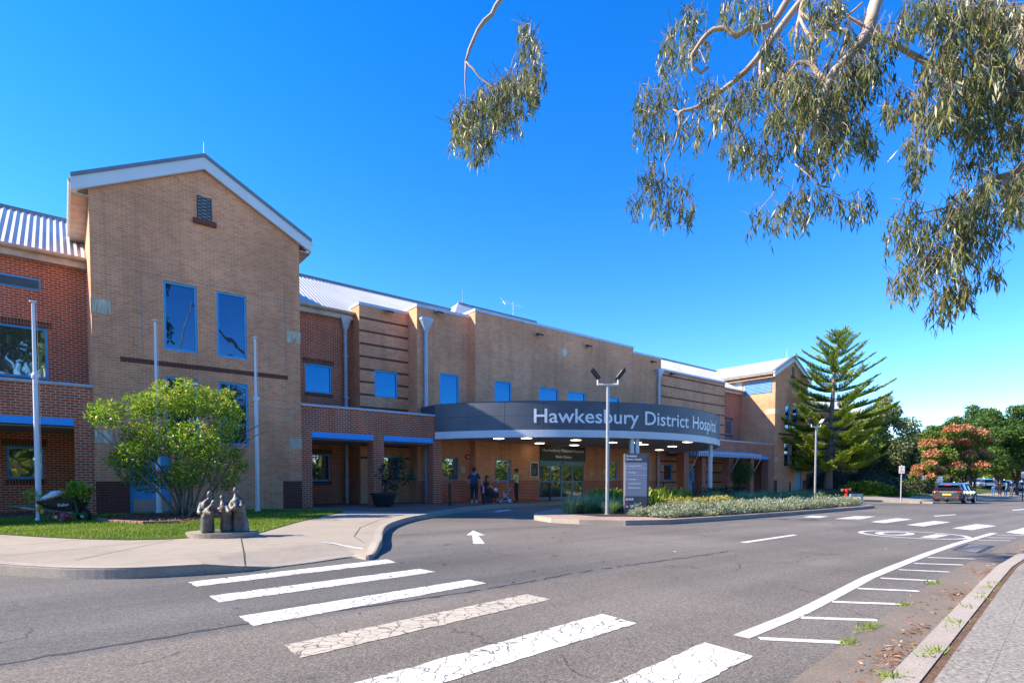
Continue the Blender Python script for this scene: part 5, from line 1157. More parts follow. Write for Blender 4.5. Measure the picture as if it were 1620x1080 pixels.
# --- Norfolk pine
def pine(px, pbase, ptop, dep, label):
    b = at(px, pbase, dep); x, y = b.x, b.y; z0 = b.z; top = at(px+20, ptop, dep); Hh = top.z-z0
    t = thing('conifer', (x, y, z0), label, 'tree', local=True)
    tb = MB(); tb.tube([(0,0,-1.2), (0,0,0), (.03,0,2), (.25,-.1,Hh*.5), (.75*.6,-.2,Hh*.8), (1.0,-.3,Hh)], [.42, .36, .30, .19, .10, .03], 12); tb.build('trunk', 'bark', t, smooth='all')
    br = MB(); P_, A2, T2 = [], [], []
    lv = 17
    zs_ = [2.3, 2.9, 3.5, 4.2, 4.9, 5.7, 6.5, 7.3, 8.1, 8.9, 9.7, 10.5, 11.2, 11.9, 12.6, 13.2, 13.8]
    for i, z in enumerate(zs_):
        z = z*Hh/14.6; f = i/(lv-1); R_ = float(np.interp(f, [0, .18, .45, .6, .8, 1], [3.6, 4.5, 4.4, 3.5, 2.1, .75])); nb = 9 if f < .4 else 6 if f < .75 else 5
        cx = float(np.interp(z, [0, 2, Hh*.5, Hh*.8, Hh], [0, .03, .25, .45, 1.0])); cy = float(np.interp(z, [0, Hh], [0, -.3])); a0 = rng.uniform(0, 6.28)
        for j in range(nb):
            a = a0+2*math.pi*j/nb+rng.normal()*.16; L = R_*rng.uniform(.78, 1.12); u_ = Vector((math.cos(a), math.sin(a), 0)); s_ = Vector((-u_.y, u_.x, 0))
            rise = float(np.interp(f, [0, .35, .6, 1], [-.02, .09, .34, .85])); pts = []
            for m in range(7):
                q = m/6; pts.append(Vector((cx, cy, z+rng.normal()*.0))+u_*L*q+Vector((0, 0, L*(rise*q-.16*(1-f)*math.sin(math.pi*q*.9)+.10*q*q))))
            br.tube(pts, list(np.linspace(.05*(1-f)+.022, .014, 7)), 5)
            dead = rng.random() < .03 and f < .45; nbr = max(9, int(L/.095))
            for m in range(nbr):
                q = (.30 if f < .5 else .12)+(.72 if f < .5 else .9)*m/nbr; q = min(q, 1); idx = min(5, int(q*6)); p = pts[idx].lerp(pts[idx+1], min(1, q*6-idx))
                for sd in (-1, 1):
                    l_ = (float(np.interp(f, [0, .4, .6, 1], [.80, .72, .46, .34]))*(1.05-.55*q)+.10)*rng.uniform(.8, 1.15)
                    dd = (u_*rng.uniform(.7, 1.0)+s_*sd*rng.uniform(.6, .95)+Vector((0, 0, .25+.25*f+rng.normal()*.10))).normalized(); nn = max(6, int(l_/.045)); tt = np.linspace(.04, 1, nn)
                    curve = np.array([p+dd*l_*v+Vector((0, 0, .20*l_*v*v)) for v in tt])
                    for w in range(3):
                        P_.append(curve+rng.normal(size=(nn, 3))*.016); A2.append(np.tile(np.array(dd), (nn, 1))*1.0+dirs(nn, (0, 0, .3))*.55)
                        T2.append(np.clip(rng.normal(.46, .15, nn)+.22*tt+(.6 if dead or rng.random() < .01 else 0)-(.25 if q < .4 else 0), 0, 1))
    br.build('branches', 'bark', t)
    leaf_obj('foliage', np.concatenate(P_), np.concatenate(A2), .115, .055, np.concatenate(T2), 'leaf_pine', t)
    return t
pine(1310, 776, 519, 50, 'tall symmetrical conifer with tiered branches on the front lawn')
# --- broadleaf trees
def tree(name, label, px, dep, pz0, clumps, mat, leaf=.22, n_per=1.0, group=None, trunks=(0,), tr_r=.16, spread=.5, tint0=.4, bark='bark_dark', split=.45, pink=False):
    b = at(px, 760, dep); z0 = base(b.x, b.y) if pz0 is None else pz0; k = dep/F
    t = thing(name, (b.x, b.y, z0), label, 'tree', group)
    B_ = Vector((b.x, b.y, z0)); cs = []
    for x, y, r in clumps: cs.append((B_+rt*((x-px)*k)+fw*rng.normal()*r*k*spread*1.6+Vector((0, 0, HC+(758-y)*k-z0)), r*k))
    zmin = min(c.z-r for c, r in cs); st = MB()
    for tx in trunks:
        b0 = B_+rt*(tx*k); fk = b0+Vector((rng.normal()*.1, rng.normal()*.1, max(.8, (zmin-z0)*split+.5))); limb(st, b0+Vector((0, 0, -.3)), fk, tr_r, tr_r*.75, .03, 4, 9)
        near = sorted(cs, key=lambda c: abs((c[0]-b0).dot(rt)))[:max(4, len(cs)//len(trunks))]
        for c, r in near: limb(st, fk, c, tr_r*.5, tr_r*.1, .08, 5, 6)
    st.build('trunk', bark, t, smooth='all')
    P_, A2, T2 = [], [], []
    for c, r in cs:
        n = int(n_per*70*(r/leaf)**2/ (1+.15*r/leaf))+60
        p = fuzz(n, c, (r*1.05, r*1.05, r*.85)); P_.append(p); o_ = p-np.array(c); A2.append(o_/(np.linalg.norm(o_, axis=1, keepdims=True)+1e-6)*.6+dirs(n, (0, 0, -.1)))
        tt = rng.normal(tint0, .16, n)+rng.normal()*.10
        if pink:
            hz = o_[:, 2]/r; tt = np.where((hz > -.05)*(rng.random(n) < .78), rng.uniform(.45, 1, n), rng.uniform(0, .36, n))
            if rng.random() < .2: tt = rng.uniform(0, .4, n)
        T2.append(np.clip(tt, 0, 1))
    leaf_obj('foliage', np.concatenate(P_), np.concatenate(A2), leaf, leaf*.62, np.concatenate(T2), mat, t)
    return t
rnd = lambda cx, cy, rx, ry, n, r0, r1: [(cx+rx*math.cos(a)*q, cy+ry*math.sin(a)*q, rng.uniform(r0, r1)) for a, q in [(rng.uniform(0, 6.28), math.sqrt(rng.uniform(0, 1))) for _ in range(n)]]
tree('tree', 'grey-green spreading tree right behind the conifer', 1366, 62, None, rnd(1385, 695, 42, 50, 26, 12, 20)+[(1392, 640, 11), (1405, 632, 9), (1418, 650, 10), (1425, 668, 10)], 'leaf_olive', .26, 1.0, trunks=(0,), tr_r=.2, tint0=.42)
tree('tree', 'dark dense tree low behind the conifer and the no-parking sign', 1400, 70, None, rnd(1405, 725, 34, 30, 16, 12, 18), 'leaf_dark', .28, 1.1, tint0=.5)
tree('tree', 'thin bluish tree standing far off between the sign and the pink tree', 1440, 105, None, rnd(1440, 720, 20, 34, 14, 9, 14)+[(1436, 690, 8), (1450, 695, 7)], 'leaf_olive', .34, .7, tint0=.25)
tree('tree', 'spreading tree covered in pink and red seed pods beside the dark hatchback', 1522, 58, None, [(1480,690,13),(1500,684,13),(1520,681,12),(1540,688,12),(1470,705,13),(1492,702,14),(1515,700,15),(1538,704,14),(1556,698,10),(1462,722,12),(1485,722,14),(1508,722,15),(1532,722,15),(1555,718,13),(1566,722,9),(1470,738,11),(1495,740,13),(1520,742,14),(1545,740,13),(1560,738,10)], 'leaf_pink', .24, 1.15, trunks=(-16, 0, 20), tr_r=.15, pink=True)
tree('tree', 'small young tree with pink pods leaning beside the larger pink tree', 1477, 56, None, [(1458,742,9),(1452,752,8),(1468,735,9),(1475,748,9),(1462,756,7),(1486,745,8)], 'leaf_pink', .22, 1.1, trunks=(0,), tr_r=.09, pink=True)
gt = 'green trees around the car park'
tree('tree', 'tall green tree rising behind the pink tree', 1535, 82, None, rnd(1525, 695, 46, 34, 30, 13, 19)+[(1530, 650, 9), (1536, 658, 9), (1500, 668, 10), (1545, 655, 9), (1475, 680, 9), (1555, 670, 12)], 'leaf_tree', .32, 1.0, gt, tr_r=.25, tint0=.42)
tree('tree', 'broad green tree on two trunks at the right edge', 1590, 72, None, rnd(1590, 700, 46, 42, 38, 13, 19)+[(1570, 656, 10), (1590, 652, 10), (1610, 650, 10), (1620, 648, 11)], 'leaf_tree', .3, 1.1, gt, trunks=(-8, 20), tr_r=.2, tint0=.45)
tree('tree', 'green tree partly beyond the right edge of the picture', 1650, 70, None, rnd(1655, 695, 40, 42, 24, 13, 19), 'leaf_tree', .3, 1.0, gt, tr_r=.22)
tree('tree', 'bushy tree far back between the pink tree and the olive tree', 1470, 112, None, rnd(1468, 715, 30, 30, 14, 11, 16), 'leaf_dark', .4, .9, gt, tint0=.8)
# sunlit bushes far back in the car park
for x, y, w_, h_, lb_ in ((1572, 748, 26, 13, 'bright lime-green bush seen under the trees, left of the people'), (1602, 748, 20, 14, 'bright lime-green bush behind the person in a dark shirt'), (1488, 757, 22, 9, 'bright bush above the pale far wall')):
    b = at(x, 770, 118); kk = 118/F; z0 = base(b.x, b.y); t = thing('bush', (b.x, b.y, z0), lb_, 'bush', 'sunlit bushes beyond the car park'); n = 1500
    c = at(x, y, 118); p = fuzz(n, (c.x, c.y, c.z), (w_*kk, w_*kk*.6, h_*kk)); leaf_obj('foliage', p, dirs(n), .42, .3, np.clip(rng.normal(.45, .2, n), 0, 1), 'leaf_lime', t)
    m_ = MB(); limb(m_, (b.x, b.y, z0-.3), (c.x, c.y, c.z), .12, .05); m_.build('stem', 'bark_dark', t)
# trees over the road behind the viewer, seen in the window reflections
proto = []
for v in range(2):
    t = thing('tree', (0, 0, 0), 'green tree in the row across the road, mirrored in the windows', 'tree', 'trees across the road', local=True); st = MB(); cs = [(Vector((rng.normal()*2.1, rng.normal()*1.8, rng.uniform(1.6, 9.5))), rng.uniform(1.1, 1.9)) for _ in range(19)]
    for c, r in cs: limb(st, (0, 0, 1.4), c, .12, .03)
    limb(st, (0, 0, -.5), (0, 0, 1.6), .25, .2); st.build('trunk', 'bark', t)
    P_ = np.concatenate([fuzz(300, c, (r, r, r*.85)) for c, r in cs]); leaf_obj('foliage', P_, dirs(len(P_)), .36, .24, np.clip(rng.normal(.45, .2, len(P_)), 0, 1), 'leaf_tree', t); proto.append(t)
k_ = 0
for x in range(-62, 84, 6):
    o = proto[k_ % 2] if k_ < 2 else copy_tree(proto[k_ % 2]); k_ += 1
    o.location = (x+rng.normal()*1.2, -19+rng.normal()*2.5, -.3); o.rotation_euler = (0, 0, rng.uniform(0, 6.28)); sc_ = rng.uniform(.8, 1.15); o.scale = (sc_, sc_, sc_) if not -16 < x < 7 else (1.6, 1.6, 2.2)
hd = thing('hedge', (10, -15.5, 0), 'long leafy hedge across the road, mirrored in the ground floor windows', 'hedge'); P_ = np.column_stack((rng.uniform(-62, 84, 9000), -15.5+rng.normal(size=9000)*.5, rng.uniform(-.4, 3.2, 9000))); leaf_obj('foliage', P_, dirs(9000), .5, .4, np.clip(rng.normal(.5, .25, 9000), 0, 1), 'leaf_lime', hd)
m_ = MB(); m_.box(-62, -15.7, -.6, 84, -15.4, 2.6); m_.build('branches', 'bark_dark', hd)
# --- hedges and shrubs by the right gable
def mound(name, label, px, py, dep, rx, ry, rz, mat, n, leaf, core=True, cat='hedge', tint=.4, group=None):
    c = at(px, py, dep); z0 = base(c.x, c.y); t = thing(name, (c.x, c.y, z0), label, cat, group)
    if core:
        m_ = MB(); m_.ball((c.x, c.y, z0), (rx*.86, ry*.86, rz*.9), 16, rot=Matrix.Rotation(-YAW, 3, 'Z')); m_.build('branches', 'bark_dark', t)
    d = rng.normal(size=(n, 3)); d /= np.linalg.norm(d, axis=1, keepdims=True); d[:, 2] = np.abs(d[:, 2]); rr = rng.uniform(.86, 1.05, (n, 1))
    loc = d*rr*np.array((rx, ry, rz)); rot = np.array(Matrix.Rotation(-YAW, 3, 'Z')); p = loc @ rot.T+np.array((c.x, c.y, z0))
    leaf_obj('foliage', p, (d @ rot.T)*.7+dirs(n), leaf, leaf*.6, np.clip(rng.normal(tint, .22, n), 0, 1), mat, t); return t
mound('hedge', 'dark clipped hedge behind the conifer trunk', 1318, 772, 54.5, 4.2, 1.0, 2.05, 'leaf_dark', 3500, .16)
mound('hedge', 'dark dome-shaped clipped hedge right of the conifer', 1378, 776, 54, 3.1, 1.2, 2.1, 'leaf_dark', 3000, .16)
mound('shrub', 'bright strappy green planting in front of the dome hedge', 1370, 783, 49, 2.5, .7, 1.0, 'leaf_lime', 1700, .34, core=False, cat='shrub', tint=.3)
mound('shrub', 'low dark green planting right of the bright strappy plants', 1408, 783, 49, 1.5, .6, .6, 'leaf_tree', 900, .25, core=False, cat='shrub', tint=.3)
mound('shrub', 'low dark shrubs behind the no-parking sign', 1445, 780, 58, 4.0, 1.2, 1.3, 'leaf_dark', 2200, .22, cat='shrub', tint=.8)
cb = at(1300, 779, 50); m_ = MB(); c0 = (cb.x+.3, cb.y); z0 = base(*c0)
m_.lathe([(2.9, 0.0), (2.7, .10), (1.6, .28), (.5, .36), (.02, .37)], (c0[0], c0[1], z0+.02), 28); tag(m_.build('mulch_mound', 'mulch', smooth=True), kind='structure')
# --- pot plants
plain('pot_black', (.014, .015, .018), .55); plain('pot_soil', (.05, .035, .025), .95)
def potplant(px, py, hpot, rpot, label, ball=None, sparse=False):
    x, y = gp(px, py); dep = Vector((x, y)).dot(fw); k = dep/F; z0 = base(x, y)
    t = thing('potted_plant', (x, y, z0), label, 'potted plant', 'potted plants by the entrance'); m_ = MB()
    m_.lathe([(rpot*.72, .06), (rpot*.76, .06), (rpot*.95, hpot*.86), (rpot*1.05, hpot*.87), (rpot*1.05, hpot), (rpot*.93, hpot), (rpot*.9, hpot*.9)], (x, y, z0), 22); po = m_.build('pot', 'pot_black', t)
    m_ = MB()
    for a in range(4): m_.box(x+rpot*.5*math.cos(a*1.57+.4)-.07, y+rpot*.5*math.sin(a*1.57+.4)-.07, z0, x+rpot*.5*math.cos(a*1.57+.4)+.07, y+rpot*.5*math.sin(a*1.57+.4)+.07, z0+.07)
    m_.build('feet', 'pot_black', po)
    m_ = MB(); m_.lathe([(rpot*.9, hpot*.9), (.02, hpot*.93)], (x, y, z0), 18); m_.build('soil', 'pot_soil', po)
    st = MB()
    if ball:
        cz, r = ball; limb(st, (x, y, z0+hpot*.9), (x, y, z0+cz), .06, .04, .03); n = 3000
        for _ in range(8): limb(st, (x, y, z0+cz-r*.4), (x+rng.normal()*r*.4, y+rng.normal()*r*.4, z0+cz+rng.normal()*r*.4), .025, .01)
        d = rng.normal(size=(n, 3)); d /= np.linalg.norm(d, axis=1, keepdims=True); p = np.array((x, y, z0+cz))+d*np.array((r*1.2, r*1.2, r))*(rng.uniform(.45, 1.04, (n, 1)))
        leaf_obj('foliage', p, d+dirs(n), .12, .07, np.clip(rng.normal(.3, .2, n), 0, 1), 'leaf_tree', t)
    else:
        PP, AX = [], []
        for bxp, byp in ((612, 760), (605, 748), (608, 738), (622, 728), (632, 726), (638, 735), (644, 748), (628, 745), (618, 755), (636, 758), (622, 768), (648, 756)):
            e = Vector((x, y, z0))+rt*((bxp-606)*k)+fw*rng.normal()*.25+Vector((0, 0, (801-byp)*k)); pts = limb(st, (x, y, z0+hpot*.9), e, .028, .008, .06, 4, 6)
            p = fuzz(26, e, (.26, .26, .18)); PP.append(p); AX.append(p-np.array(e)+dirs(26, (0, 0, -.2))*.3)
        leaf_obj('foliage', np.concatenate(PP), np.concatenate(AX), .17, .10, np.clip(rng.normal(.4, .25, 26*12), 0, 1), 'leaf_dark', t)
    st.build('stem', 'bark_dark', t)
potplant(607, 801.2, .60, .55, 'straggly dark-leaved plant in a black pot beside the arcade pier')
potplant(1170, 781, .55, .72, 'round clipped bush in a black pot before the striped awning', ball=(1.75, .95))
# --- island planting
BEDP = [Vector(p) for p in BED]
def inpoly(x, y, poly):
    c = False; n = len(poly); j = n-1
    for i in range(n):
        xi, yi = poly[i][0], poly[i][1]; xj, yj = poly[j][0], poly[j][1]
        if (yi > y) != (yj > y) and x < (xj-xi)*(y-yi)/(yj-yi)+xi: c = not c
        j = i
    return c
# silver ground cover along the front of the island
P_, A2, T2 = [], [], []
def gc_zone(x, y):
    if not inpoly(x, y, BED): return False
    if 29.3 < x < 30.7 and y < 11.3: return False
    front = 12.6+.5*math.sin(x*.7) if x < 20 else 13.2+.3*math.sin(x) if x < 31 else 13.4
    return y < front and x > 14.6 + max(0, (y-11))*.55
cnt = 0
while cnt < 4600:
    x, y = rng.uniform(14.4, 35.6), rng.uniform(10.3, 13.9)
    if not gc_zone(x, y): continue
    cnt += 1; h = .26+.14*math.sin(x*1.7+y*2.1)*math.sin(y*2.7-x)+.06*rng.normal()+(.05 if x > 25 else 0); n = 13; b = base(x, y)
    p = np.column_stack((x+rng.normal(size=n)*.10, y+rng.normal(size=n)*.10, b+np.abs(rng.uniform(.02, max(.08, h), n)))); P_.append(p); A2.append(dirs(n, (0, 0, .75))); T2.append(np.clip(rng.normal(.5, .2, n)+.25*(p[:, 2]-b)/max(.1, h)-.15, 0, 1))
o = leaf_obj('ground_cover', np.concatenate(P_), np.concatenate(A2), .12, .032, np.concatenate(T2), 'leaf_silver'); tag(o, 'low silver-green ground cover filling the front of the traffic island', 'ground cover', kind='stuff')
def clump(x, y, h, r, mat, label, n=260, tint=.45, group='strappy grass clumps on the island'):
    z0 = base(x, y); t = thing('grass_clump', (x, y, z0), label, 'grass clump', group, local=True); m = []
    P2 = []; Ax = []; T = []
    v = []; f = []
    V = []
    for i in range(n):
        a = rng.uniform(0, 6.28); b0 = rng.uniform(0, r*.45); lean = rng.uniform(.15, 1.0); L = h*rng.uniform(.75, 1.25); w = .011*rng.uniform(.8, 1.6); ca, sa = math.cos(a), math.sin(a)
        pr = []
        for q in (0, .45, .8, 1.0):
            rr = b0+r*lean*(q**1.7); zz_ = L*(q-.42*lean*q*q); pr.append((ca*rr, sa*rr, zz_, w*(1-q*.92)))
        V.append((pr, ca, sa))
    vs = []; fs = []; tint_ = []
    for pr, ca, sa in V:
        i0 = len(vs); tv = float(np.clip(rng.normal(tint, .22), 0, 1))
        for px_, py_, pz_, w in pr: vs += [(px_-sa*w, py_+ca*w, pz_), (px_+sa*w, py_-ca*w, pz_)]
        for s_ in range(3): fs.append((i0+2*s_, i0+2*s_+1, i0+2*s_+3, i0+2*s_+2)); tint_.append(tv)
    me = bpy.data.meshes.new('grass_clump'); me.from_pydata(vs, [], fs); at_ = me.attributes.new('tint', 'FLOAT', 'FACE'); at_.data.foreach_set('value', np.array(tint_, dtype=np.float32)); me.materials.append(MATS[mat])
    o = bpy.data.objects.new('blades', me); COL.objects.link(o); o.parent = t; return t
pos = [(14.4, 14.2, .62, .62), (15.3, 14.3, .66, .7), (16.2, 15.0, .66, .7), (17.3, 15.4, .7, .7), (16.9, 14.2, .6, .62), (18.3, 14.5, .66, .7), (19.3, 15.2, .7, .7), (15.6, 13.4, .5, .55)]
wl = ['clump at the tip of the bed nearest the sliding doors', 'clump second from the bed tip', 'clump third from the bed tip, set back', 'clump at the back before the entry doors', 'clump in the middle left of the light pole', 'clump directly behind the light pole', 'clump behind the directory sign', 'small low clump in front of the others']
for (x, y, h, r), lb_ in zip(pos, wl): clump(x, y, h, r, 'leaf_strap', 'blue-green strappy grass '+lb_, n=420)
pos2 = [(24.5, 14.5), (25.9, 15.2), (27.2, 14.4), (28.5, 15.2), (29.6, 14.3), (30.7, 15.0), (31.8, 14.2), (32.7, 13.9), (26.6, 13.7), (33.6, 13.5)]
wl2 = ['left of the white canopy column', 'behind the left end of the grey row', 'below the white canopy column', 'at the back under the canopy edge', 'in the middle of the grey row', 'at the back before the round potted bush', 'second from the right end of the row', 'tallest and palest at the right end of the row', 'low at the front beside the golden shrub', 'small at the far right end by the path']
for (x, y), lb_ in zip(pos2, wl2): clump(x, y, .95 if 'tallest' in lb_ else .78, .9, 'leaf_strap', 'grey-green strappy grass clump '+lb_, n=420, tint=.38)
def shrubmass(name, label, pts, mat, n, leaf, zr, cat='shrub', axis=(0, 0, .5)):
    cx = sum(p[0] for p in pts)/len(pts); cy = sum(p[1] for p in pts)/len(pts); z0 = base(cx, cy); t = thing(name, (cx, cy, z0), label, cat); st = MB(); PP, AX = [], []
    for x, y, r in pts:
        for _ in range(3): limb(st, (x, y, z0-.05), (x+rng.normal()*r*.4, y+rng.normal()*r*.4, z0+zr*.8), .012, .005, .1, 3, 5)
        m_ = n//len(pts); PP.append(np.column_stack((x+rng.normal(size=m_)*r*.5, y+rng.normal(size=m_)*r*.5, z0+rng.uniform(.05, zr, m_)*rng.uniform(.7, 1.1)))); AX.append(dirs(m_, axis))
    st.build('stems', 'bark_dark', t); PP = np.concatenate(PP); leaf_obj('foliage', PP, np.concatenate(AX), leaf, leaf*.45, np.clip(rng.normal(.5, .25, len(PP)), 0, 1), mat, t)
shrubmass('shrub', 'low golden-yellow shrub right of the directory sign', [(20.0, 13.3, .6), (20.9, 13.2, .6), (21.8, 13.4, .6), (22.7, 13.2, .6), (23.5, 13.5, .5)], 'leaf_gold', 3000, .13, .50)
shrubmass('shrub', 'row of bright lime strappy lilies behind the golden shrub', [(20.2, 15.2, .6), (21.3, 15.4, .6), (22.4, 15.5, .6), (23.4, 15.6, .5)], 'leaf_lime', 650, .45, .55, axis=(0, 0, 1.6))
shrubmass('shrub', 'bright lime strappy lilies between light pole and directory sign', [(18.2, 16.2, .5), (19.2, 16.4, .5)], 'leaf_lime', 320, .45, .55, axis=(0, 0, 1.6))
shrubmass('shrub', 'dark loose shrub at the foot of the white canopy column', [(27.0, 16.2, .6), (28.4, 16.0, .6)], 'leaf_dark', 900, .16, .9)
# --- lawn grass
def lawn(name, poly, n, h, label, lo=(0,), excl=None, wd_=.012, yl=None):
    xs = [p[0] for p in poly]; ys = [p[1] for p in poly]; X0, X1, Y0, Y1 = max(min(xs), -9), min(max(xs), 75), min(ys), min(max(ys), yl or 99); P_ = []
    while len(P_) < n:
        x, y = rng.uniform(X0, X1), rng.uniform(Y0, Y1)
        if inpoly(x, y, poly) and not (excl and inpoly(x, y, excl)): P_.append((x, y, base(x, y)+.005))
    P_ = np.array(P_); tn = np.clip(rng.normal(.42, .18, n)+.25*np.sin(P_[:, 0]*1.3+np.sin(P_[:, 1]*2.1))*np.sin(P_[:, 1]*1.7), 0, 1)
    o = leaf_obj(name, P_, dirs(n, (0, 0, 1.9)), h, wd_, tn, 'grass_blade'); tag(o, label, 'grass', kind='stuff')
lawn('lawn_grass', LAWN, 60000, .055, 'short mown grass in front of the left gable', excl=bedp, wd_=.014)
lawn('front_lawn_grass', [(40.2, 20.6), (44, 19.2), (50, 17.5), (56, 16.3), (75, 16.1), (75, 22.5), (58, 22.5), (46, 22.4)], 16000, .09, 'mown grass strip around the conifer', wd_=.04)
# mulch chips
n = 2600; P_ = []
while len(P_) < n:
    x, y = rng.uniform(0, 9), rng.uniform(13, 23)
    if inpoly(x, y, bedp): P_.append((x, y, .04))
o = leaf_obj('mulch_chips', np.array(P_), dirs(n, (0, 0, .1))*np.array((1, 1, .35)), .075, .03, rng.uniform(0, .75, n), 'litter'); tag(o, 'loose bark chips on the mulch bed', 'mulch', kind='stuff')
# --- weeds along the near kerb and fallen leaves
wq = [(935, 975, .10, 'spreading weed tuft at the bottom edge of the picture'), (1135, 845, .12, 'full weed tuft on the kerb joint just above the bottom one'), (1235, 712, .07, 'pale flat weed tuft on the kerb joint below a brighter one'), (1262, 684, .10, 'bright weed tuft beside the pale flat one on the kerb joint'), (1325, 605, .09, 'weed tuft halfway up the kerb joint'), (1385, 557, .08, 'pale weed tuft upper middle of the kerb joint'), (1400, 530, .07, 'short weed tuft just above the pale one'), (1435, 503, .10, 'dense weed tuft near the top of the kerb joint'), (1475, 480, .09, 'topmost weed tuft on the kerb joint'),
      (700, 778, .07, 'weed tuft where the nearest hatch line meets the gutter'), (810, 702, .12, 'wide spiky weed tuft between the first two hatch lines'), (995, 579, .07, 'small weed tuft at the end of the third hatch line'), (1140, 469, .09, 'weed tuft at the end of the fifth hatch line')]
for qx, qy, h, lb_ in wq:
    road_ = lb_.find('hatch') >= 0; x, y = gp(*q7(qx, qy), -.14 if road_ else -.02); z0 = base(x, y)+(-.145 if road_ else -.02)
    t = thing('weed_tuft', (x, y, z0), lb_, 'weed', 'weeds along the near kerb', local=True); n = 90; p = np.column_stack((rng.normal(size=n)*.055*(1.6 if h > .1 else 1), rng.normal(size=n)*.03, np.zeros(n)))
    o = leaf_obj('blades', p, dirs(n, (0, 0, .35)), h*.6, .010, np.clip(rng.normal(.5, .18, n), 0, 1), 'grass_blade'); o.parent = t
P_ = []
for _ in range(420):
    x = rng.uniform(2.5, 16); y = gut(x)-rng.choice([.47, .47, .47, .40, .3, .64, .68, .2])+rng.normal()*.025; P_.append((x, y, base(x, y)+(-.138 if y > gut(x)-KW else (.012 if y < gut(x)-KW-.21 else -.02))))
for qx, qy, sx_2 in ((940, 830, .12), (915, 870, .12), (1280, 530, .09), (1420, 415, .1), (1050, 712, .1)):
    for _ in range(42):
        x, y = gp(*q7(qx, qy), -.14); P_.append((x+rng.normal()*sx_2*1.6, y+rng.normal()*sx_2*.35, base(x, y)-.134+abs(rng.normal())*.006))
for _ in range(90):
    x, y = rng.uniform(1, 14), rng.uniform(1.9, 9); P_.append((x, y, base(x, y)-.140))
n = len(P_); o = leaf_obj('leaf_litter', np.array(P_), dirs(n)*np.array((1, 1, .12)), .055, .013, rng.uniform(0, 1, n), 'litter'); tag(o, 'dry fallen gum leaves lying in the gutter and on the road', 'leaf litter', kind='stuff')
# ------------------------------------------------------------------ wheelbarrow and blower on the lawn
plain('tray_black', (.035, .032, .03), .6, var=.3); plain('handle_timber', (.36, .32, .25), .7, var=.2, scale=12); plain('green_paint', (.02, .16, .05), .45); plain('tyre', (.016, .016, .016), .85); plain('engine_red', (.42, .02, .03), .35, coat=.3); plain('sack_white', (.72, .72, .76), .8, var=.06); plain('orange_plastic', (.75, .32, .02), .5); plain('steel', (.5, .5, .5), .3, metal=.9); plain('brick_edge', (.34, .17, .12), .85, var=.3, scale=14)
wx, wy = gp(103, 824); wk = Vector((wx, wy)).dot(fw.xy)/F
WB = thing('wheelbarrow', (wx, wy, 0), 'black wheelbarrow with green legs, timber handles and a heap of leafy cuttings', 'wheelbarrow', local=True, rz=-YAW)
def wp(px, py): return ((px-103)*wk, (824-py)*wk)
def wl_(px, py, y=0): a, b = wp(px, py); return (a, y, b)
tray = MB(); up = [wl_(72, 792, -.33), wl_(131, 786, -.33), wl_(131, 786, .33), wl_(72, 792, .33)]; lo = [wl_(84, 803, -.22), wl_(124, 806, -.22), wl_(124, 806, .22), wl_(84, 803, .22)]
for i in range(4): j = (i+1) % 4; tray.poly([up[i], up[j], lo[j], lo[i]])
tray.poly(lo[::-1]); ui = [(x*.97, y*.93, z-.01) for x, y, z in up]; li = [(x, y*.93, z+.02) for x, y, z in lo]
for i in range(4): j = (i+1) % 4; tray.poly([up[i], up[j], ui[j], ui[i]]); tray.poly([ui[i], ui[j], li[j], li[i]])
to = tray.build('tray', 'tray_black', WB)
l = MB(); a = Vector(up[0]); ex = (Vector(up[1])-a).normalized(); ez = (Vector(up[0])-Vector(lo[0])).normalized(); put_text(l, 'Kelso', 0, 0, 0, .085, .02, .30, shear=.25, fn=lambda u_, v_: tuple(Vector(wl_(107, 800, -.30))+ex*u_+Vector((0, 0, v_))+Vector((0, -.01-.0*v_+(-.11*v_/.2), 0)))); l.build('lettering', 'letter_white', to)
for y in (-.27, .27):
    h_ = MB(); p, q = Vector(wl_(29, 800, y)), Vector(wl_(139, 813, y*.35)); h_.tube([p.lerp(q, .15), p.lerp(q, .84)], .032, 6); ho = h_.build('handle', 'handle_timber', WB)
    g_ = MB(); g_.tube([p, p.lerp(q, .15)], .036, 8); g_.tube([p.lerp(q, .84), q], .036, 8); g_.build('grip', 'green_paint', ho)
    lg = MB(); lg.tube([wl_(77, 806, y), wl_(78, 824, y), wl_(88, 825, y)], .022, 6); lg.tube([wl_(88, 825, y), wl_(94, 806, y)], .02, 6); lg.build('leg', 'green_paint', WB)
    b_ = MB(); b_.tube([wl_(129, 788, y), wl_(131, 811, y*.6)], .018, 6); b_.build('brace', 'green_paint', WB)
w_ = MB(); c = Vector(wl_(133, 815, 0)); r = .17
w_.tube([c+Vector((0, -.04, 0)), c+Vector((0, .04, 0))], .07, 14); wr = w_.build('wheel', 'steel', WB); w_ = MB()
w_.tube([c+Vector((r*math.cos(a), 0, r*math.sin(a))) for a in np.linspace(0, 2*math.pi, 25)], .045, 8); w_.build('tyre', 'tyre', wr, smooth=True)
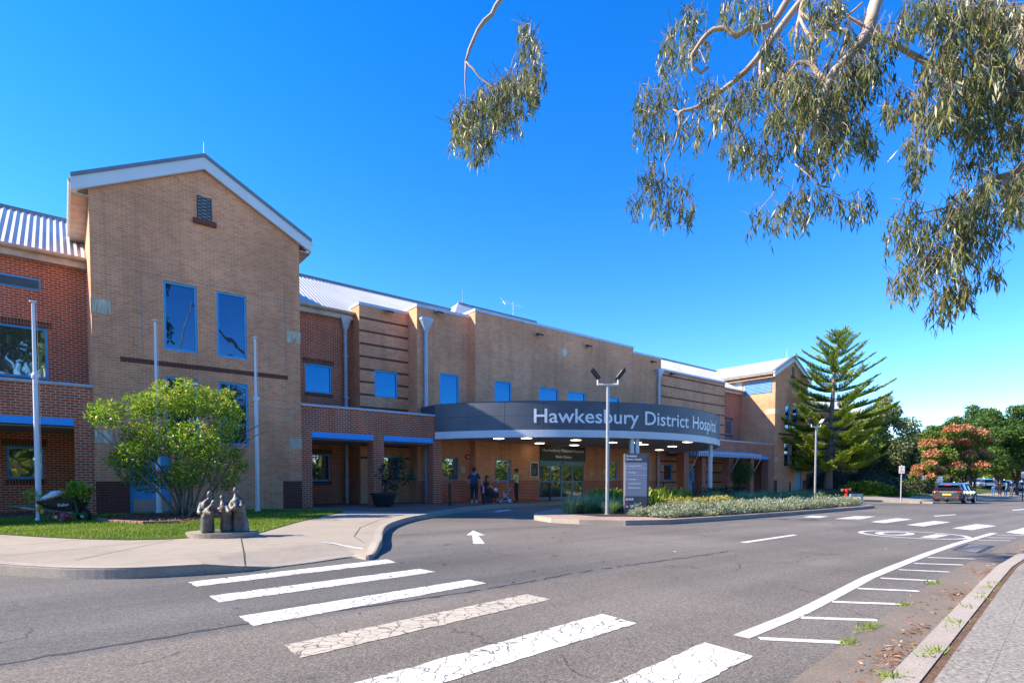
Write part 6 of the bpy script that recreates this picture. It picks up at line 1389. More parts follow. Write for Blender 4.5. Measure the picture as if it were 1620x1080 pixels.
# cuttings heaped in the barrow
CT = thing('cuttings', (wx, wy, .5), 'heap of leafy green cuttings piled in the wheelbarrow', 'cuttings'); wv = lambda px, py, d=0: Vector((wx, wy, 0))+rt*((px-103)*wk)+fw*d+Vector((0, 0, (824-py)*wk))
st = MB(); PP, AX, TT = [], [], []
for px_, py_, r in ((58,783,9),(66,788,8),(78,795,8),(86,793,8),(96,786,9),(104,783,10),(112,778,10),(122,774,10),(130,770,9),(138,776,9),(144,770,6),(126,784,10),(112,788,10),(92,790,8),(134,784,8),(72,800,6),(60,790,7),(118,768,6)):
    c = wv(px_, py_, rng.normal()*.18); limb(st, wv(100, 796), c, .012, .004, .1, 4, 5); p = fuzz(75, c, (r*wk*1.1,)*3); PP.append(p); AX.append(dirs(75, (.25, 0, .1))); TT.append(np.clip(rng.normal(.5 if px_ > 80 else .75, .2, 75), 0, 1))
st.build('stems', 'bark', CT); leaf_obj('foliage', np.concatenate(PP), np.concatenate(AX), .11, .05, np.concatenate(TT), 'leaf_shrub', CT)
SK = MB(); SK.ball(wv(86, 786, -.12), (.26, .17, .09), 14, rot=Matrix.Rotation(-YAW, 3, 'Z') @ Matrix.Rotation(R(-22), 3, 'Y')); SK.ball(wv(94, 781, -.1), (.18, .14, .10), 12, rot=Matrix.Rotation(-YAW, 3, 'Z') @ Matrix.Rotation(R(-15), 3, 'Y')); SK.ball(wv(78, 789, -.1), (.12, .12, .07), 10)
so = SK.build('sack', 'sack_white', smooth='all'); md = so.modifiers.new('one', 'REMESH'); md.mode = 'VOXEL'; md.voxel_size = .02; md.use_smooth_shade = True; dp = bpy.data.textures.new('crumple', 'CLOUDS'); dp.noise_scale = .09; dm_ = so.modifiers.new('crumple', 'DISPLACE'); dm_.texture = dp; dm_.strength = .07; dm_.texture_coords = 'GLOBAL'
tag(so, 'crumpled white plastic sack lying on the cuttings', 'sack')
bl = thing('garden_blower', (gp(96, 826)[0], gp(96, 826)[1], 0), 'small red petrol blower standing on the grass under the wheelbarrow', 'blower', local=True, rz=-YAW); f_ = wk
m_ = MB(); m_.ball((.10, 0, 9*f_), (.13, .11, .13), 12); m_.box(.0, -.1, .04, .22, .1, 8*f_); m_.build('housing', 'engine_red', bl, bevel=.01)
m_ = MB(); m_.lathe([(.035, 0), (.045, .05), (.03, .1), (.03, 20*f_-.02), (.05, 20*f_)], (-.16, -.02, 0), 12); m_.build('tank', 'engine_red', bl)
m_ = MB(); m_.tube([(-.03, -.12, 9*f_), (-.03, -.06, 9*f_)], .075, 14); m_.tube([(.16, -.13, 6*f_), (.16, -.06, 6*f_)], .065, 14); m_.build('engine', 'dark_metal', bl)
m_ = MB(); m_.tube([(-.03, -.125, 9*f_), (-.03, -.118, 9*f_)], .05, 12); m_.build('cover', 'sign_yellow', bl)
m_ = MB(); m_.tube([(-.2, 0, 12*f_), (-.05, .02, 17*f_), (.12, .02, 16*f_), (.2, 0, 12*f_)], .02, 8); m_.build('handle', 'black_plastic', bl)
em = thing('ear_muffs', tuple(wv(82, 808, -.3)), 'orange ear muffs hanging on the wheelbarrow handle', 'ear muffs', local=True, rz=-YAW); m_ = MB(); m_.ball((0, 0, 0), (.065, .05, .075), 12); m_.build('cup', 'orange_plastic', em); m_ = MB(); m_.ball((-.13, .03, .07), (.06, .05, .065), 12); m_.build('cup', 'orange_plastic', em); m_ = MB(); m_.tube([(0, 0, .05), (-.03, .0, .14), (-.1, .02, .17), (-.13, .03, .1)], .012, 6); m_.build('headband', 'orange_plastic', em)
ed = MB(); pts_ = [Vector(p) for p in P((152, 823), (172, 826.5), (230, 829.5), (285, 828))]
for a, b in zip(pts_[:-1], pts_[1:]):
    n = max(1, int((b-a).length/.24))
    for i in range(n):
        c = a.lerp(b, (i+.5)/n); d = (b-a).normalized(); ed.obox((c.x, c.y, .045), (.228, .11, .09), Matrix(((d.x, -d.y, 0), (d.y, d.x, 0), (0, 0, 1))))
tag(ed.build('brick_edging', 'brick_edge', bevel=.006), 'row of red-brown edging bricks along the mulch bed', 'edging')
# ------------------------------------------------------------------ people
def skin(): 
    m, nt, b = nmat('skin'); b.inputs['Base Color'].default_value = (.50, .30, .22, 1); b.inputs['Roughness'].default_value = .5; b.inputs['Subsurface Weight'].default_value = .08
skin(); plain('skin_tan', (.34, .19, .12), .5, var=.05)
for nm, c in (('cloth_navy', (.018, .035, .075)), ('cloth_black', (.012, .013, .016)), ('cloth_maroon', (.075, .018, .024)), ('cloth_lime', (.55, .60, .20)), ('cloth_teal', (.03, .30, .24)), ('cloth_blue', (.03, .12, .36)), ('cloth_grey', (.05, .055, .065)), ('cloth_purple', (.10, .035, .12)), ('cloth_white', (.70, .68, .70)), ('cloth_pale', (.55, .40, .42)), ('hair_dark', (.022, .016, .013)), ('hair_brown', (.07, .04, .025)), ('glove_blue', (.03, .12, .55)), ('eye_dark', (.02, .015, .012)), ('shoe_black', (.015, .015, .016)), ('plastic_pink', (.60, .28, .42)), ('plastic_aqua', (.10, .48, .62)), ('fabric_navy', (.015, .03, .16)), ('frame_white', (.70, .76, .80)), ('disc_blue', (.30, .60, .74)), ('mop_yellow', (.80, .48, .03))): plain(nm, c, .75, var=.08, scale=8)
def person(x, y, z0, rz, label, J=None, cloth=None, hair='hair_dark', s=1.0, hairlen=.0, glove=False, skirt=None, heavy=1.0, group=None, skinm='skin'):
    """joints in metres, facing +Y; one skinned body, materials by limb"""
    P0 = dict(pelvis=(0,0,.96), waist=(0,.0,1.08), chest=(0,.0,1.28), neck=(0,0,1.46), chin=(0,.03,1.53), head=(0,.025,1.61), crown=(0,.01,1.69),
      shL=(-.18,0,1.41), elL=(-.235,-.03,1.14), wrL=(-.25,.05,.90), paL=(-.25,.07,.83), shR=(.18,0,1.41), elR=(.235,-.03,1.14), wrR=(.25,.05,.90), paR=(.25,.07,.83),
      hiL=(-.095,0,.90), knL=(-.105,.02,.50), anL=(-.105,-.03,.09), toL=(-.115,.13,.04), hiR=(.095,0,.90), knR=(.105,.02,.50), anR=(.105,-.03,.09), toR=(.115,.13,.04))
    if J: P0.update(J)
    h = heavy
    RAD = dict(pelvis=(.155*h,.115*h), waist=(.135*h,.10*h), chest=(.155*h,.11*h), neck=(.055,.055), chin=(.06,.07), head=(.078,.098), crown=(.062,.075), shL=(.07*h,.07*h), elL=(.046*h,.046*h), wrL=(.032,.032), paL=(.036,.02), hiL=(.098*h,.1*h), knL=(.062*h,.064*h), anL=(.04,.042), toL=(.036,.03))
    for k_ in list(RAD):
        if k_.endswith('L'): RAD[k_[:-1]+'R'] = RAD[k_]
    E = [('pelvis','waist'),('waist','chest'),('chest','neck'),('neck','chin'),('chin','head'),('head','crown')]
    for S_ in 'LR': E += [('chest','sh'+S_),('sh'+S_,'el'+S_),('el'+S_,'wr'+S_),('wr'+S_,'pa'+S_),('pelvis','hi'+S_),('hi'+S_,'kn'+S_),('kn'+S_,'an'+S_),('an'+S_,'to'+S_)]
    V = {k: Vector(v) for k, v in P0.items()}; reg = {k: k for k in V}
    nose = V['head'].lerp(V['chin'], .35); fwd = (V['head']-V['neck']); f_ = Vector((0, 1, 0)); tw_ = J.get('face') if J else None
    f_ = Vector(tw_).normalized() if tw_ else f_
    V.pop('face', None); reg.pop('face', None)
    V['nose'] = nose+f_*.105; RAD['nose'] = (.013, .016); E.append(('chin', 'nose')); reg['nose'] = 'head'
    sideh = Vector((f_.y, -f_.x, 0))
    for k_, sg in (('earL', -1), ('earR', 1)): V[k_] = V['head']+sideh*sg*.085+Vector((0, 0, -.02)); RAD[k_] = (.014, .022); E.append(('head', k_))
    for S_, sg in (('L', -1), ('R', 1)):
        w_, p_ = V['wr'+S_], V['pa'+S_]; d = (p_-w_).normalized(); sd = d.cross(Vector((0, 1, .2))).normalized()
        if sd.length < .5: sd = Vector((1, 0, 0))
        nn = sd.cross(d).normalized()
        for fi, (o_, ln) in enumerate(((-.027, .062), (-.009, .074), (.009, .070), (.026, .054))):
            a, b = 'f%s%da' % (S_, fi), 'f%s%db' % (S_, fi); c_ = 'f%s%dk' % (S_, fi)
            V[a] = p_+d*.032+sd*o_; V[b] = V[a]+d*ln*.5+nn*.008; V[c_] = V[b]+d*ln*.45+nn*.022
            RAD[a] = (.010, .010); RAD[b] = (.0088, .0088); RAD[c_] = (.0075, .0075); E += [('pa'+S_, a), (a, b), (b, c_)]
        V['t%sa' % S_] = w_.lerp(p_, .55)+sd*sg*-.036+nn*.012; V['t%sb' % S_] = V['t%sa' % S_]+d*.045+sd*sg*-.016+nn*.014; RAD['t%sa' % S_] = (.012, .012); RAD['t%sb' % S_] = (.009, .009); E += [('wr'+S_, 't%sa' % S_), ('t%sa' % S_, 't%sb' % S_)]
    names = list(V); idx = {k: i for i, k in enumerate(names)}
    me = bpy.data.meshes.new('tmp'); me.from_pydata([tuple(V[k]) for k in names], [(idx[a], idx[b]) for a, b in E], []); ob = bpy.data.objects.new('tmp', me); COL.objects.link(ob)
    md = ob.modifiers.new('s', 'SKIN'); md.use_smooth_shade = True
    for k, i in idx.items(): sv_ = me.skin_vertices[0].data[i]; sv_.radius = RAD[k]; sv_.use_root = k == 'pelvis'
    sb_ = ob.modifiers.new('u', 'SUBSURF'); sb_.levels = 2; sb_.render_levels = 2
    dg = bpy.context.evaluated_depsgraph_get(); bm_ = bpy.data.meshes.new_from_object(ob.evaluated_get(dg)); bpy.data.objects.remove(ob); bpy.data.meshes.remove(me)
    t = thing('person', (x, y, z0), label, 'person', group, local=True, rz=rz); t.scale = (s, s, s)
    bm_.name = 'body'; mats = [skinm, cloth.get('top', 'cloth_navy'), cloth.get('legs', 'cloth_navy'), 'shoe_black', 'glove_blue' if glove else skinm]
    bm_.materials.clear()
    for m_ in mats: bm_.materials.append(MATS[m_])
    segs = []
    sl = cloth.get('sleeve', .55); ll = cloth.get('leglen', 1.0)
    for a, b in E:
        A, B = V[a], V[b]
        k = 0
        if a in ('pelvis', 'waist', 'chest') and b in ('waist', 'chest') or b.startswith('sh'): k = 1
        elif (a, b) == ('chest', 'neck'): k = ('neck',)
        elif a == 'pelvis' or a.startswith('hi'): k = 2
        elif a.startswith('kn'): k = ('shin',)
        elif a.startswith('an'): k = 3
        elif a.startswith('sh'): k = ('arm',)
        elif a.startswith('el'): k = ('fore',)
        elif a.startswith(('wr', 'pa', 'fL', 'fR', 'tL', 'tR')): k = 4
        segs.append((A, B, k, max(RAD[a][0], RAD[b][0])))
    mi = []
    for p in bm_.polygons:
        c = p.center; best = None
        for A, B, k, rr in segs:
            ab = B-A; t_ = max(0, min(1, (c-A).dot(ab)/max(1e-9, ab.length_squared))); d = (c-(A+ab*t_)).length-rr
            if best is None or d < best[0]: best = (d, k, t_)
        k, t_ = best[1], best[2]
        if k == ('neck',): k = 1 if t_ < .72 else 0
        elif k == ('shin',): k = 2 if t_ < (ll*1.0 if ll >= 1 else ll) else 0
        elif k == ('arm',): k = 1 if t_ < sl/.55 else 0
        elif k == ('fore',): k = 1 if sl > .9 else 0
        mi.append(k)
    bm_.polygons.foreach_set('material_index', mi); bm_.polygons.foreach_set('use_smooth', [True]*len(mi))
    bo = bpy.data.objects.new('body', bm_); COL.objects.link(bo); bo.parent = t
    hm = MB(); hc = V['head'].lerp(V['crown'], .45); hm.ball(hc-f_*.018+Vector((0, 0, .012)), (.093, .112, .098), 14)
    if hairlen: hm.ball(hc-f_*.06+Vector((0, 0, -hairlen*.5)), (.085, .07, .06+hairlen*.5), 12)
    else: hm.ball(hc-f_*.05+Vector((0, 0, -.05)), (.08, .06, .08), 12)
    hm.build('hair', hair, t, smooth='all')
    for sg in (-1, 1):
        e_ = MB(); e_.ball(V['head']+f_*.088+sideh*sg*.032+Vector((0, 0, -.012)), .011, 8); e_.build('eye', 'eye_dark', t)
    mo = MB(); mo.ball(V['chin']+f_*.072+Vector((0, 0, .008)), (.022, .01, .006), 8); mo.build('mouth', 'cloth_maroon', t)
    if skirt:
        rings, mat = skirt; sk = MB(); n = 18; pr = None
        for cx_, cy_, cz_, rx_, ry_ in rings:
            row = [(cx_+rx_*math.cos(2*math.pi*j/n), cy_+ry_*math.sin(2*math.pi*j/n), cz_) for j in range(n)]
            if pr:
                for j in range(n): q = (j+1) % n; sk.poly([pr[j], pr[q], row[q], row[j]])
            pr = row
        sk.build('skirt', mat, t, smooth='all')
    return t
def pdep(x, y): return Vector((x, y)).dot(fw.xy)
TOC = math.radians  # facing helpers: rz rotates +Y
# nurse in navy scrubs seen from behind, pink bottle in the right hand
x, y = gp(750.5, 799.5); hN = (799-738)*pdep(x, y)/F/1.76
person(x, y, 0, -YAW-.25, 'person in navy scrubs seen from behind holding a pink bottle', dict(elL=(-.34,-.07,1.17), wrL=(-.20,-.02,1.0), paL=(-.16,.03,.97), shL=(-.19,0,1.40), elR=(.27,.05,1.16), wrR=(.33,.17,.96), paR=(.34,.20,.89), anL=(-.10,-.05,.09), knL=(-.11,.0,.5), face=(.35, 1, 0)), dict(top='cloth_navy', legs='cloth_black', sleeve=.45, leglen=.6), 'hair_dark', hN, heavy=1.12)
def loc(xb, yb, rz, v, s=1): c, s_ = math.cos(rz), math.sin(rz); return (xb+(v[0]*c-v[1]*s_)*s, yb+(v[0]*s_+v[1]*c)*s, v[2]*s)
bp = loc(x, y, -YAW-.25, (.355, .22, .80), hN); t = thing('bottle', (bp[0], bp[1], bp[2]-.22), 'pink drink bottle in the hand of the person in navy scrubs', 'bottle', local=True)
m_ = MB(); m_.lathe([(.045, 0), (.05, .02), (.05, .22), (.028, .27)], (0, 0, 0), 14); m_.build('flask', 'plastic_pink', t, smooth=True); m_ = MB(); m_.lathe([(.032, .265), (.032, .30), (.02, .31)], (0, 0, 0), 12); m_.build('cap', 'plastic_pink', t)
# seated person in maroon with an arm stretched out
x, y = gp(773, 795.2); kz = pdep(x, y)/F; rs = -YAW-R(80); hS = 1.02
seat = thing('bench', (x, y, 0), 'dark low bench under the seated person in maroon', 'bench', local=True, rz=rs)
for a, b in ((-.36, .02), (.24, .02)):
    m_ = MB(); m_.box(a, -.30, 0, a+.07, .18, .40); m_.build('leg', 'dark_metal', seat)
for k_ in range(4): m_ = MB(); m_.box(-.42, -.32+.135*k_, .405, .40, -.20+.135*k_, .44); m_.build('seat_slat', 'dark_metal', seat)
m_ = MB(); m_.box(-.42, -.36, .55, .40, -.32, .85); m_.box(-.36, -.35, .40, -.30, -.33, .56); m_.box(.28, -.35, .40, .34, -.33, .56); m_.build('backrest', 'dark_metal', seat)
person(x, y, 0, rs, 'seated person in a maroon dress stretching out an arm', dict(pelvis=(0,-.14,.55), waist=(0,-.18,.68), chest=(0,-.16,.90), neck=(0,-.12,1.09), chin=(0,-.07,1.15), head=(0,-.06,1.22), crown=(0,-.08,1.30), shL=(-.19,-.15,1.03), elL=(-.20,.12,1.00), wrL=(-.16,.36,1.12), paL=(-.15,.42,1.15), shR=(.19,-.15,1.03), elR=(.24,.06,.82), wrR=(.16,.24,.72), paR=(.14,.30,.71), hiL=(-.10,-.08,.53), knL=(-.12,.36,.50), anL=(-.12,.34,.09), toL=(-.13,.48,.04), hiR=(.10,-.08,.53), knR=(.12,.36,.50), anR=(.12,.40,.09), toR=(.13,.54,.04), face=(0, 1, .25)),
  dict(top='cloth_maroon', legs='cloth_maroon', sleeve=.4, leglen=.25), 'hair_brown', hS, hairlen=.16, heavy=1.15, skirt=([(0,-.12,.72,.22,.18), (0,.05,.60,.27,.34), (0,.14,.45,.28,.36), (0,.22,.26,.26,.30)], 'cloth_maroon'))
bp = loc(x, y, rs, (-.15, .48, 1.08), hS); t = thing('spray_bottle', (bp[0], bp[1], bp[2]-.1), 'small aqua spray bottle held up by the seated person', 'bottle', local=True)
m_ = MB(); m_.lathe([(.035, 0), (.04, .02), (.04, .11), (.015, .15)], (0,0,0), 12); m_.build('flask', 'plastic_aqua', t, smooth=True); m_ = MB(); m_.box(-.02, -.03, .15, .02, .045, .185); m_.build('nozzle', 'cloth_white', t)
bp = loc(x, y, rs, (.12, .34, .60), hS); bg_ = MB(); bg_.ball((bp[0], bp[1], bp[2]+.02), (.12, .10, .13), 12); bo = bg_.build('bag', 'cloth_white', smooth='all'); dm_ = bo.modifiers.new('c', 'DISPLACE'); dm_.texture = bpy.data.textures['crumple']; dm_.strength = .05; tag(bo, 'crumpled white bag on the lap of the seated person', 'bag')
# man in yellow-green shirt with blue gloves
x, y = gp(817, 794.6); kz = pdep(x, y)/F; hM = (794.5-740)*kz/1.76; rm = -YAW+R(70)
person(x, y, 0, rm, 'person in yellow-green shirt and black trousers with blue gloves', dict(elL=(-.26,.05,1.15), wrL=(-.16,.26,1.10), paL=(-.13,.32,1.11), elR=(.26,.02,1.14), wrR=(.14,.24,1.06), paR=(.10,.30,1.06), face=(0, 1, -.15)), dict(top='cloth_lime', legs='cloth_black', sleeve=.5), 'hair_dark', hM, glove=True, skinm='skin_tan')
bp = loc(x, y, rm, (-.12, .40, 0), hM)
t = thing('mop', (bp[0], bp[1], .55), 'pale blue pole with a yellow head held upright by the person in yellow-green', 'mop', local=True, rz=-YAW); m_ = MB(); m_.tube([(.0, 0, .05), (-.03, 0, 1.36)], .014, 8); m_.build('pole', 'plastic_aqua', t); m_ = MB(); m_.box(-.12, -.03, 1.34, .06, .03, 1.41); m_.build('head', 'mop_yellow', t, bevel=.01)
# wheeled walker
x, y = gp(799, 795.0); t = thing('walker', (x, y, 0), 'white-framed wheeled walker with navy fabric beside the person in yellow-green', 'walker', local=True, rz=-YAW); t.scale = (.85, .85, .85)
for k_, (cx_, cy_, r) in enumerate(((.28, -.24, .14), (.28, .24, .14), (-.30, -.22, .09), (-.30, .22, .09))):
    m_ = MB(); m_.tube([(cx_+r*math.cos(a), cy_, .01+r+r*math.sin(a)) for a in np.linspace(0, 2*math.pi, 23)], .018, 7); wo = m_.build('wheel', 'tyre', t, smooth=True)
    m_ = MB(); m_.tube([(cx_, cy_-.022, r+.01), (cx_, cy_+.022, r+.01)], r*.93, 18); m_.build('disc', 'disc_blue', wo)
for sy in (-.22, .22):
    m_ = MB(); m_.tube([(-.30, sy, .10), (.0, sy, .38), (.34, sy, .86), (.44, sy, .90)], .016, 7); m_.tube([(.28, sy, .15), (.05, sy, .40), (-.12, sy, .66)], .016, 7); m_.tube([(-.30, sy, .12), (.28, sy, .16)], .014, 7); m_.tube([(-.02, sy, .28), (-.10, sy, .52)], .02, 7); m_.build('side_frame', 'frame_white', t, smooth=True)
    m_ = MB(); m_.tube([(.40, sy, .89), (.52, sy, .91)], .022, 8); m_.build('grip', 'black_plastic', t)
m_ = MB(); m_.poly([(-.12, -.21, .42), (.10, -.21, .44), (.10, .21, .44), (-.12, .21, .42)]); m_.poly([(-.12, -.21, .40), (.10, -.21, .42), (.10, .21, .42), (-.12, .21, .40)]); m_.build('seat', 'fabric_navy', t)
m_ = MB(); m_.obox((.16, 0, .68), (.06, .44, .42), Matrix.Rotation(R(32), 3, 'Y')); m_.build('backrest', 'fabric_navy', t, bevel=.02)
m_ = MB(); m_.box(-.2, -.18, .14, .1, .18, .32); m_.build('basket', 'fabric_navy', t, bevel=.02)
# ------------------------------------------------------------------ cars
def carpaint(name, col, metal=.5): 
    m, nt, b = nmat(name); b.inputs['Base Color'].default_value = (*col, 1); b.inputs['Metallic'].default_value = metal; b.inputs['Roughness'].default_value = .32; b.inputs['Coat Weight'].default_value = 1; b.inputs['Coat Roughness'].default_value = .03
carpaint('paint_grey', (.075, .078, .088)); carpaint('paint_red', (.40, .03, .04)); carpaint('paint_blue', (.05, .22, .45)); carpaint('paint_white', (.62, .65, .68), .1); carpaint('paint_aqua', (.12, .36, .48)); carpaint('paint_silver', (.40, .42, .44), .7)
plain('car_glass', (.012, .016, .02), .04, spec=.8); plain('tail_red', (.50, .012, .010), .2, emit=(1, .06, .02), es=.03); plain('plate_yellow', (.72, .52, .04), .5, var=.03); plain('trim_black', (.015, .015, .017), .6); plain('alloy', (.55, .56, .58), .3, metal=.9); plain('headlamp', (.7, .72, .75), .1, coat=1)
def car(x, y, z0, rz, label, paint, group=None, detail=True, s=1.0):
    t = thing('parked_car', (x, y, z0), label, 'car', group, local=True, rz=rz); t.scale = (s, s, s)
    # stations along x (rear -2.15 .. front 2.15): half width sill/belt, bottom z, belt z
    ST_ = [(-2.16, .70, .72, .42, .78), (-2.08, .82, .82, .30, .92), (-1.85, .88, .86, .24, .98), (-1.4, .90, .88, .22, .99), (-.5, .90, .89, .20, .97), (.5, .90, .89, .20, .95), (1.1, .90, .87, .21, .93), (1.7, .88, .82, .23, .84), (2.05, .80, .74, .28, .72), (2.18, .66, .60, .36, .60)]
    b = MB(); rows = []
    for xx, w0, w1, zb, zt in ST_:
        h_ = [(w0*.86, zb), (w0*.98, zb+.10), (w0*1.0, zb+(zt-zb)*.45), (w0*1.01, zb+(zt-zb)*.62), (w1, zt-.03), (w1*.93, zt)]
        rows.append([(xx, -a, c) for a, c in h_]+[(xx, a, c) for a, c in h_[::-1]])
    for a, c in zip(rows[:-1], rows[1:]):
        n = len(a)
        for j in range(n): q = (j+1) % n; b.poly([a[j], a[q], c[q], c[j]])
    b.poly(rows[0]); b.poly(rows[-1][::-1])
    bo = b.build('body', paint, t, smooth='all'); sbm = bo.modifiers.new('s', 'SUBSURF'); sbm.levels = 1; sbm.render_levels = 2
    # greenhouse: glass core with painted roof and pillars
    g = MB(); GH = [(-2.02, .74, .98, .72, 1.0), (-1.62, .78, .97, .60, 1.36), (-1.0, .80, .96, .62, 1.46), (-.2, .80, .95, .62, 1.49), (.45, .80, .94, .60, 1.42), (1.22, .76, .90, .72, .93)]
    gr = [[(xx, -wb, zb), (xx, -wt, zt), (xx, wt, zt), (xx, wb, zb)] for xx, wb, zb, wt, zt in GH]
    for a, c in zip(gr[:-1], gr[1:]):
        for j in range(3): g.poly([a[j], a[j+1], c[j+1], c[j]])
    g.poly(gr[0]); g.poly(gr[-1][::-1]); g.build('windows', 'car_glass', t)
    r_ = MB(); up_ = [(-1.95, .60, 1.30), (-1.62, .615, 1.385), (-1.0, .635, 1.478), (-.2, .635, 1.508), (.45, .615, 1.438)]
    for a, c in zip(up_[:-1], up_[1:]): r_.poly([(a[0], -a[1], a[2]), (a[0], a[1], a[2]), (c[0], c[1], c[2]), (c[0], -c[1], c[2])]); [r_.poly([(a[0], sg*a[1], a[2]), (c[0], sg*c[1], c[2]), (c[0], sg*(c[1]+.03), c[2]-.07), (a[0], sg*(a[1]+.03), a[2]-.07)]) for sg in (-1, 1)]
    for sg in (-1, 1):
        for pth in ([(-1.98, sg*.76, .99), (-1.62, sg*.63, 1.36)], [(-1.35, sg*.80, .98), (-1.25, sg*.635, 1.42)], [(-.32, sg*.81, .96), (-.25, sg*.635, 1.47)], [(1.20, sg*.77, .93), (.45, sg*.625, 1.42)]): r_.tube(pth, .045, 6)
    r_.build('roof', paint, t, smooth=True)
    for cx_ in (-1.32, 1.32):
        for sg in (-1, 1):
            y_ = sg*.80; w_ = MB(); w_.lathe([(.20, -.10), (.31, -.10), (.335, -.06), (.335, .06), (.31, .10), (.20, .10)], (0, 0, 0), 26)
            w_.v = [(cx_+px_, y_+pz_, .335+py_) for px_, py_, pz_ in w_.v]; wo = w_.build('wheel', 'tyre', t, smooth=True)
            if detail:
                rm_ = MB()
                for k_ in range(7):
                    a = 2*math.pi*k_/7; rm_.tube([(cx_, y_+sg*.095, .335), (cx_+.20*math.cos(a), y_+sg*.10, .335+.20*math.sin(a))], [.045, .03], 6)
                rm_.tube([(cx_+.205*math.cos(a), y_+sg*.10, .335+.205*math.sin(a)) for a in np.linspace(0, 2*math.pi, 25)], .018, 6); rm_.build('rim', 'alloy', wo)
                ar = MB(); ar.tube([(cx_+.385*math.cos(a), sg*.90, .335+.385*math.sin(a)) for a in np.linspace(-.3, math.pi+.3, 15)], .035, 6); ar.build('wheel_arch', 'trim_black', t)
    for sg in (-1, 1):
        l_ = MB(); l_.obox((-2.075, sg*.66, .865), (.10, .30, .09), Matrix.Rotation(sg*R(-14), 3, 'Z')); l_.build('tail_light', 'tail_red', t, bevel=.02)
        l_ = MB(); l_.obox((2.05, sg*.60, .66), (.16, .30, .10), Matrix.Rotation(sg*R(-24), 3, 'Z')); l_.build('headlight', 'headlamp', t, bevel=.02)
        m_ = MB(); m_.ball((.62, sg*.98, 1.0), (.08, .10, .07), 10); m_.build('mirror', paint, t, smooth=True)
    if detail:
        m_ = MB(); m_.box(-2.20, -.74, .26, -2.05, .74, .47); m_.build('bumper', 'trim_black', t, bevel=.03)
        m_ = MB(); m_.box(-2.185, -.26, .60, -2.155, .26, .72); m_.build('number_plate', 'plate_yellow', t)
        m_ = MB(); m_.box(-1.99, -.18, 1.31, -1.93, .18, 1.345); m_.build('brake_light', 'tail_red', t)
        m_ = MB(); m_.obox((-1.86, 0, 1.355), (.26, 1.16, .03), Matrix.Rotation(R(-10), 3, 'Y')); m_.build('spoiler', paint, t, bevel=.01)
        m_ = MB(); m_.tube([(-2.34, 0, .36), (-2.1, 0, .36)], .025, 8); m_.ball((-2.36, 0, .40), .035, 8); m_.build('tow_bar', 'steel', t)
        for sg in (-1, 1): m_ = MB(); m_.box(-2.212, sg*.62-.07, .42, -2.19, sg*.62+.07, .46); m_.build('reflector', 'tail_red', t)
        for sg in (-1, 1):
            for xx in (-.35, .55): m_ = MB(); m_.box(xx-.09, sg*.905-.012, .84, xx+.09, sg*.905+.012, .87); m_.build('door_handle', paint, t)
    return t
x, y = gp(1503, 796.0, -.15); car(x+1.9, y+.1, base(x, y)-.15, R(-1), 'dark grey hatchback with yellow number plate parked at the kerb', 'paint_grey', s=1.02)
gpk = 'cars in the far car park'
for px_, py_, paint, lb_, rz in ((1567, 779, 'paint_blue', 'blue car behind the crouching people in the far car park', .9), (1585, 776.5, 'paint_aqua', 'pale aqua car seen between the tree trunks', 1.0), (1548, 777, 'paint_silver', 'silver car just right of the dark hatchback roof', .9), (1620, 777.5, 'paint_red', 'red car cut off by the right edge', 1.0), (1600, 776, 'paint_white', 'white car behind the person in a dark shirt', 1.0)):
    b = at(px_, py_, 88); car(b.x, b.y, base(b.x, b.y)-.12, rz, lb_, paint, gpk, detail=False)
# ------------------------------------------------------------------ far people by the car park
gpp = 'people by the car park'
def fp(px_, py_, hpx, rz, label, J, cl, dep=66, **kw):
    b = at(px_, py_, dep); z0 = base(b.x, b.y); s = hpx*dep/F/1.7; person(b.x, b.y, z0-.02, rz, label, J, cl, s=s, group=gpp, **kw)
bend = dict(pelvis=(0,-.1,.86), waist=(0,.02,.95), chest=(0,.2,1.04), neck=(0,.36,1.12), chin=(0,.42,1.14), head=(0,.47,1.2), crown=(0,.5,1.27), shL=(-.18,.25,1.1), elL=(-.22,.36,.85), wrL=(-.15,.48,.66), paL=(-.14,.52,.6), shR=(.18,.25,1.1), elR=(.22,.36,.85), wrR=(.15,.48,.66), paR=(.14,.52,.6))
fp(1571, 786, 24, -YAW-R(80), 'person in dark clothes bending forward beside the far parked cars', bend, dict(top='cloth_grey', legs='cloth_blue', sleeve=1))
fp(1581.5, 787, 24, -YAW-R(20), 'person in black with a purple skirt standing among the far group', dict(elR=(.3, .1, 1.2), wrR=(.28, .3, 1.2), paR=(.27, .36, 1.2)), dict(top='cloth_black', legs='cloth_purple'), hairlen=.2)
fp(1592, 788, 22, -YAW+R(40), 'person in a teal top and blue jeans stepping off the kerb', dict(knL=(-.1, .16, .52), anL=(-.1, .1, .1), toL=(-.1, .25, .07)), dict(top='cloth_teal', legs='cloth_blue'), hairlen=.15)
fp(1600, 783, 25.5, -YAW, 'tall person in a dark shirt and pale shorts seen from behind', None, dict(top='cloth_grey', legs='cloth_pale', leglen=.1))
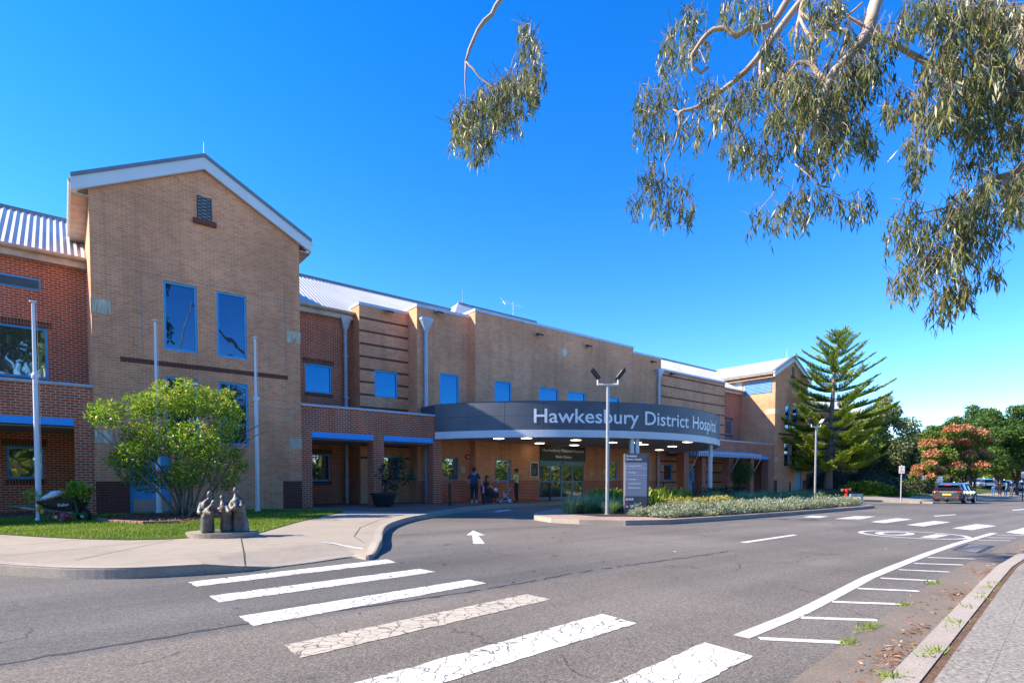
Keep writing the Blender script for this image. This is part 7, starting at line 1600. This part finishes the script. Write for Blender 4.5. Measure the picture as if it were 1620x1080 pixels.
# ------------------------------------------------------------------ street furniture at the right
plain('sign_pole', (.50, .52, .56), .45, metal=.4)
for px_, py_, top_, lb_, txt in ((1425, 792.5, 735, 'small white parking sign on a grey pole before the low shrubs', True), (1617.5, 789, 745, 'white sign on a dark pole at the right edge', False)):
    x, y = gp(px_, py_); d_ = pdep(x, y); hh = (py_-top_)*d_/F; w_ = 8*d_/F if txt else 6*d_/F
    t = thing('street_sign', (x, y, base(x, y)), lb_, 'sign', local=True, rz=-YAW-.25); m_ = MB(); m_.tube([(0, 0, -.1), (0, 0, hh)], .04, 10); m_.build('pole', 'sign_pole' if txt else 'dark_metal', t, smooth=True)
    m_ = MB(); m_.box(-w_/2, -.065, hh-.62, w_/2, -.045, hh-.08); m_.build('plate', 'sign_white', t, bevel=.004)
    m_ = MB(); put_text(m_, 'P', 0, hh-.33, -.067, .17, .02, None, 'CENTER'); m_.box(-w_*.32, -.0675, hh-.52, w_*.32, -.0655, hh-.49); m_.box(-w_*.32, -.0675, hh-.45, w_*.32, -.0655, hh-.42); m_.build('lettering', 'sign_red', t)
plain('hydrant_red', (.62, .035, .015), .4, coat=.3); plain('brass', (.55, .38, .18), .4, metal=.6)
x, y = gp(1338.5, 788.5); d_ = pdep(x, y); u = d_/F; t = thing('fire_hydrant', (x, y, base(x, y)), 'red pillar fire hydrant with crosswise outlets on the lawn strip', 'hydrant', local=True, rz=-YAW)
m_ = MB(); m_.lathe([(.13, 0), (.13, .04), (.095, .06), (.095, 11*u), (.12, 11.5*u), (.12, 14*u), (.08, 15.5*u), (.03, 16*u)], (0, 0, 0), 16); m_.build('standpipe', 'hydrant_red', t, smooth=True)
m_ = MB(); m_.tube([(-5.5*u, 0, 14*u), (5.5*u, 0, 14.6*u)], .075, 12); m_.build('outlet', 'hydrant_red', t, smooth=True); m_ = MB(); m_.tube([(-7.5*u, 0, 13.9*u), (-5.3*u, 0, 14*u)], .095, 12); m_.build('cap', 'brass', t, smooth=True)
m_ = MB(); m_.tube([(5.3*u, 0, 14.6*u), (6.6*u, 0, 14.7*u)], .09, 12); m_.build('cap', 'brass', t, smooth=True); m_ = MB(); m_.tube([(0, 0, 12*u), (.2, -.02, 7*u), (.14, -.02, 4*u)], .012, 5); m_.build('chain', 'dark_metal', t)
plain('barrier_blue', (.24, .36, .42), .5)
x, y = gp(1354.5, 792.3); d_ = pdep(x, y); u = d_/F; t = thing('barrier_rail', (x, y, base(x, y)), 'short grey-blue timber barrier rail behind the end of the island', 'barrier', local=True, rz=-YAW)
for sx in (-8, 8): m_ = MB(); m_.box(sx*u-.09, -.07, -.1, sx*u+.09, .07, 11.5*u); m_.build('post', 'barrier_blue', t, bevel=.012)
m_ = MB(); m_.box(-9.2*u, -.085, 7.0*u, 9.2*u, -.072, 11.8*u); m_.build('rail', 'barrier_blue', t, bevel=.004)
plain('bin_dark', (.02, .025, .03), .6)
for k_, (X, lb_) in enumerate(((GX3+.9, 'dark wheelie bin nearest the right gable door'), (GX3+1.8, 'dark wheelie bin further from the right gable door'))):
    t = thing('wheelie_bin', (X, 23.6, 0), lb_, 'bin', 'bins by the right gable'); m_ = MB()
    A = [(X-.26, 23.3, .06), (X+.26, 23.3, .06), (X+.26, 23.8, .06), (X-.26, 23.8, .06)]; B_ = [(X-.32, 23.2, 1.15), (X+.32, 23.2, 1.15), (X+.32, 23.95, 1.15), (X-.32, 23.95, 1.15)]
    for i in range(4): j = (i+1) % 4; m_.poly([A[i], A[j], B_[j], B_[i]])
    m_.poly(A[::-1]); m_.poly(B_); m_.build('tub', 'bin_dark', t); m_ = MB(); m_.box(X-.34, 23.16, 1.155, X+.34, 24.0, 1.21); m_.build('lid', 'bin_dark', t, bevel=.02)
    for sg in (-1, 1): m_ = MB(); m_.tube([(X+sg*.26, 23.9, .11), (X+sg*.32, 23.9, .11)], .11, 12); m_.build('wheel', 'tyre', t)
plain('fence_navy', (.03, .045, .06), .6); plain('far_white', (.62, .62, .60), .6)
def slat_fence(a, b, h, mat, label, name='fence', post='dark_metal'):
    a, b = Vector(a), Vector(b); t = thing(name, (a.x, a.y, base(a.x, a.y)), label, 'fence'); d = (b-a).normalized(); L = (b-a).length; rot = Matrix(((d.x, -d.y, 0), (d.y, d.x, 0), (0, 0, 1))); m_ = MB(); n = int(L/.16)
    for i in range(n): c = a+d*(.16*(i+.5)); m_.obox((c.x, c.y, base(c.x, c.y)+h/2), (.145, .03, h), rot)
    m_.build('boards', mat, t)
    for i in range(int(L/2.4)+1): c = a+d*2.4*i; p_ = MB(); n_ = Vector((-d.y, d.x))*.06; p_.obox((c.x+n_.x, c.y+n_.y, base(c.x, c.y)+h/2), (.09, .09, h+.1), rot); p_.build('post', post, t)
a, b = at(1421, 770, 66), at(1446, 770, 66); slat_fence((a.x, a.y), (b.x, b.y), 2.2, 'fence_navy', 'dark navy paling fence behind the parking sign')
a, b = at(1446, 770, 102), at(1492, 770, 102); slat_fence((a.x, a.y), (b.x, b.y), 1.9, 'far_white', 'long pale fence far behind the pink tree')
a, b = at(1395, 770, 65), at(1421, 770, 65); m_ = MB(); A, B_ = Vector(a).xy, Vector(b).xy; t = thing('brick_wall', (A.x, A.y, base(A.x, A.y)), 'low reddish brick wall left of the navy fence', 'wall'); d = (B_-A).normalized(); n_ = Vector((-d.y, d.x))*.24
q = [A, B_, B_+n_, A+n_]; m_.prism([tuple(p) for p in q], -.8, 1.35, 0); m_.build('wall', 'red_brick', t)
m_ = MB(); q = [A-n_*.2, B_-n_*.2, B_+n_*1.2, A+n_*1.2]; m_.prism([tuple(p) for p in q], 1.352, 1.43, 0); m_.build('coping', 'concrete_kerb', t)
# garden tap posts and small path lights
for px_, py_, lb_ in ((1248.5, 785, 'small white marker post on the lawn edge by the path'), (1235, 788, 'small white marker post beside the dark drive exit')):
    x, y = gp(px_, py_); t = thing('marker_post', (x, y, base(x, y)), lb_, 'post', 'marker posts by the path', local=True); m_ = MB(); m_.tube([(0,0,-.05), (0,0,.22)], .03, 8); m_.build('post', 'white_paint', t); m_ = MB(); m_.box(-.06, -.05, .2, .06, .05, .3); m_.build('cap', 'sign_white', t)
# far backdrop of trees closing the street
for i, px_ in enumerate((1380, 1420, 1450, 1480, 1510, 1540, 1570, 1600, 1630, 1665)):
    pass
w_ = thing('tree_belt', tuple(at(1540, 768, 150)), 'far belt of trees closing the end of the street', 'trees'); w_['kind'] = 'stuff'; P_ = []
for i in range(44):
    c = at(1385+i*7.5, 752-rng.uniform(0, 28), 150+rng.normal()*6); P_.append(fuzz(330, c, (3.2, 3.2, 3.4)))
P_ = np.concatenate(P_); leaf_obj('foliage', P_, dirs(len(P_)), 1.0, .7, np.clip(rng.normal(.4, .25, len(P_)), 0, 1), 'leaf_tree', w_)
